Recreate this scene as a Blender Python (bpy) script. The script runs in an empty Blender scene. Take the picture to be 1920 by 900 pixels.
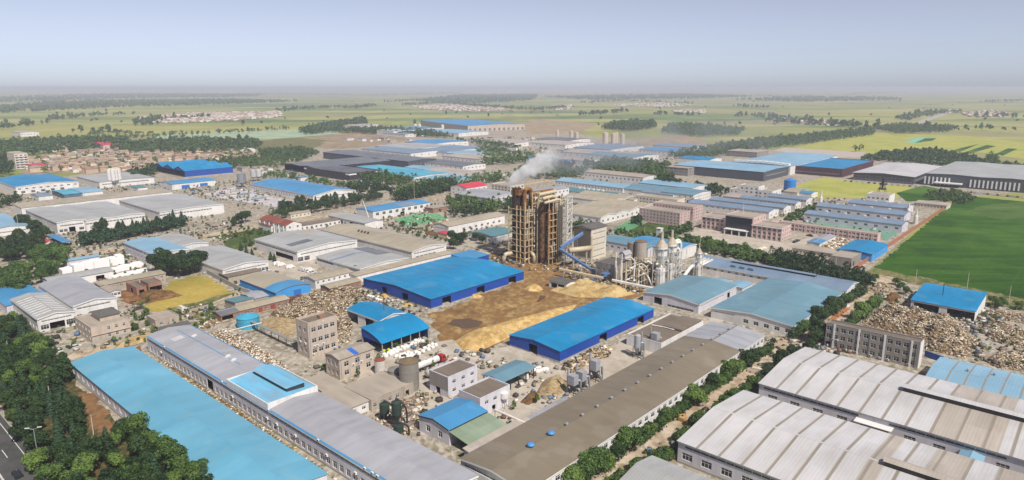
import bpy, math, random
import numpy as np
from mathutils import Vector, Matrix
random.seed(7); RNG = np.random.default_rng(7)
sc = bpy.context.scene
COL = sc.collection
# ---------------------------------------------------------------- camera
HC = 100.0; FPX = 1280.0; PITCH = math.atan(287.0/FPX)
cd = bpy.data.cameras.new('camera'); cam = bpy.data.objects.new('camera', cd); COL.objects.link(cam)
cd.sensor_width = 36.0; cd.lens = 24.0; cd.clip_start = 1.0; cd.clip_end = 90000.0
cam.location = (0, 0, HC); cam.rotation_euler = (math.pi/2-PITCH, 0, 0)
sc.camera = cam
# ---------------------------------------------------------------- sky, sun, exposure
SUN_AZ = Vector((0.52, -0.854)); SUN_EL = math.radians(50)
w = bpy.data.worlds.new('World'); sc.world = w; w.use_nodes = True
nt = w.node_tree; bg = nt.nodes['Background']
sky = nt.nodes.new('ShaderNodeTexSky'); sky.sky_type = 'NISHITA'; sky.sun_disc = False
sky.sun_elevation = SUN_EL; sky.sun_rotation = math.atan2(SUN_AZ.x, SUN_AZ.y)
sky.altitude = 50; sky.air_density = 0.6; sky.dust_density = 0.45; sky.ozone_density = 4.5
hs = nt.nodes.new('ShaderNodeHueSaturation'); hs.inputs['Saturation'].default_value = 0.42
nt.links.new(sky.outputs[0], hs.inputs['Color']); 
tn = nt.nodes.new('ShaderNodeMix'); tn.data_type = 'RGBA'; tn.blend_type = 'MULTIPLY'; tn.inputs[0].default_value = 1.0; tn.inputs[7].default_value = (0.97, 0.975, 1.06, 1)
nt.links.new(hs.outputs[0], tn.inputs[6]); nt.links.new(tn.outputs[2], bg.inputs[0])
bg.inputs[1].default_value = 0.079
sd = bpy.data.lights.new('sun', 'SUN'); sun = bpy.data.objects.new('sun', sd); COL.objects.link(sun)
sd.energy = 4.1; sd.angle = math.radians(0.6); sd.color = (1.0, 0.95, 0.87)
sdir = Vector((SUN_AZ.x*math.cos(SUN_EL), SUN_AZ.y*math.cos(SUN_EL), math.sin(SUN_EL)))
sun.rotation_euler = sdir.to_track_quat('Z', 'Y').to_euler()
sun.location = (0, 0, 300)
sc.view_settings.view_transform = 'Standard'; sc.view_settings.look = 'None'
sc.view_settings.exposure = 0.45; sc.view_settings.gamma = 1.0; sc.view_settings.use_curve_mapping = False
sc.render.engine = 'CYCLES'
sc.cycles.max_bounces = 5; sc.cycles.diffuse_bounces = 2; sc.cycles.glossy_bounces = 2
sc.cycles.transmission_bounces = 2; sc.cycles.volume_bounces = 4; sc.cycles.transparent_max_bounces = 8
sc.cycles.caustics_reflective = False; sc.cycles.caustics_refractive = False
sc.cycles.use_denoising = True

# ---------------------------------------------------------------- survey helpers: photo pixel -> place on the ground (or at height z)
CP, SP = math.cos(PITCH), math.sin(PITCH)
def P(u, v, z=0.0):
    a = (u-960.0)/FPX; b = (450.0-v)/FPX
    dy = CP+b*SP; dz = -SP+b*CP
    t = (z-HC)/dz
    return Vector((a*t, dy*t, z))
def ZAT(Y, v):
    b = (450.0-v)/FPX
    return HC+(-SP+b*CP)/(CP+b*SP)*Y
def XAT(Y, u, v):
    a = (u-960.0)/FPX; b = (450.0-v)/FPX
    return a/(CP+b*SP)*Y
def PY(u, v, Y): return Vector((XAT(Y, u, v), Y, ZAT(Y, v)))
GRID = math.radians(48.0)
E1 = Vector((math.cos(GRID), math.sin(GRID))); E2 = Vector((-math.sin(GRID), math.cos(GRID)))

def lin(c):
    if isinstance(c, str):
        c = [int(c[i:i+2], 16)/255 for i in (0, 2, 4)]
    return tuple((x/12.92 if x <= 0.04045 else ((x+0.055)/1.055)**2.4) for x in c[:3])+(1.0,)

# ---------------------------------------------------------------- materials
MATS = {}
def base_mat(name, rough=0.6):
    m = bpy.data.materials.new(name); m.use_nodes = True
    b = m.node_tree.nodes['Principled BSDF']; b.inputs['Roughness'].default_value = rough
    b.inputs['Specular IOR Level'].default_value = 0.35
    return m, m.node_tree, b
def N(nt, t, **kw):
    n = nt.nodes.new(t)
    for k, v in kw.items():
        if k in n.inputs: n.inputs[k].default_value = v
        else: setattr(n, k, v)
    return n
def mixc(nt, fac, a, b, mode='MIX'):
    n = nt.nodes.new('ShaderNodeMix'); n.data_type = 'RGBA'; n.blend_type = mode
    for i, x in ((0, fac), (6, a), (7, b)):
        if hasattr(x, 'is_output') or isinstance(x, bpy.types.NodeSocket): nt.links.new(x, n.inputs[i])
        else: n.inputs[i].default_value = x
    return n.outputs[2]
def ramp(nt, src, p0, p1, c0=(0, 0, 0, 1), c1=(1, 1, 1, 1)):
    r = nt.nodes.new('ShaderNodeValToRGB'); e = r.color_ramp.elements
    e[0].position = p0; e[1].position = p1; e[0].color = c0; e[1].color = c1
    nt.links.new(src, r.inputs[0]); return r.outputs[0]
def coord(nt, kind='Object', scale=(1, 1, 1), rot=0.0):
    tc = nt.nodes.new('ShaderNodeTexCoord'); mp = nt.nodes.new('ShaderNodeMapping')
    mp.inputs['Scale'].default_value = scale; mp.inputs['Rotation'].default_value = (0, 0, rot)
    nt.links.new(tc.outputs[kind], mp.inputs[0]); return mp.outputs[0]
def noise(nt, vec, scale, detail=4, rough=0.55):
    n = nt.nodes.new('ShaderNodeTexNoise'); n.inputs['Scale'].default_value = scale
    n.inputs['Detail'].default_value = detail; n.inputs['Roughness'].default_value = rough
    nt.links.new(vec, n.inputs['Vector']); return n.outputs[0]
def dark(c, k): return tuple(x*k for x in c[:3])+(1.0,)

def roof_mat(name, col, dirt=0.25, dirtcol='6b5f52', rough=0.42, rib=0.9, var=0.10):
    """ribbed metal sheet: sheets of slightly different tone, stains, streaks running down the slope (local y)"""
    if name in MATS: return MATS[name]
    m, nt, b = base_mat(name, rough); c = lin(col)
    co = coord(nt)
    br = N(nt, 'ShaderNodeTexBrick'); br.offset = 0.5
    br.inputs['Scale'].default_value = 1.0; br.inputs['Mortar Size'].default_value = 0.0
    br.inputs['Brick Width'].default_value = rib*5; br.inputs['Row Height'].default_value = 11.0
    br.inputs['Color1'].default_value = dark(c, 1-var); br.inputs['Color2'].default_value = dark(c, 1+var)
    nt.links.new(co, br.inputs['Vector'])
    nz = noise(nt, coord(nt, scale=(1, 0.22, 1)), 0.35, 5)
    k1 = ramp(nt, nz, 0.42, 0.72)
    mulf = nt.nodes.new('ShaderNodeMath'); mulf.operation = 'MULTIPLY'; mulf.inputs[1].default_value = dirt
    nt.links.new(k1, mulf.inputs[0])
    c1 = mixc(nt, mulf.outputs[0], br.outputs[0], lin(dirtcol))
    rs = ramp(nt, noise(nt, coord(nt, scale=(1.6, 0.10, 1), rot=0), 0.9, 4, .65), 0.60, 0.78, (0, 0, 0, 1), (.30, .30, .30, 1)); c1 = mixc(nt, rs, c1, mixc(nt, .5, c1, lin('8a7a6a')))
    fd = ramp(nt, noise(nt, coord(nt, scale=(.5, .5, 1), rot=.4), 0.22, 3, .5), 0.56, 0.62, (0, 0, 0, 1), (.05, .05, .05, 1)); c1 = mixc(nt, fd, c1, lin('c8c8c4'))
    big = ramp(nt, noise(nt, co, 0.045, 3), 0.3, 0.7, (0.88, 0.88, 0.88, 1), (1.08, 1.08, 1.08, 1))
    c2 = mixc(nt, 1.0, c1, big, 'MULTIPLY')
    wv = N(nt, 'ShaderNodeTexWave'); wv.wave_type = 'BANDS'; wv.bands_direction = 'X'
    wv.inputs['Scale'].default_value = 0.314/rib*1.0; wv.inputs['Distortion'].default_value = 0.0
    nt.links.new(co, wv.inputs['Vector'])
    seam = ramp(nt, wv.outputs[1], 0.0, 0.10, (0.80, 0.80, 0.80, 1), (1, 1, 1, 1)); c2 = mixc(nt, 0.4, c2, mixc(nt, 1.0, c2, seam, 'MULTIPLY'))
    bp = N(nt, 'ShaderNodeBump'); bp.inputs['Strength'].default_value = 0.25; bp.inputs['Distance'].default_value = 0.05
    nt.links.new(wv.outputs[1], bp.inputs['Height']); nt.links.new(bp.outputs[0], b.inputs['Normal'])
    nt.links.new(c2, b.inputs['Base Color'])
    rr = ramp(nt, nz, 0.3, 0.8, (rough-.06,)*3+(1,), (min(1, rough+.2),)*3+(1,)); nt.links.new(rr, b.inputs['Roughness'])
    MATS[name] = m; return m
def wall_mat(name, col, dirt=0.3, dirtcol='6f675c', rough=0.75):
    if name in MATS: return MATS[name]
    m, nt, b = base_mat(name, rough); c = lin(col)
    co = coord(nt)
    n1 = ramp(nt, noise(nt, coord(nt, scale=(1, 1, 0.15)), 0.8, 5), 0.45, 0.75)
    n2 = ramp(nt, noise(nt, co, 0.12, 3), 0.3, 0.7, (0.9, 0.9, 0.9, 1), (1.06, 1.06, 1.06, 1))
    mf = nt.nodes.new('ShaderNodeMath'); mf.operation = 'MULTIPLY'; mf.inputs[1].default_value = dirt
    nt.links.new(n1, mf.inputs[0])
    c1 = mixc(nt, mf.outputs[0], c, lin(dirtcol)); c2 = mixc(nt, 1.0, c1, n2, 'MULTIPLY')
    nt.links.new(c2, b.inputs['Base Color'])
    MATS[name] = m; return m
def plain(name, col, rough=0.6, metal=0.0, var=0.15, scale=0.6):
    if name in MATS: return MATS[name]
    m, nt, b = base_mat(name, rough); c = lin(col); b.inputs['Metallic'].default_value = metal
    n2 = ramp(nt, noise(nt, coord(nt), scale, 4), 0.3, 0.7, (1-var,)*3+(1,), (1+var,)*3+(1,))
    nt.links.new(mixc(nt, 1.0, c, n2, 'MULTIPLY'), b.inputs['Base Color'])
    MATS[name] = m; return m
def ground_mat(name, cols, scale=0.05, rough=0.95, fine=0.8, kind='Object', bump=0.0):
    """patchy earth or concrete mixed from several colours"""
    if name in MATS: return MATS[name]
    m, nt, b = base_mat(name, rough); co = coord(nt, kind); b.inputs['Specular IOR Level'].default_value = 0.15
    c = lin(cols[0]); s = scale
    for i, k in enumerate(cols[1:]):
        f = ramp(nt, noise(nt, coord(nt, kind, rot=0.7*i, scale=(1+.13*i, 1, 1)), s, 6, 0.62), 0.46, 0.62)
        c = mixc(nt, f, c, lin(k)); s *= 2.1
    fn = ramp(nt, noise(nt, co, fine, 5, 0.7), 0.25, 0.75, (0.88, 0.88, 0.88, 1), (1.1, 1.1, 1.1, 1))
    c = mixc(nt, 1.0, c, fn, 'MULTIPLY'); nt.links.new(c, b.inputs['Base Color'])
    if bump:
        bp = N(nt, 'ShaderNodeBump'); bp.inputs['Strength'].default_value = 0.8; bp.inputs['Distance'].default_value = bump
        nt.links.new(noise(nt, co, fine, 5, 0.7), bp.inputs['Height']); nt.links.new(bp.outputs[0], b.inputs['Normal'])
    MATS[name] = m; return m
def attr_mat(name, rough=0.8):
    """colour comes from a per-piece colour attribute"""
    if name in MATS: return MATS[name]
    m, nt, b = base_mat(name, rough)
    a = N(nt, 'ShaderNodeAttribute'); a.attribute_name = 'col'
    nt.links.new(a.outputs['Color'], b.inputs['Base Color']); MATS[name] = m; return m
def leaf_mat(name, c0, c1, trans=0.25):
    if name in MATS: return MATS[name]
    m, nt, b = base_mat(name, 0.6)
    oi = N(nt, 'ShaderNodeObjectInfo'); gi = N(nt, 'ShaderNodeNewGeometry')
    f = nt.nodes.new('ShaderNodeMath'); f.operation = 'MULTIPLY_ADD'; f.inputs[1].default_value = 0.6
    nt.links.new(oi.outputs['Random'], f.inputs[0])
    g = nt.nodes.new('ShaderNodeMath'); g.operation = 'MULTIPLY'; g.inputs[1].default_value = 0.4
    nt.links.new(gi.outputs['Random Per Island'], g.inputs[0]); nt.links.new(g.outputs[0], f.inputs[2])
    c = mixc(nt, f.outputs[0], lin(c0), lin(c1)); nt.links.new(c, b.inputs['Base Color'])
    t = N(nt, 'ShaderNodeBsdfTranslucent'); nt.links.new(c, t.inputs[0])
    ms = N(nt, 'ShaderNodeMixShader'); ms.inputs[0].default_value = trans
    nt.links.new(b.outputs[0], ms.inputs[1]); nt.links.new(t.outputs[0], ms.inputs[2])
    nt.links.new(ms.outputs[0], nt.nodes['Material Output'].inputs[0]); MATS[name] = m; return m

# ---------------------------------------------------------------- mesh collecting
def tag(o, label=None, cat=None, group=None, kind=None):
    if label: o['label'] = label
    if cat: o['category'] = cat
    if group: o['group'] = group
    if kind: o['kind'] = kind
    return o
class MB:
    def __init__(s): s.v = []; s.f = []; s.mi = []
    def quad(s, a, b, c, d, m=0):
        n = len(s.v); s.v += [tuple(a), tuple(b), tuple(c), tuple(d)]; s.f.append((n, n+1, n+2, n+3)); s.mi.append(m)
    def tri(s, a, b, c, m=0):
        n = len(s.v); s.v += [tuple(a), tuple(b), tuple(c)]; s.f.append((n, n+1, n+2)); s.mi.append(m)
    def poly(s, pts, m=0):
        n = len(s.v); s.v += [tuple(p) for p in pts]; s.f.append(tuple(range(n, n+len(pts)))); s.mi.append(m)
    def box(s, x0, x1, y0, y1, z0, z1, m=0, rz=0.0, c=None):
        n = len(s.v); pts = [(x, y, z) for z in (z0, z1) for x, y in ((x0, y0), (x1, y0), (x1, y1), (x0, y1))]
        if rz:
            cx, cy = c if c else ((x0+x1)/2, (y0+y1)/2); k, q = math.cos(rz), math.sin(rz)
            pts = [(cx+(x-cx)*k-(y-cy)*q, cy+(x-cx)*q+(y-cy)*k, z) for x, y, z in pts]
        s.v += pts
        for f in ((3, 2, 1, 0), (4, 5, 6, 7), (0, 1, 5, 4), (1, 2, 6, 5), (2, 3, 7, 6), (3, 0, 4, 7)):
            s.f.append(tuple(n+i for i in f)); s.mi.append(m)
        return s
    def rings(s, rings, m=0, cap=True):
        k = len(rings[0]); n = len(s.v)
        for r in rings: s.v += [tuple(p) for p in r]
        for i in range(len(rings)-1):
            for j in range(k):
                a = n+i*k+j; b = n+i*k+(j+1) % k
                s.f.append((a, b, b+k, a+k)); s.mi.append(m)
        if cap:
            s.f.append(tuple(n+j for j in reversed(range(k)))); s.mi.append(m)
            s.f.append(tuple(n+(len(rings)-1)*k+j for j in range(k))); s.mi.append(m)
        return s
    def lathe(s, prof, c=(0, 0, 0), seg=12, m=0):
        return s.rings([[(c[0]+r*math.cos(2*math.pi*j/seg), c[1]+r*math.sin(2*math.pi*j/seg), c[2]+z) for j in range(seg)] for r, z in prof], m)
    def tube(s, pts, r, seg=6, m=0):
        pts = [Vector(p) for p in pts]; rs = []
        rr = r if isinstance(r, (list, tuple)) else [r]*len(pts)
        for i, p in enumerate(pts):
            d = (pts[min(i+1, len(pts)-1)]-pts[max(i-1, 0)]).normalized()
            up = Vector((0, 0, 1)) if abs(d.z) < 0.9 else Vector((1, 0, 0))
            x = d.cross(up).normalized(); y = d.cross(x).normalized(); off = math.pi/4 if seg == 4 else 0
            rs.append([p+(x*math.cos(2*math.pi*j/seg+off)+y*math.sin(2*math.pi*j/seg+off))*rr[i] for j in range(seg)])
        return s.rings(rs, m)
    def mesh(s, name, mats, smooth=False):
        me = bpy.data.meshes.new(name); me.from_pydata(s.v, [], s.f)
        for m in (mats if isinstance(mats, (list, tuple)) else [mats]): me.materials.append(m)
        if any(s.mi): me.polygons.foreach_set('material_index', s.mi)
        if smooth: me.polygons.foreach_set('use_smooth', [True]*len(s.f))
        me.update(); return me
    def build(s, name, mats, parent=None, loc=(0, 0, 0), rz=0.0, smooth=False):
        return link(name, s.mesh(name, mats, smooth), parent, loc, rz)
def link(name, me, parent=None, loc=(0, 0, 0), rz=0.0):
    o = bpy.data.objects.new(name, me); COL.objects.link(o)
    o.location = loc; o.rotation_euler = (0, 0, rz)
    if parent: o.parent = parent
    return o
def empty(name, loc, rz=0.0, label=None, cat=None, group=None):
    o = link(name, None, None, loc, rz); o.empty_display_size = 1.0
    return tag(o, label, cat, group)
def curve_pts(pts, n=6):
    """rounded corners on a pipe run"""
    pts = [Vector(p) for p in pts]; out = [pts[0]]
    for i in range(1, len(pts)-1):
        a, b, c = pts[i-1], pts[i], pts[i+1]
        k = min((a-b).length, (c-b).length)*0.4
        p0 = b+(a-b).normalized()*k; p2 = b+(c-b).normalized()*k
        for t in np.linspace(0, 1, n): out.append(p0*(1-t)**2+b*2*t*(1-t)+p2*t*t)
    out.append(pts[-1]); return out
def np_mesh(name, V, F, mats, cols=None, mi=None):
    """V (n,3), F (m,k) from numpy arrays, optional per-corner-vertex colours"""
    me = bpy.data.meshes.new(name); n, k = F.shape
    me.vertices.add(len(V)); me.vertices.foreach_set('co', np.ascontiguousarray(V, dtype=np.float32).ravel())
    me.loops.add(n*k); me.loops.foreach_set('vertex_index', np.ascontiguousarray(F, dtype=np.int32).ravel())
    me.polygons.add(n); me.polygons.foreach_set('loop_start', np.arange(0, n*k, k, dtype=np.int32))
    for m in (mats if isinstance(mats, (list, tuple)) else [mats]): me.materials.append(m)
    if mi is not None: me.polygons.foreach_set('material_index', np.ascontiguousarray(mi, dtype=np.int32))
    if cols is not None:
        a = me.color_attributes.new('col', 'FLOAT_COLOR', 'POINT')
        a.data.foreach_set('color', np.ascontiguousarray(cols, dtype=np.float32).ravel())
    me.update(calc_edges=True); me.validate(); return me
CUBE = np.array([(x, y, z) for z in (-.5, .5) for x, y in ((-.5, -.5), (.5, -.5), (.5, .5), (-.5, .5))])
CUBEF = np.array([(3, 2, 1, 0), (4, 5, 6, 7), (0, 1, 5, 4), (1, 2, 6, 5), (2, 3, 7, 6), (3, 0, 4, 7)])
def rotmats(n, tilt):
    """random yaw with a limited random tilt"""
    yaw = RNG.uniform(0, 2*np.pi, n); ax = RNG.uniform(0, 2*np.pi, n); t = RNG.normal(0, tilt, n)
    c, s = np.cos(yaw), np.sin(yaw); Z = np.zeros(n); O = np.ones(n)
    Rz = np.stack([np.stack([c, -s, Z], -1), np.stack([s, c, Z], -1), np.stack([Z, Z, O], -1)], 1)
    kx, ky = np.cos(ax), np.sin(ax); ct, st = np.cos(t), np.sin(t)
    R = np.stack([np.stack([ct+kx*kx*(1-ct), kx*ky*(1-ct), ky*st], -1),
                  np.stack([kx*ky*(1-ct), ct+ky*ky*(1-ct), -kx*st], -1),
                  np.stack([-ky*st, kx*st, ct], -1)], 1)
    return R @ Rz
def scatter_boxes(centers, sizes, tilt, cols):
    n = len(centers); R = rotmats(n, tilt)
    V = np.einsum('nij,nkj->nki', R, CUBE[None]*sizes[:, None, :])+centers[:, None, :]
    F = (CUBEF[None]+(np.arange(n)*8)[:, None, None]).reshape(-1, 4)
    C = np.repeat(np.concatenate([cols, np.ones((n, 1))], 1), 8, 0)
    return V.reshape(-1, 3), F, C
def inpoly(pts, poly):
    x, y = pts[:, 0], pts[:, 1]; r = np.zeros(len(pts), bool); n = len(poly)
    for i in range(n):
        x0, y0 = poly[i]; x1, y1 = poly[(i+1) % n]
        c = ((y0 > y) != (y1 > y)) & (x < (x1-x0)*(y-y0)/(y1-y0+1e-12)+x0); r ^= c
    return r
def world_poly(px, z=0.0): return np.array([P(u, v, z)[:2] for u, v in px])
def sample_poly(poly, n):
    lo, hi = poly.min(0), poly.max(0); out = np.zeros((0, 2))
    while len(out) < n:
        q = RNG.uniform(lo, hi, (n*3+20, 2)); out = np.concatenate([out, q[inpoly(q, poly)]])
    return out[:n]
def spaced(poly, d, jitter=0.38):
    """roughly hexagonal jittered spots inside a polygon"""
    lo, hi = poly.min(0), poly.max(0); out = []
    for j, y in enumerate(np.arange(lo[1], hi[1]+d, d*0.87)):
        for x in np.arange(lo[0]-(j % 2)*d/2, hi[0]+d, d): out.append((x, y))
    q = np.array(out)+RNG.normal(0, d*jitter*0.5, (len(out), 2)); return q[inpoly(q, poly)]
NSHEET = [0]
def sheet(name, px, mat, z, label=None, cat=None, kind='structure', world=False, rough=0.0):
    pts = px if world else [P(u, v, 0)[:2] for u, v in px]
    if rough:      # a natural, wandering outline
        rg = random.Random(len(px)+int(abs(px[0][0]))); out = []; pts = [Vector(p) for p in pts]
        for p, q in zip(pts, pts[1:]+pts[:1]):
            k = max(1, int((q-p).length/(rough*1.6)))
            for i in range(k):
                t = p.lerp(q, i/k); out.append(t+Vector((rg.gauss(0, rough*.5), rg.gauss(0, rough*.5))))
        pts = out
    NSHEET[0] += 1; z = 0.02+0.004*NSHEET[0]      # every sheet 4 mm above the one before
    b = MB(); b.poly([(p[0], p[1], 0) for p in pts]); o = b.build(name, mat, None, (0, 0, z))
    return tag(o, label, cat, None, kind)
# ---------------------------------------------------------------- palette
GLASS = None
def setup_mats():
    global GLASS
    m, nt, b = base_mat('window glass', 0.12); b.inputs['Base Color'].default_value = (0.018, 0.022, 0.028, 1)
    b.inputs['Specular IOR Level'].default_value = 0.5; GLASS = m
setup_mats()
FRAME = plain('white window frame', 'd8d6d2', 0.5, var=0.05)
CONC = plain('grey concrete', '9c968c', 0.85, var=0.12, scale=0.4)
STEEL = plain('galvanised steel', '9a9c9e', 0.45, 0.3, var=0.12)
DSTEEL = plain('dark steel', '3b3a3a', 0.6, 0.2)
R = {
 'bright_blue': roof_mat('bright blue roof sheet', '0a7cad', 0.2, '2f6c8a', var=0.06),
 'blue': roof_mat('mid blue roof sheet', '4186b4', 0.22, '5d7f9c', var=0.05),
 'cyan': roof_mat('light cyan roof sheet', '5f9cb6', 0.2, '86a0a8', var=0.06),
 'sky': roof_mat('pale blue roof sheet', '7ea5bc', 0.28, '8a979c', var=0.06),
 'teal': roof_mat('faded teal roof sheet', '638797', 0.25, '74878a', var=0.06),
 'turq': roof_mat('turquoise roof sheet', '4a9fb8', 0.2, '6f9aa0', var=0.05),
 'bluegrey': roof_mat('blue grey roof sheet', '71859b', 0.3, '8d8f90', var=0.07),
 'grey': roof_mat('grey roof sheet', 'a3a3a2', 0.35, '7d776d', var=0.06),
 'lilac': roof_mat('pale lilac grey roof sheet', '9d9da3', 0.40, '7c7874', var=0.06),
 'tan': roof_mat('dusty tan roof sheet', 'a59a86', 0.4, '80745f', var=0.07),
 'brown': roof_mat('dusty brown grey roof sheet', '7a6f5e', 0.35, '695e50', var=0.04),
 'white': roof_mat('white roof sheet', 'bcb9ba', 0.35, '958d84', var=0.05),
 'dusty': roof_mat('dust covered pale roof sheet', 'aba197', 0.45, '94887a', var=0.08),
 'dark': roof_mat('dark grey roof sheet', '6a6d72', 0.3, '55534f', var=0.06),
 'black': roof_mat('charcoal roof sheet', '5c5a5e', 0.3, '4a4744', var=0.05),
 'red': roof_mat('red roof sheet', 'c43a4c', 0.15, '8c3a3a', var=0.05),
 'terra': roof_mat('terracotta roof tile', '8d4b3a', 0.4, '5f3b30', rib=0.35, var=0.15),
 'slab': roof_mat('weathered flat roof', '75695d', 0.5, '574d44', rough=0.9, var=0.03),
 'slab_l': roof_mat('pale weathered flat roof', 'a2978a', 0.5, '7c7167', rough=0.9, var=0.03),
 'slab_g': roof_mat('grey felt roof', '5f5c58', 0.45, '4a4744', rough=0.9, var=0.04),
 'green': roof_mat('dusty green translucent sheet', '7f8d78', 0.4, '6b6f5c', var=0.08),
 'greenteal': roof_mat('dark teal green roof sheet', '547f86', 0.3, '5f7070', var=0.06),
}
W = {
 'white': wall_mat('white wall', 'd5d2cf', 0.25), 'cream': wall_mat('cream wall', 'c9bfae', 0.3),
 'beige': wall_mat('beige rendered wall', 'b7a899', 0.35), 'pink': wall_mat('pale pink wall', 'c6aca6', 0.28),
 'deepblue': wall_mat('deep blue metal wall', '1c469a', 0.12, '22346a', 0.5),
 'dark': wall_mat('dark grey metal wall', '4b4f57', 0.25, '3b3b3c', 0.5), 'black': wall_mat('charcoal wall', '37353a', 0.2, '2a2828', 0.5),
 'grey': wall_mat('grey rendered wall', '8c857f', 0.35), 'lav': wall_mat('pale grey painted wall', 'c6c3ca', 0.3, '8c847e'),
 'maroon': wall_mat('dark maroon wall', '4d3237', 0.3, '3a2a2a'), 'brick': wall_mat('brick wall', '93705f', 0.5, '6a5247'),
 'blue': wall_mat('bright blue wall', '3c8fd0', 0.15), 'plaster': wall_mat('patchy plaster wall', 'a79b8e', 0.5),
 'steelblue': wall_mat('steel blue wall', '4f6478', 0.3),
}
BARE = plain('dark interior sheet', '4a4642', 0.9)
DOOR = {'red': plain('red door', '8f3a34', 0.6), 'white': plain('white roller door', 'c6c4c0', 0.6), 'grey': plain('grey roller door', '77787a', 0.6), 'blue': plain('blue roller door', '2d69b0', 0.5), 'dark': plain('dark door', '2e2d2d', 0.7)}
_wc = {}
def window_mesh(w_, h_, nm=None, nh=1):
    """frame, mullions and a recessed pane; faces -y; origin bottom centre"""
    w_ = round(w_, 2); h_ = round(h_, 2); nm = nm if nm is not None else max(1, round(w_/0.9)-1); key = (w_, h_, nm, nh)
    if key in _wc: return _wc[key]
    b = MB(); t = 0.07 if w_ < 4 else 0.1; x0, x1 = -w_/2, w_/2
    b.quad((x0, 0.06, 0), (x1, 0.06, 0), (x1, 0.06, h_), (x0, 0.06, h_), 1)
    for z0, z1 in ((0, t), (h_-t, h_)): b.box(x0, x1, 0, 0.08, z0, z1, 0)
    for xa in (x0, x1-t): b.box(xa, xa+t, 0, 0.08, t, h_-t, 0)
    for i in range(nm):
        xc = x0+w_*(i+1)/(nm+1); b.box(xc-t/2, xc+t/2, 0.01, 0.08, t, h_-t, 0)
    for i in range(nh):
        zc = h_*(0.66 if nh == 1 else (i+1)/(nh+1)); b.box(x0+t, x1-t, 0.015, 0.08, zc-t/2, zc+t/2, 0)
    me = b.mesh('window', [FRAME, GLASS]); _wc[key] = me; return me
_dc = {}
def door_mesh(w_, h_, mat):
    key = (round(w_, 2), round(h_, 2), mat)
    if key in _dc: return _dc[key]
    b = MB(); b.box(-w_/2, w_/2, 0.0, 0.06, 0, h_)
    n = max(1, int(w_/1.2))
    for i in range(n+1):
        x = -w_/2+w_*i/n; b.box(max(-w_/2, x-.05), min(w_/2, x+.05), -0.04, 0.0, 0, h_)
    me = b.mesh('door', DOOR[mat]); _dc[key] = me; return me

PROF = {'gable': lambda r: [(0, 0), (.5, r), (1, 0)], 'mono': lambda r: [(0, 0), (1, r)], 'monoback': lambda r: [(0, r), (1, 0)],
        'arc': lambda r: [(t, r*(1-(2*t-1)**2)) for t in np.linspace(0, 1, 11)],
        'quarter': lambda r: [(t, r*math.sin(t*math.pi/2)**0.8) for t in np.linspace(0, 1, 9)],
        'saw2': lambda r: [(0, 0), (.25, r), (.5, 0), (.75, r), (1, 0)], 'saw3': lambda r: [(i/6, r*(i % 2)) for i in range(7)],
        'saw4': lambda r: [(i/8, r*(i % 2)) for i in range(9)], 'flat': lambda r: [(0, 0), (1, 0)]}
def profz(prof, t):
    for (t0, z0), (t1, z1) in zip(prof, prof[1:]):
        if t <= t1+1e-9: return z0+(z1-z0)*(t-t0)/(t1-t0)
    return prof[-1][1]

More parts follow.
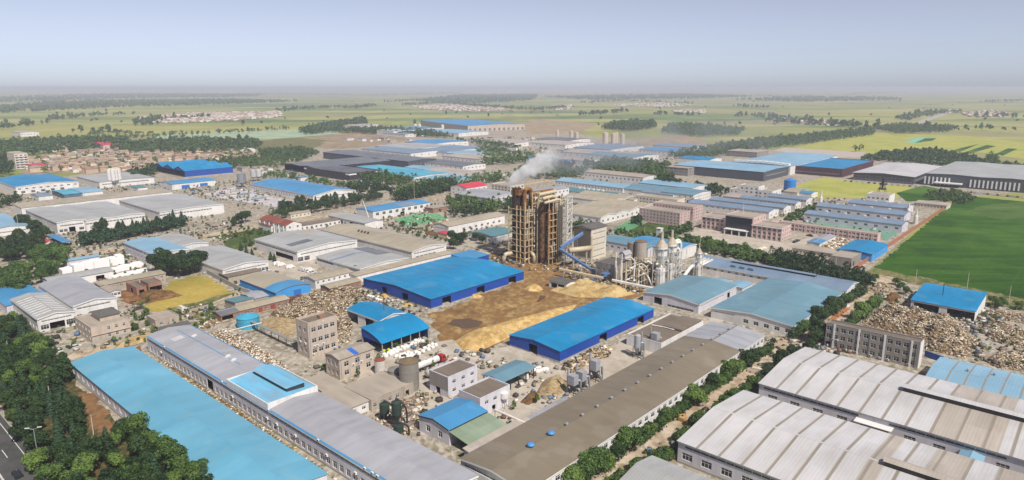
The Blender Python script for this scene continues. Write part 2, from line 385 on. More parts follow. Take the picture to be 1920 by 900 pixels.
class Bld:
    """one building: an Empty at its base with wall, roof, windows, doors ... as parts. Local x = E1 (runs away to the right), local y = E2 (away to the left).
    side S (y-) faces the sun, side W (x-) faces the lower left of the picture."""
    def __init__(s, name, label, cat, F, Rr, L, h, roof='grey', wall='white', ridge='y', prof='gable', rise=1.0, ops=(), oh=0.35, parapet=0.0,
                 trim=None, base=None, open_sides='', thick=0.16, group=None, rot=0.0, z0=0.0, ext1=0.0, ext2=0.0, rname='roof'):
        g = GRID+math.radians(rot); s.e1 = Vector((math.cos(g), math.sin(g))); s.e2 = Vector((-math.sin(g), math.cos(g)))
        l = P(L[0], L[1], h+z0).xy
        f = l-s.e2*F[1] if F[0] == 'b' else P(F[0], F[1], h+z0).xy
        r = f+P(Rr[1], Rr[2], h+z0).xy-l if Rr[0] == 'K' else P(Rr[0], Rr[1], h+z0).xy
        s.a = max(1.0, (r-f).dot(s.e1))+ext1; s.b = max(1.0, (l-f).dot(s.e2))+ext2
        if ext1 < 0: s.a = -ext1
        if ext2 < 0: s.b = -ext2
        c = f+s.e1*s.a/2+s.e2*s.b/2; s.h = h
        s.o = empty(name, (c.x, c.y, z0), g, label, cat, group)
        s.ridge = ridge; s.prof = PROF[prof](rise) if isinstance(prof, str) else prof; s.rise = rise
        s.wm = W[wall] if isinstance(wall, str) else wall; s.rm = R[roof] if isinstance(roof, str) else roof
        s.parapet = parapet; s.flat = ridge is None
        s.ops = {'S': [], 'W': [], 'N': [], 'E': []}; s.fill = []
        for op in ops: s.add_op(op)
        s.walls(open_sides); s.roof(oh, thick, rname)
        if base: s.plinth(base)
        if trim: s.trim(trim)
    def side_len(s, sd): return s.a if sd in 'SN' else s.b
    def add_op(s, op):
        sd, k = op[0], op[1]; L = s.side_len(sd)
        if k == 'w':      # n windows: side,'w',n,w,h,z[,a,b]
            n, w_, h_, z = op[2:6]; a, b = op[6:8] if len(op) > 6 else (0.0, 1.0)
            w_ = min(w_, L*(b-a)/n*0.85)
            for i in range(n):
                x = L*(a+(b-a)*(i+.5)/n); s.ops[sd].append((x-w_/2, x+w_/2, z, z+h_)); s.fill.append(('w', sd, x, z, w_, h_, None))
        elif k == 'g':    # grid: rows,n,w,h,z0,dz[,a,b]
            rows, n, w_, h_, z, dz = op[2:8]; ab = op[8:10] if len(op) > 8 else (0.0, 1.0)
            for r in range(rows): s.add_op((sd, 'w', n, w_, h_, z+r*dz)+tuple(ab))
        elif k == 's':    # glazing strip: z,h,a,b
            z, h_, a, b = op[2:6]; w_ = L*(b-a); x = L*(a+b)/2
            s.ops[sd].append((x-w_/2, x+w_/2, z, z+h_)); s.fill.append(('w', sd, x, z, w_, h_, max(2, int(w_/2.4))))
        elif k in 'dc':   # open doorway / closed door: frac,w,h[,mat]
            fr, w_, h_ = op[2:5]; x = L*fr; w_ = min(w_, L*.9)
            s.ops[sd].append((x-w_/2, x+w_/2, 0, h_))
            if k == 'c': s.fill.append(('c', sd, x, 0, w_, h_, op[5] if len(op) > 5 else 'white'))
    def ends(s): return 'WE' if s.ridge == 'x' else ('SN' if s.ridge == 'y' else '')
    def top(s, sd, x):
        """height of the wall top along a side at distance x from its origin corner"""
        if s.flat: return s.h+s.parapet
        L = s.side_len(sd)
        if sd in s.ends(): return s.h+profz(s.prof, min(1, max(0, x/L)))
        lo = sd in 'SW'; return s.h+(s.prof[0][1] if lo else s.prof[-1][1])
    def xf(s, sd, x, d, z):
        """side coords -> local; d = depth inward"""
        a, b = s.a/2, s.b/2
        if sd == 'S': return (-a+x, -b+d, z)
        if sd == 'N': return (-a+x, b-d, z)
        if sd == 'W': return (-a+d, -b+x, z)
        return (a-d, -b+x, z)
    def walls(s, open_sides):
        b = MB(); rev = 0.22
        for sd in 'SWNE':
            if sd in open_sides: 
                if sd in s.ends():      # keep the gable above the eaves
                    L = s.side_len(sd)
                    for (t0, q0), (t1, q1) in zip(s.prof, s.prof[1:]):
                        b.quad(s.xf(sd, t0*L, 0, s.h-.3), s.xf(sd, t1*L, 0, s.h-.3), s.xf(sd, t1*L, 0, s.h+q1), s.xf(sd, t0*L, 0, s.h+q0))
                continue
            L = s.side_len(sd); ops = [(max(0.05, o[0]), min(L-0.05, o[1]), o[2], min(o[3], s.h-0.15)) for o in s.ops[sd]]
            xs = {0.0, L}
            for o in ops: xs |= {round(o[0], 4), round(o[1], 4)}
            if sd in s.ends(): xs |= {round(t*L, 4) for t, _ in s.prof}
            xs = sorted(xs)
            for x0, x1 in zip(xs, xs[1:]):
                if x1-x0 < 1e-3: continue
                xm = (x0+x1)/2; z = 0.0
                for o in sorted([o for o in ops if o[0] <= xm <= o[1]], key=lambda o: o[2]):
                    if o[2] > z+1e-3: b.quad(s.xf(sd, x0, 0, z), s.xf(sd, x1, 0, z), s.xf(sd, x1, 0, o[2]), s.xf(sd, x0, 0, o[2]))
                    z = max(z, o[3])
                b.quad(s.xf(sd, x0, 0, z), s.xf(sd, x1, 0, z), s.xf(sd, x1, 0, s.top(sd, x1)), s.xf(sd, x0, 0, s.top(sd, x0)))
            for x0, x1, z0, z1 in ops:
                q = [(x0, z0), (x1, z0), (x1, z1), (x0, z1)]
                for i in range(4):
                    (xa, za), (xb, zb) = q[i], q[(i+1) % 4]
                    b.quad(s.xf(sd, xa, 0, za), s.xf(sd, xb, 0, zb), s.xf(sd, xb, rev, zb), s.xf(sd, xa, rev, za))
        if b.f: b.build('wall', s.wm, s.o)
        RZ = {'S': 0, 'N': math.pi, 'W': -math.pi/2, 'E': math.pi/2}
        for k, sd, x, z, w_, h_, ex in s.fill:
            h_ = min(h_, s.h-0.15-z)
            if h_ < .2: continue
            if k == 'w': link('window', window_mesh(w_, h_, ex), s.o, s.xf(sd, x, 0.12, z), RZ[sd])
            else: link('door', door_mesh(w_, h_, ex), s.o, s.xf(sd, x, 0.12, z), RZ[sd])
    def roof(s, oh, th, rname):
        a, b_ = s.a, s.b
        if s.flat:
            m = MB(); z = s.h
            if s.parapet > 0:
                t = 0.25; A, B = a/2, b_/2
                m.quad((-A+t, -B+t, z), (A-t, -B+t, z), (A-t, B-t, z), (-A+t, B-t, z)); s.roof_o = m.build(rname, s.rm, s.o)
                c = MB(); zp = s.h+s.parapet      # parapet coping and inner faces
                for x0, x1, y0, y1 in ((-A-.05, A+.05, -B-.05, -B+t), (-A-.05, A+.05, B-t, B+.05), (-A-.05, -A+t, -B+t, B-t), (A-t, A+.05, -B+t, B-t)):
                    c.box(x0, x1, y0, y1, zp-.02, zp+.1)
                for q in (((-A+t, -B+t), (A-t, -B+t)), ((A-t, -B+t), (A-t, B-t)), ((A-t, B-t), (-A+t, B-t)), ((-A+t, B-t), (-A+t, -B+t))):
                    c.quad((*q[0], z), (*q[1], z), (*q[1], zp), (*q[0], zp))
                c.build('parapet', s.wm, s.o)
            else:
                m.box(-a/2-oh, a/2+oh, -b_/2-oh, b_/2+oh, z, z+.25); s.roof_o = m.build(rname, s.rm, s.o)
            return
        # profile roof: mesh x runs along the ridge, mesh y across
        ln, sp = (a, b_) if s.ridge == 'x' else (b_, a)
        pr = [(t*sp-sp/2, z) for t, z in s.prof]
        (y0, z0), (y1, z1) = pr[0], pr[1]; k = (z1-z0)/(y1-y0); pr[0] = (y0-oh, z0-k*oh)
        (y0, z0), (y1, z1) = pr[-1], pr[-2]; k = (z1-z0)/(y1-y0); pr[-1] = (y0+oh, z0+k*oh)
        if s.ridge == 'y': pr = [(-y, z) for y, z in pr][::-1]
        m = MB(); x0, x1 = -ln/2-oh, ln/2+oh; up = 0.03
        for (ya, za), (yb, zb) in zip(pr, pr[1:]):
            for zz in (up, up+th): m.quad((x0, ya, s.h+za+zz), (x1, ya, s.h+za+zz), (x1, yb, s.h+zb+zz), (x0, yb, s.h+zb+zz))
            for x in (x0, x1): m.quad((x, ya, s.h+za+up), (x, yb, s.h+zb+up), (x, yb, s.h+zb+up+th), (x, ya, s.h+za+up+th))
        for y, z in (pr[0], pr[-1]): m.quad((x0, y, s.h+z+up), (x1, y, s.h+z+up), (x1, y, s.h+z+up+th), (x0, y, s.h+z+up+th))
        s.roof_o = m.build(rname, s.rm, s.o, rz=0 if s.ridge == 'x' else math.pi/2)
        s.pr = pr; s.rx = (x0, x1)
        # ridge caps
        for i in range(1, len(pr)-1):
            if len(s.prof) < 9 and pr[i][1] > pr[i-1][1] and pr[i][1] > pr[i+1][1]:
                y, z = pr[i]; c = MB(); w_ = .35; q = z-(pr[i][1]-pr[i-1][1])/(pr[i][0]-pr[i-1][0])*w_
                for sy in (-1, 1): c.quad((x0, y, s.h+z+up+th+.05), (x1, y, s.h+z+up+th+.05), (x1, y+sy*w_, s.h+q+up+th+.03), (x0, y+sy*w_, s.h+q+up+th+.03))
                c.build('ridge_cap', s.rm, s.roof_o)
    def rp(s, fx, fy, dz=0.0):
        """point on the roof; fx along E1 0..1, fy along E2 0..1 (local coords)"""
        t = fy if s.ridge == 'x' else fx
        z = s.h+(0 if s.flat else profz(s.prof, t)+.2)+dz
        return ((fx-.5)*s.a, (fy-.5)*s.b, z)
    def strips(s, ts, wdt, mat, name='skylight_strip', t0=0.0, t1=1.0, lift=.03):
        """thin sheets laid across the slopes, eave to eave, at fractions ts along the ridge"""
        ln = s.rx[1]-s.rx[0]; prev = {}
        for t in ts:
            m = MB(); n = 0
            for (ya, za), (yb, zb) in zip(s.pr, s.pr[1:]):
                fa = (ya-s.pr[0][0])/(s.pr[-1][0]-s.pr[0][0]); fb = (yb-s.pr[0][0])/(s.pr[-1][0]-s.pr[0][0])
                lo, hi = max(fa, t0), min(fb, t1)
                if hi <= lo: continue
                q0 = (lo-fa)/(fb-fa); q1 = (hi-fa)/(fb-fa); Y0, Y1 = ya+(yb-ya)*q0, ya+(yb-ya)*q1
                Z0, Z1 = s.h+za+(zb-za)*q0+.19+lift, s.h+za+(zb-za)*q1+.19+lift; xc = 0
                m.quad((xc-wdt/2, Y0, Z0), (xc+wdt/2, Y0, Z0), (xc+wdt/2, Y1, Z1), (xc-wdt/2, Y1, Z1))
            o = m.build(name, mat, s.roof_o, loc=(s.rx[0]+ln*t, 0, 0))
    def panel(s, f0, f1, g0, g1, mat, name='roof_panel', lift=.02):
        """a patch of other coloured sheet on the roof: f along the ridge, g across (0..1, in mesh direction)"""
        ln = s.rx[1]-s.rx[0]; m = MB()
        for (ya, za), (yb, zb) in zip(s.pr, s.pr[1:]):
            w_ = s.pr[-1][0]-s.pr[0][0]; fa, fb = (ya-s.pr[0][0])/w_, (yb-s.pr[0][0])/w_; lo, hi = max(fa, g0), min(fb, g1)
            if hi <= lo: continue
            q0, q1 = (lo-fa)/(fb-fa), (hi-fa)/(fb-fa)
            Y0, Y1 = ya+(yb-ya)*q0, ya+(yb-ya)*q1; Z0, Z1 = s.h+za+(zb-za)*q0+.19+lift, s.h+za+(zb-za)*q1+.19+lift
            X0, X1 = s.rx[0]+ln*f0, s.rx[0]+ln*f1
            m.quad((X0, Y0, Z0), (X1, Y0, Z0), (X1, Y1, Z1), (X0, Y1, Z1))
        return m.build(name, R[mat] if isinstance(mat, str) else mat, s.roof_o)
    def monitor(s, f0, f1, wd, ht, mat, wallm=None, name='roof_monitor', off=0.0):
        """raised ventilation ridge along the roof ridge"""
        ln = s.rx[1]-s.rx[0]; x0, x1 = s.rx[0]+ln*f0, s.rx[0]+ln*f1
        zr = s.h+max(z for _, z in s.pr)+.1; m = MB(); y = off
        m.quad((x0-.3, y-wd/2-.4, zr+ht), (x1+.3, y-wd/2-.4, zr+ht), (x1+.3, y, zr+ht+.5), (x0-.3, y, zr+ht+.5))
        m.quad((x0-.3, y+wd/2+.4, zr+ht), (x1+.3, y+wd/2+.4, zr+ht), (x1+.3, y, zr+ht+.5), (x0-.3, y, zr+ht+.5))
        o = m.build(name, R[mat], s.roof_o)
        k = MB(); k.box(x0, x1, y-wd/2, y+wd/2, zr-.9, zr+ht-.02); k.build('louvre', wallm or DSTEEL, s.roof_o)
    def plinth(s, col, h=.6):
        m = MB(); a, b = s.a/2+.06, s.b/2+.06; t = .1
        for sd in 'SW':
            L = s.side_len(sd); ds = sorted([(o[0], o[1]) for o in s.ops[sd] if o[2] <= .01]); x = 0
            for o in ds+[(L, L)]:
                if o[0]-x > .1:
                    p, q = s.xf(sd, x, -.06, 0), s.xf(sd, o[0], 0.0, h); m.box(min(p[0], q[0]), max(p[0], q[0]), min(p[1], q[1]), max(p[1], q[1]), 0, h)
                x = o[1]
        m.build('plinth', col, s.o)
    def trim(s, mat):
        """fascia along the visible gable edge and eave"""
        for sd in 'SW':
            L = s.side_len(sd); m = MB(); t = .38
            if sd in s.ends():
                for (t0, q0), (t1, q1) in zip(s.prof, s.prof[1:]):
                    m.quad(s.xf(sd, t0*L, -t, s.h+q0-.25), s.xf(sd, t1*L, -t, s.h+q1-.25), s.xf(sd, t1*L, -t, s.h+q1+.22), s.xf(sd, t0*L, -t, s.h+q0+.22))
            else:
                z = s.top(sd, 0); m.quad(s.xf(sd, 0, -t, z-.3), s.xf(sd, L, -t, z-.3), s.xf(sd, L, -t, z+.1), s.xf(sd, 0, -t, z+.1))
            m.build('fascia', mat, s.o)
    def part(s, name, mb, mat, loc=(0, 0, 0), **k): return mb.build(name, mat, s.o, loc, **k)
    def aircon(s, sd, n, z, seed=1):
        rg = random.Random(seed); L = s.side_len(sd); RZ = {'S': 0, 'W': -math.pi/2}
        for i in range(n):
            x = L*rg.uniform(.06, .94); link('air_conditioner', AC, s.o, s.xf(sd, x, 0, z+rg.choice((0, 0, 3.05))*(s.h > 6)), RZ[sd])
        for x in (L*.02, L*.5): link('downpipe', PIPE, s.o, s.xf(sd, x+.3, 0, 0), RZ[sd]).scale = (1, 1, s.h)
_ac = MB(); _ac.box(-.45, .45, -.38, -.02, 0, .65); _ac.box(-.3, .15, -.41, -.381, .12, .55, 1); AC = _ac.mesh('air_conditioner', [FRAME, DSTEEL])
_pp = MB(); _pp.box(-.07, .07, -.16, -.02, 0, 1); PIPE = _pp.mesh('downpipe', STEEL)
def B(*a, **k): return Bld(*a, **k)
# ================================================================ SETTING: ground, fields, roads
def farmland_mat():
    m, nt, b = base_mat('farmland', 0.95); b.inputs['Specular IOR Level'].default_value = 0.05
    co = coord(nt, 'Object', (1, 1, 1), -GRID)
    sep = N(nt, 'ShaderNodeSeparateXYZ'); nt.links.new(co, sep.inputs[0])
    mp = coord(nt, 'Object', (1/520, 1/170, 1), 0.62)
    vo = N(nt, 'ShaderNodeTexVoronoi'); vo.distance = 'CHEBYCHEV'; vo.inputs['Randomness'].default_value = 0.6; vo.inputs['Scale'].default_value = 1.0
    nt.links.new(mp, vo.inputs['Vector'])
    sp = N(nt, 'ShaderNodeSeparateColor'); nt.links.new(vo.outputs['Color'], sp.inputs[0])
    r = nt.nodes.new('ShaderNodeValToRGB'); cr = r.color_ramp; cr.interpolation = 'CONSTANT'
    cols = ['8a8c54', '97945a', '7d874c', '8f8f5a', '6f7d48', '999463', '858850', '8c8762', '61744a']
    cr.elements[0].color = lin(cols[0]); cr.elements[0].position = 0; cr.elements[1].color = lin(cols[1]); cr.elements[1].position = 0.14
    for i, c in enumerate(cols[2:]): cr.elements.new(0.27+0.105*i).color = lin(c)
    nt.links.new(sp.outputs[0], r.inputs[0])
    st = coord(nt, 'Object', (1/60, 1/900, 1), 0.62)
    ns = ramp(nt, noise(nt, st, 1.0, 4), 0.3, 0.7, (0.86, 0.86, 0.86, 1), (1.12, 1.12, 1.12, 1))
    nb = ramp(nt, noise(nt, coord(nt), 0.004, 5), 0.35, 0.65, (0.85, 0.9, 0.85, 1), (1.1, 1.06, 1.0, 1))
    c = mixc(nt, 1.0, mixc(nt, 1.0, r.outputs[0], ns, 'MULTIPLY'), nb, 'MULTIPLY')
    nt.links.new(c, b.inputs['Base Color']); return m
def crop_mat(name, cols, row=(1/40, 1/3), rot=0.0, tracks=False):
    m, nt, b = base_mat(name, 0.95); b.inputs['Specular IOR Level'].default_value = 0.05
    c = mixc(nt, ramp(nt, noise(nt, coord(nt, scale=(row[0], row[1], 1), rot=rot), 1.0, 5, .6), 0.35, 0.65), lin(cols[0]), lin(cols[1]))
    c = mixc(nt, ramp(nt, noise(nt, coord(nt), 0.03, 6, .65), 0.45, 0.7), c, lin(cols[2]))
    if len(cols) > 3: c = mixc(nt, ramp(nt, noise(nt, coord(nt, rot=1), 0.012, 4, .5), 0.55, 0.66), c, lin(cols[3]))
    if tracks:
        wv = N(nt, 'ShaderNodeTexWave'); wv.bands_direction = 'Y'; wv.inputs['Scale'].default_value = 0.018; wv.inputs['Distortion'].default_value = 1.2; wv.inputs['Detail Scale'].default_value = .02
        nt.links.new(coord(nt, rot=rot), wv.inputs['Vector']); f_ = ramp(nt, wv.outputs[1], 0.0, 0.015, (.28, .28, .28, 1), (0, 0, 0, 1)); c = mixc(nt, f_, c, lin('4a5a2c'))
        c = mixc(nt, ramp(nt, noise(nt, coord(nt, scale=(.02, .25, 1), rot=rot), 1.0, 6, .7), .5, .75, (0, 0, 0, 1), (.55, .55, .55, 1)), c, lin('4a6432'))
    c = mixc(nt, 1.0, c, ramp(nt, noise(nt, coord(nt), 0.5, 4, .7), 0.3, 0.7, (.82,)*3+(1,), (1.15,)*3+(1,)), 'MULTIPLY')
    nt.links.new(c, b.inputs['Base Color']); return m
g = MB(); g.quad((-26000, -400, 0), (26000, -400, 0), (26000, 26000, 0), (-26000, 26000, 0))
tag(g.build('ground', farmland_mat()), kind='structure')
YARD = ground_mat('dusty yard', ['968b7d', 'a89d90', '7d7160', '93897c', '6f6a50', 'b0a79b'], 0.016, fine=0.4)
PAVE = ground_mat('pale concrete paving', ['b0a597', 'bab0a3', '9a8e7e', 'a9a094'], 0.05, fine=0.7)
DIRT = ground_mat('brown trodden dirt', ['80613d', '967a4c', '6a5034', 'a0875a', '785a38'], 0.03, fine=0.25)
SOIL = ground_mat('red brown soil', ['7d5b3c', '946d48', '64482f'], 0.15, fine=0.8)
SCRUB = ground_mat('rough grass and soil', ['55602f', '6f6f42', '43502a', '8a7a58'], 0.06, fine=0.6)
GRASSY = ground_mat('green verge', ['46562a', '5b6634', '394722'], 0.1, fine=0.7)
ASPH = ground_mat('asphalt', ['4d4c4b', '575553', '454443'], 0.1, fine=1.2)
WHITEYARD = ground_mat('white stone yard', ['b4aeb0', 'c4bec0', '9d9898'], 0.08, fine=0.5)
PAINT = plain('white road paint', 'cfccc6', 0.7, var=0.1)
sheet('yard_ground', [(-60, 960), (-400, 700), (-250, 420), (0, 352), (200, 318), (520, 290), (640, 268), (760, 243), (1010, 240), (1160, 262), (1330, 270), (1500, 286), (1700, 300), (1930, 335), (2000, 352), (1780, 372), (1625, 510), (1935, 585), (2300, 720), (2300, 960)], YARD, 0.02)
sheet('brown_field', [(560, 258), (700, 243), (790, 246), (745, 268), (640, 280), (590, 275)], ground_mat('bare brown field', ['8f7c66', '9d8b73', '7a7158'], 0.02, fine=.2), 0.05, rough=14)
sheet('bare_field', [(960, 236), (1010, 224), (1120, 232), (1090, 248), (1000, 252)], ground_mat('bare tan field', ['96846c', 'a49077', '86785c'], 0.02, fine=.2), 0.05, rough=14)
sheet('bare_field', [(1190, 262), (1280, 252), (1335, 262), (1280, 280), (1200, 275)], ground_mat('bare tan field', ['96846c']), 0.06, rough=14)
sheet('pale_field', [(290, 258), (300, 253), (600, 240), (640, 250), (540, 259), (330, 266)], crop_mat('pale green netted field', ['93a487', 'a3ad93', '7d9472'], (1/60, 1/12), 0.3), 0.06)
sheet('grass_field', [(480, 266), (545, 258), (610, 262), (590, 280), (500, 290)], SCRUB, 0.05, rough=8)
GF = crop_mat('rich green crop', ['284a12', '40631c', '213f10', '4c6a26'], (1/120, 1/7), -GRID, True)
sheet('green_field', [(1632, 508), (1786, 378), (1800, 366), (1940, 380), (2300, 420), (2300, 640), (1920, 566)], GF, 0.04, rough=1.6)
sheet('tan_field_patch', [(1812, 396), (1850, 384), (1925, 378), (1925, 408), (1870, 412)], crop_mat('thin yellowing crop', ['465f2c', '5c6c36', '365524'], (1/50, 1/4), -GRID), 0.05, rough=2.2)
sheet('verge', [(1625, 512), (1640, 502), (1925, 562), (1925, 584)], SCRUB, 0.06, rough=2.2)
WH = crop_mat('yellow green wheat', ['9a9a4e', 'a8a35c', '85903f'], (1/40, 1/8), -GRID)
sheet('wheat_field', [(1478, 352), (1545, 332), (1640, 345), (1620, 360), (1560, 372), (1510, 372)], WH, 0.05)
sheet('wheat_field', [(1545, 366), (1640, 344), (1728, 352), (1680, 372), (1600, 372)], WH, 0.055)
sheet('dark_green_field', [(1680, 362), (1730, 348), (1800, 362), (1790, 374), (1700, 378)], GF, 0.056)
sheet('wheat_field', [(1476, 280), (1620, 248), (1830, 256), (1990, 275), (1930, 300), (1830, 285), (1620, 288), (1560, 293)], WH, 0.05)
sheet('turquoise_net_field', [(1697, 267), (1720, 258), (1752, 258), (1722, 268)], plain('turquoise netting', '6fae98', .8), 0.08)
sheet('dark_green_field', [(1715, 268), (1735, 259), (1756, 259), (1748, 264)], GF, 0.08)
for q in ([(1800, 288), (1850, 272), (1868, 274), (1820, 288)], [(1868, 288), (1890, 278), (1908, 279), (1880, 292)], [(1780, 284), (1800, 278), (1835, 270), (1800, 285)]): sheet('dark_green_field', q, GF, 0.08)
YG = crop_mat('dry yellow grass', ['a08c46', 'ab9650', '8c7c3c', '7d7a38'], (1/20, 1/6), 0.3)
sheet('dry_grass_lot', [(272, 578), (298, 552), (318, 528), (378, 514), (402, 528), (436, 548), (400, 564), (330, 580), (290, 586)], YG, 0.05, rough=2.2)
sheet('grass_strip', [(318, 578), (380, 564), (440, 548), (452, 554), (400, 570), (340, 586)], SCRUB, 0.055, rough=2.2)
sheet('grass_strip', [(340, 592), (400, 578), (412, 586), (350, 600)], SCRUB, 0.056, rough=2.2)
sheet('earth_yard', [(222, 548), (262, 540), (318, 545), (345, 556), (300, 566), (262, 572), (228, 566)], SOIL, 0.05, rough=2.2)
sheet('dirt_yard', [(800, 590), (870, 568), (985, 520), (960, 505), (900, 478), (1000, 470), (1080, 500), (1150, 525), (1210, 545), (1185, 565), (1090, 575), (1010, 610), (955, 640), (900, 660), (830, 640), (812, 615)], DIRT, 0.05, rough=2.2)
sheet('wet_stain', [(838, 608), (850, 600), (878, 597), (905, 603), (898, 613), (868, 617)], plain('wet dark soil', '5a4632', .5), 0.06, rough=0.9)
sheet('wet_stain', [(985, 560), (1005, 552), (1026, 556), (1012, 566), (992, 568)], plain('wet dark soil', '5a4632', .5), 0.06, rough=0.9)
sheet('concrete_yard', [(655, 690), (700, 660), (740, 645), (850, 640), (905, 662), (960, 650), (1060, 690), (1180, 630), (1240, 640), (1340, 590), (1360, 600), (1270, 660), (1000, 800), (870, 840), (780, 800), (690, 740)], PAVE, 0.055, rough=2.2)
sheet('car_park', [(490, 488), (575, 478), (600, 500), (560, 540), (500, 520)], PAVE, 0.055)
sheet('concrete_lot', [(455, 536), (520, 505), (585, 500), (560, 525), (530, 545)], PAVE, 0.06)
sheet('lawn', [(418, 455), (470, 425), (500, 418), (520, 432), (470, 462), (430, 470)], GRASSY, 0.05)
sheet('lawn', [(395, 445), (440, 430), (480, 424), (420, 450)], GRASSY, 0.052)
sheet('white_stone_yard', [(380, 365), (440, 350), (520, 370), (590, 385), (540, 392), (450, 378)], WHITEYARD, 0.05)
sheet('green_net_yard', [(738, 412), (785, 400), (825, 402), (838, 412), (800, 420), (760, 424)], plain('green dust netting', '5f9a6c', .9, var=.25, scale=.15), 0.05)
sheet('green_sports_court', [(1150, 430), (1180, 413), (1208, 416), (1195, 432), (1170, 438)], plain('green court paint', '5f9468', .8, var=.1), 0.05)
sheet('grass_court', [(1170, 436), (1215, 417), (1300, 428), (1260, 446)], GRASSY, 0.045)
sheet('green_court', [(1500, 425), (1540, 402), (1700, 426), (1660, 452), (1650, 440)], plain('green factory court', '66907c', .8, var=.12, scale=.1), 0.05)
sheet('office_forecourt', [(1290, 440), (1320, 425), (1480, 455), (1520, 445), (1560, 450), (1480, 490), (1430, 488), (1380, 462)], PAVE, 0.05)
sheet('office_drive', [(1440, 418), (1520, 390), (1535, 386), (1548, 390), (1470, 422)], PAVE, 0.052)
sheet('woodland_floor', [(-80, 600), (30, 590), (100, 650), (125, 690), (150, 735), (190, 770), (240, 810), (330, 880), (420, 975), (60, 1010), (50, 870), (20, 800), (-20, 740)], ground_mat('leaf litter and weeds', ['3f4425', '5a4a30', '343a1f', '6b5a3c'], .12, fine=.6), 0.03, rough=2)
sheet('bare_soil', [(150, 735), (182, 745), (205, 790), (212, 815), (200, 822), (176, 800), (160, 770)], ground_mat('red soil', ['7a5a3c', '6b4e34', '88684a'], .2, fine=.8), 0.045, rough=1.6)
sheet('bare_soil', [(105, 700), (130, 690), (225, 660), (262, 650), (262, 662), (150, 695), (125, 712)], SOIL, 0.05, rough=1.5)
sheet('village_ground', [(30, 300), (110, 285), (250, 278), (480, 280), (500, 300), (400, 306), (290, 325), (100, 326), (40, 328)], ground_mat('village earth', ['a08b72', 'b09a80', '8c7a5f', '6f7048'], .02, fine=.2), 0.06, rough=6)
# roads
def road(name, a, b, wd, mat, z, kerb=False):
    p, q = Vector(a), Vector(b); d = (q-p).normalized(); n = Vector((-d.y, d.x))*wd/2
    o = sheet(name, [p-n, q-n, q+n, p+n], mat, z, world=True)
    if kerb:
        for s_ in (-1, 1):
            m = MB(); e = n.normalized()*s_*(wd/2+.1); w_ = n.normalized()*.12
            P0, P1, P2, P3 = p+e-w_, q+e-w_, q+e+w_, p+e+w_
            for r0, r1 in ((P0, P1), (P1, P2), (P2, P3), (P3, P0)): m.quad((*r0, 0), (*r1, 0), (*r1, .14), (*r0, .14))
            m.quad((*P0, .14), (*P1, .14), (*P2, .14), (*P3, .14)); m.build('kerb', CONC, o)
    return o
hw0 = P(-30, 760).xy; hw1 = hw0-E2*260
RA = P(3, 795).xy            # right edge line of the highway
c0 = RA-E1*7.5
road('highway', c0+E2*420, c0-E2*120, 17.5, ASPH, 0.06, True)
for off, dash in ((7.2, False), (3.6, True), (-3.6, True), (-.12, False), (.12, False)):
    m = MB(); p0 = c0+E1*off; k = 0
    for t in (np.arange(-100, 300, 15) if dash else [-120]):
        ln = 6 if dash else 420
        a = p0+E2*float(t); b2 = a+E2*ln; n = E1*.09
        m.quad((*(a-n), .006), (*(a+n), .006), (*(b2+n), .006), (*(b2-n), .006))
    m.build('lane_marking', PAINT, bpy.data.objects['highway'])
LANE = ground_mat('dusty lane', ['b19f88', 'a08c72', 'bcae9b', '8b7a62'], 0.05, fine=.6)
la = P(1180, 880).xy; lb = P(1660, 545).xy
road('dusty_lane', la-E1*60, la+E1*((lb-la).dot(E1)+30), 15, LANE, 0.06)
road('side_lane', P(1452, 640).xy, P(1555, 660).xy, 9, LANE, 0.064)
road('field_lane', P(300, 612).xy, P(480, 540).xy, 6, LANE, 0.064)
road('factory_road', P(60, 690).xy, P(60, 690).xy+E1*330, 8, LANE, 0.066)
road('service_road', P(80, 490).xy, P(80, 490).xy+E1*520, 13, LANE, 0.06)
road('service_road', P(60, 395).xy-E2*70, P(60, 395).xy+E2*220, 9, LANE, 0.062)
fr0 = P(1030, 312).xy
road('far_road', P(1110, 318).xy, P(1480, 262).xy, 22, plain('pale far road', 'a09a92', .9), 0.08)
road('far_road', P(1480, 262).xy, P(1690, 240).xy, 20, plain('pale far road', 'a09a92', .9), 0.085)
road('far_road', P(1690, 240).xy, P(1790, 208).xy, 24, plain('pale far road', 'a09a92', .9), 0.09)
road('far_road', P(1450, 283).xy, P(1620, 292).xy, 20, plain('pale paved apron', 'a99d94', .9), 0.082)
sheet('paved_apron', [(1450, 283), (1470, 277), (1625, 286), (1610, 296), (1556, 296)], plain('pale paved apron', 'a99d94', .9), 0.084)

# ================================================================ NEAR BUILDINGS
WHT = FRAME
b = B('long_hall', 'long low hall with a plain light cyan roof beside the roadside trees', 'factory hall', (469, 957), ('K', 246, 651), (130, 681), 5, 'cyan', 'lav', 'y', rise=1.3, ops=[('W', 'w', 26, 2.0, 1.8, 1.6)], base=CONC)
b = B('long_hall', 'long pale grey hall with a blue streaked roof and a raised blue roofed middle', 'factory hall', (800, 948), ('K', 355, 609), (275, 630), 6.5, 'lilac', 'lav', 'y', rise=1.0,
      ops=[('W', 's', 5.0, 0.75, .01, .43), ('W', 's', 5.0, 0.75, .44, .985), ('W', 'w', 34, 1.9, 2.1, 1.0, .01, .655), ('W', 'd', .675, 4.5, 4.3), ('W', 'w', 15, 1.9, 2.1, 1.0, .69, .99)], base=CONC, trim=WHT)
G1 = b
b.panel(.0, 1, .485, .515, 'slab_g', 'ridge_flashing')
b.panel(.66, .97, .40, .425, 'blue', 'blue_roof_strip'); b.panel(.02, .99, .965, 1.0, 'blue', 'blue_eave_sheet'); b.panel(.6, 1, 0, .03, 'blue', 'blue_eave_sheet')
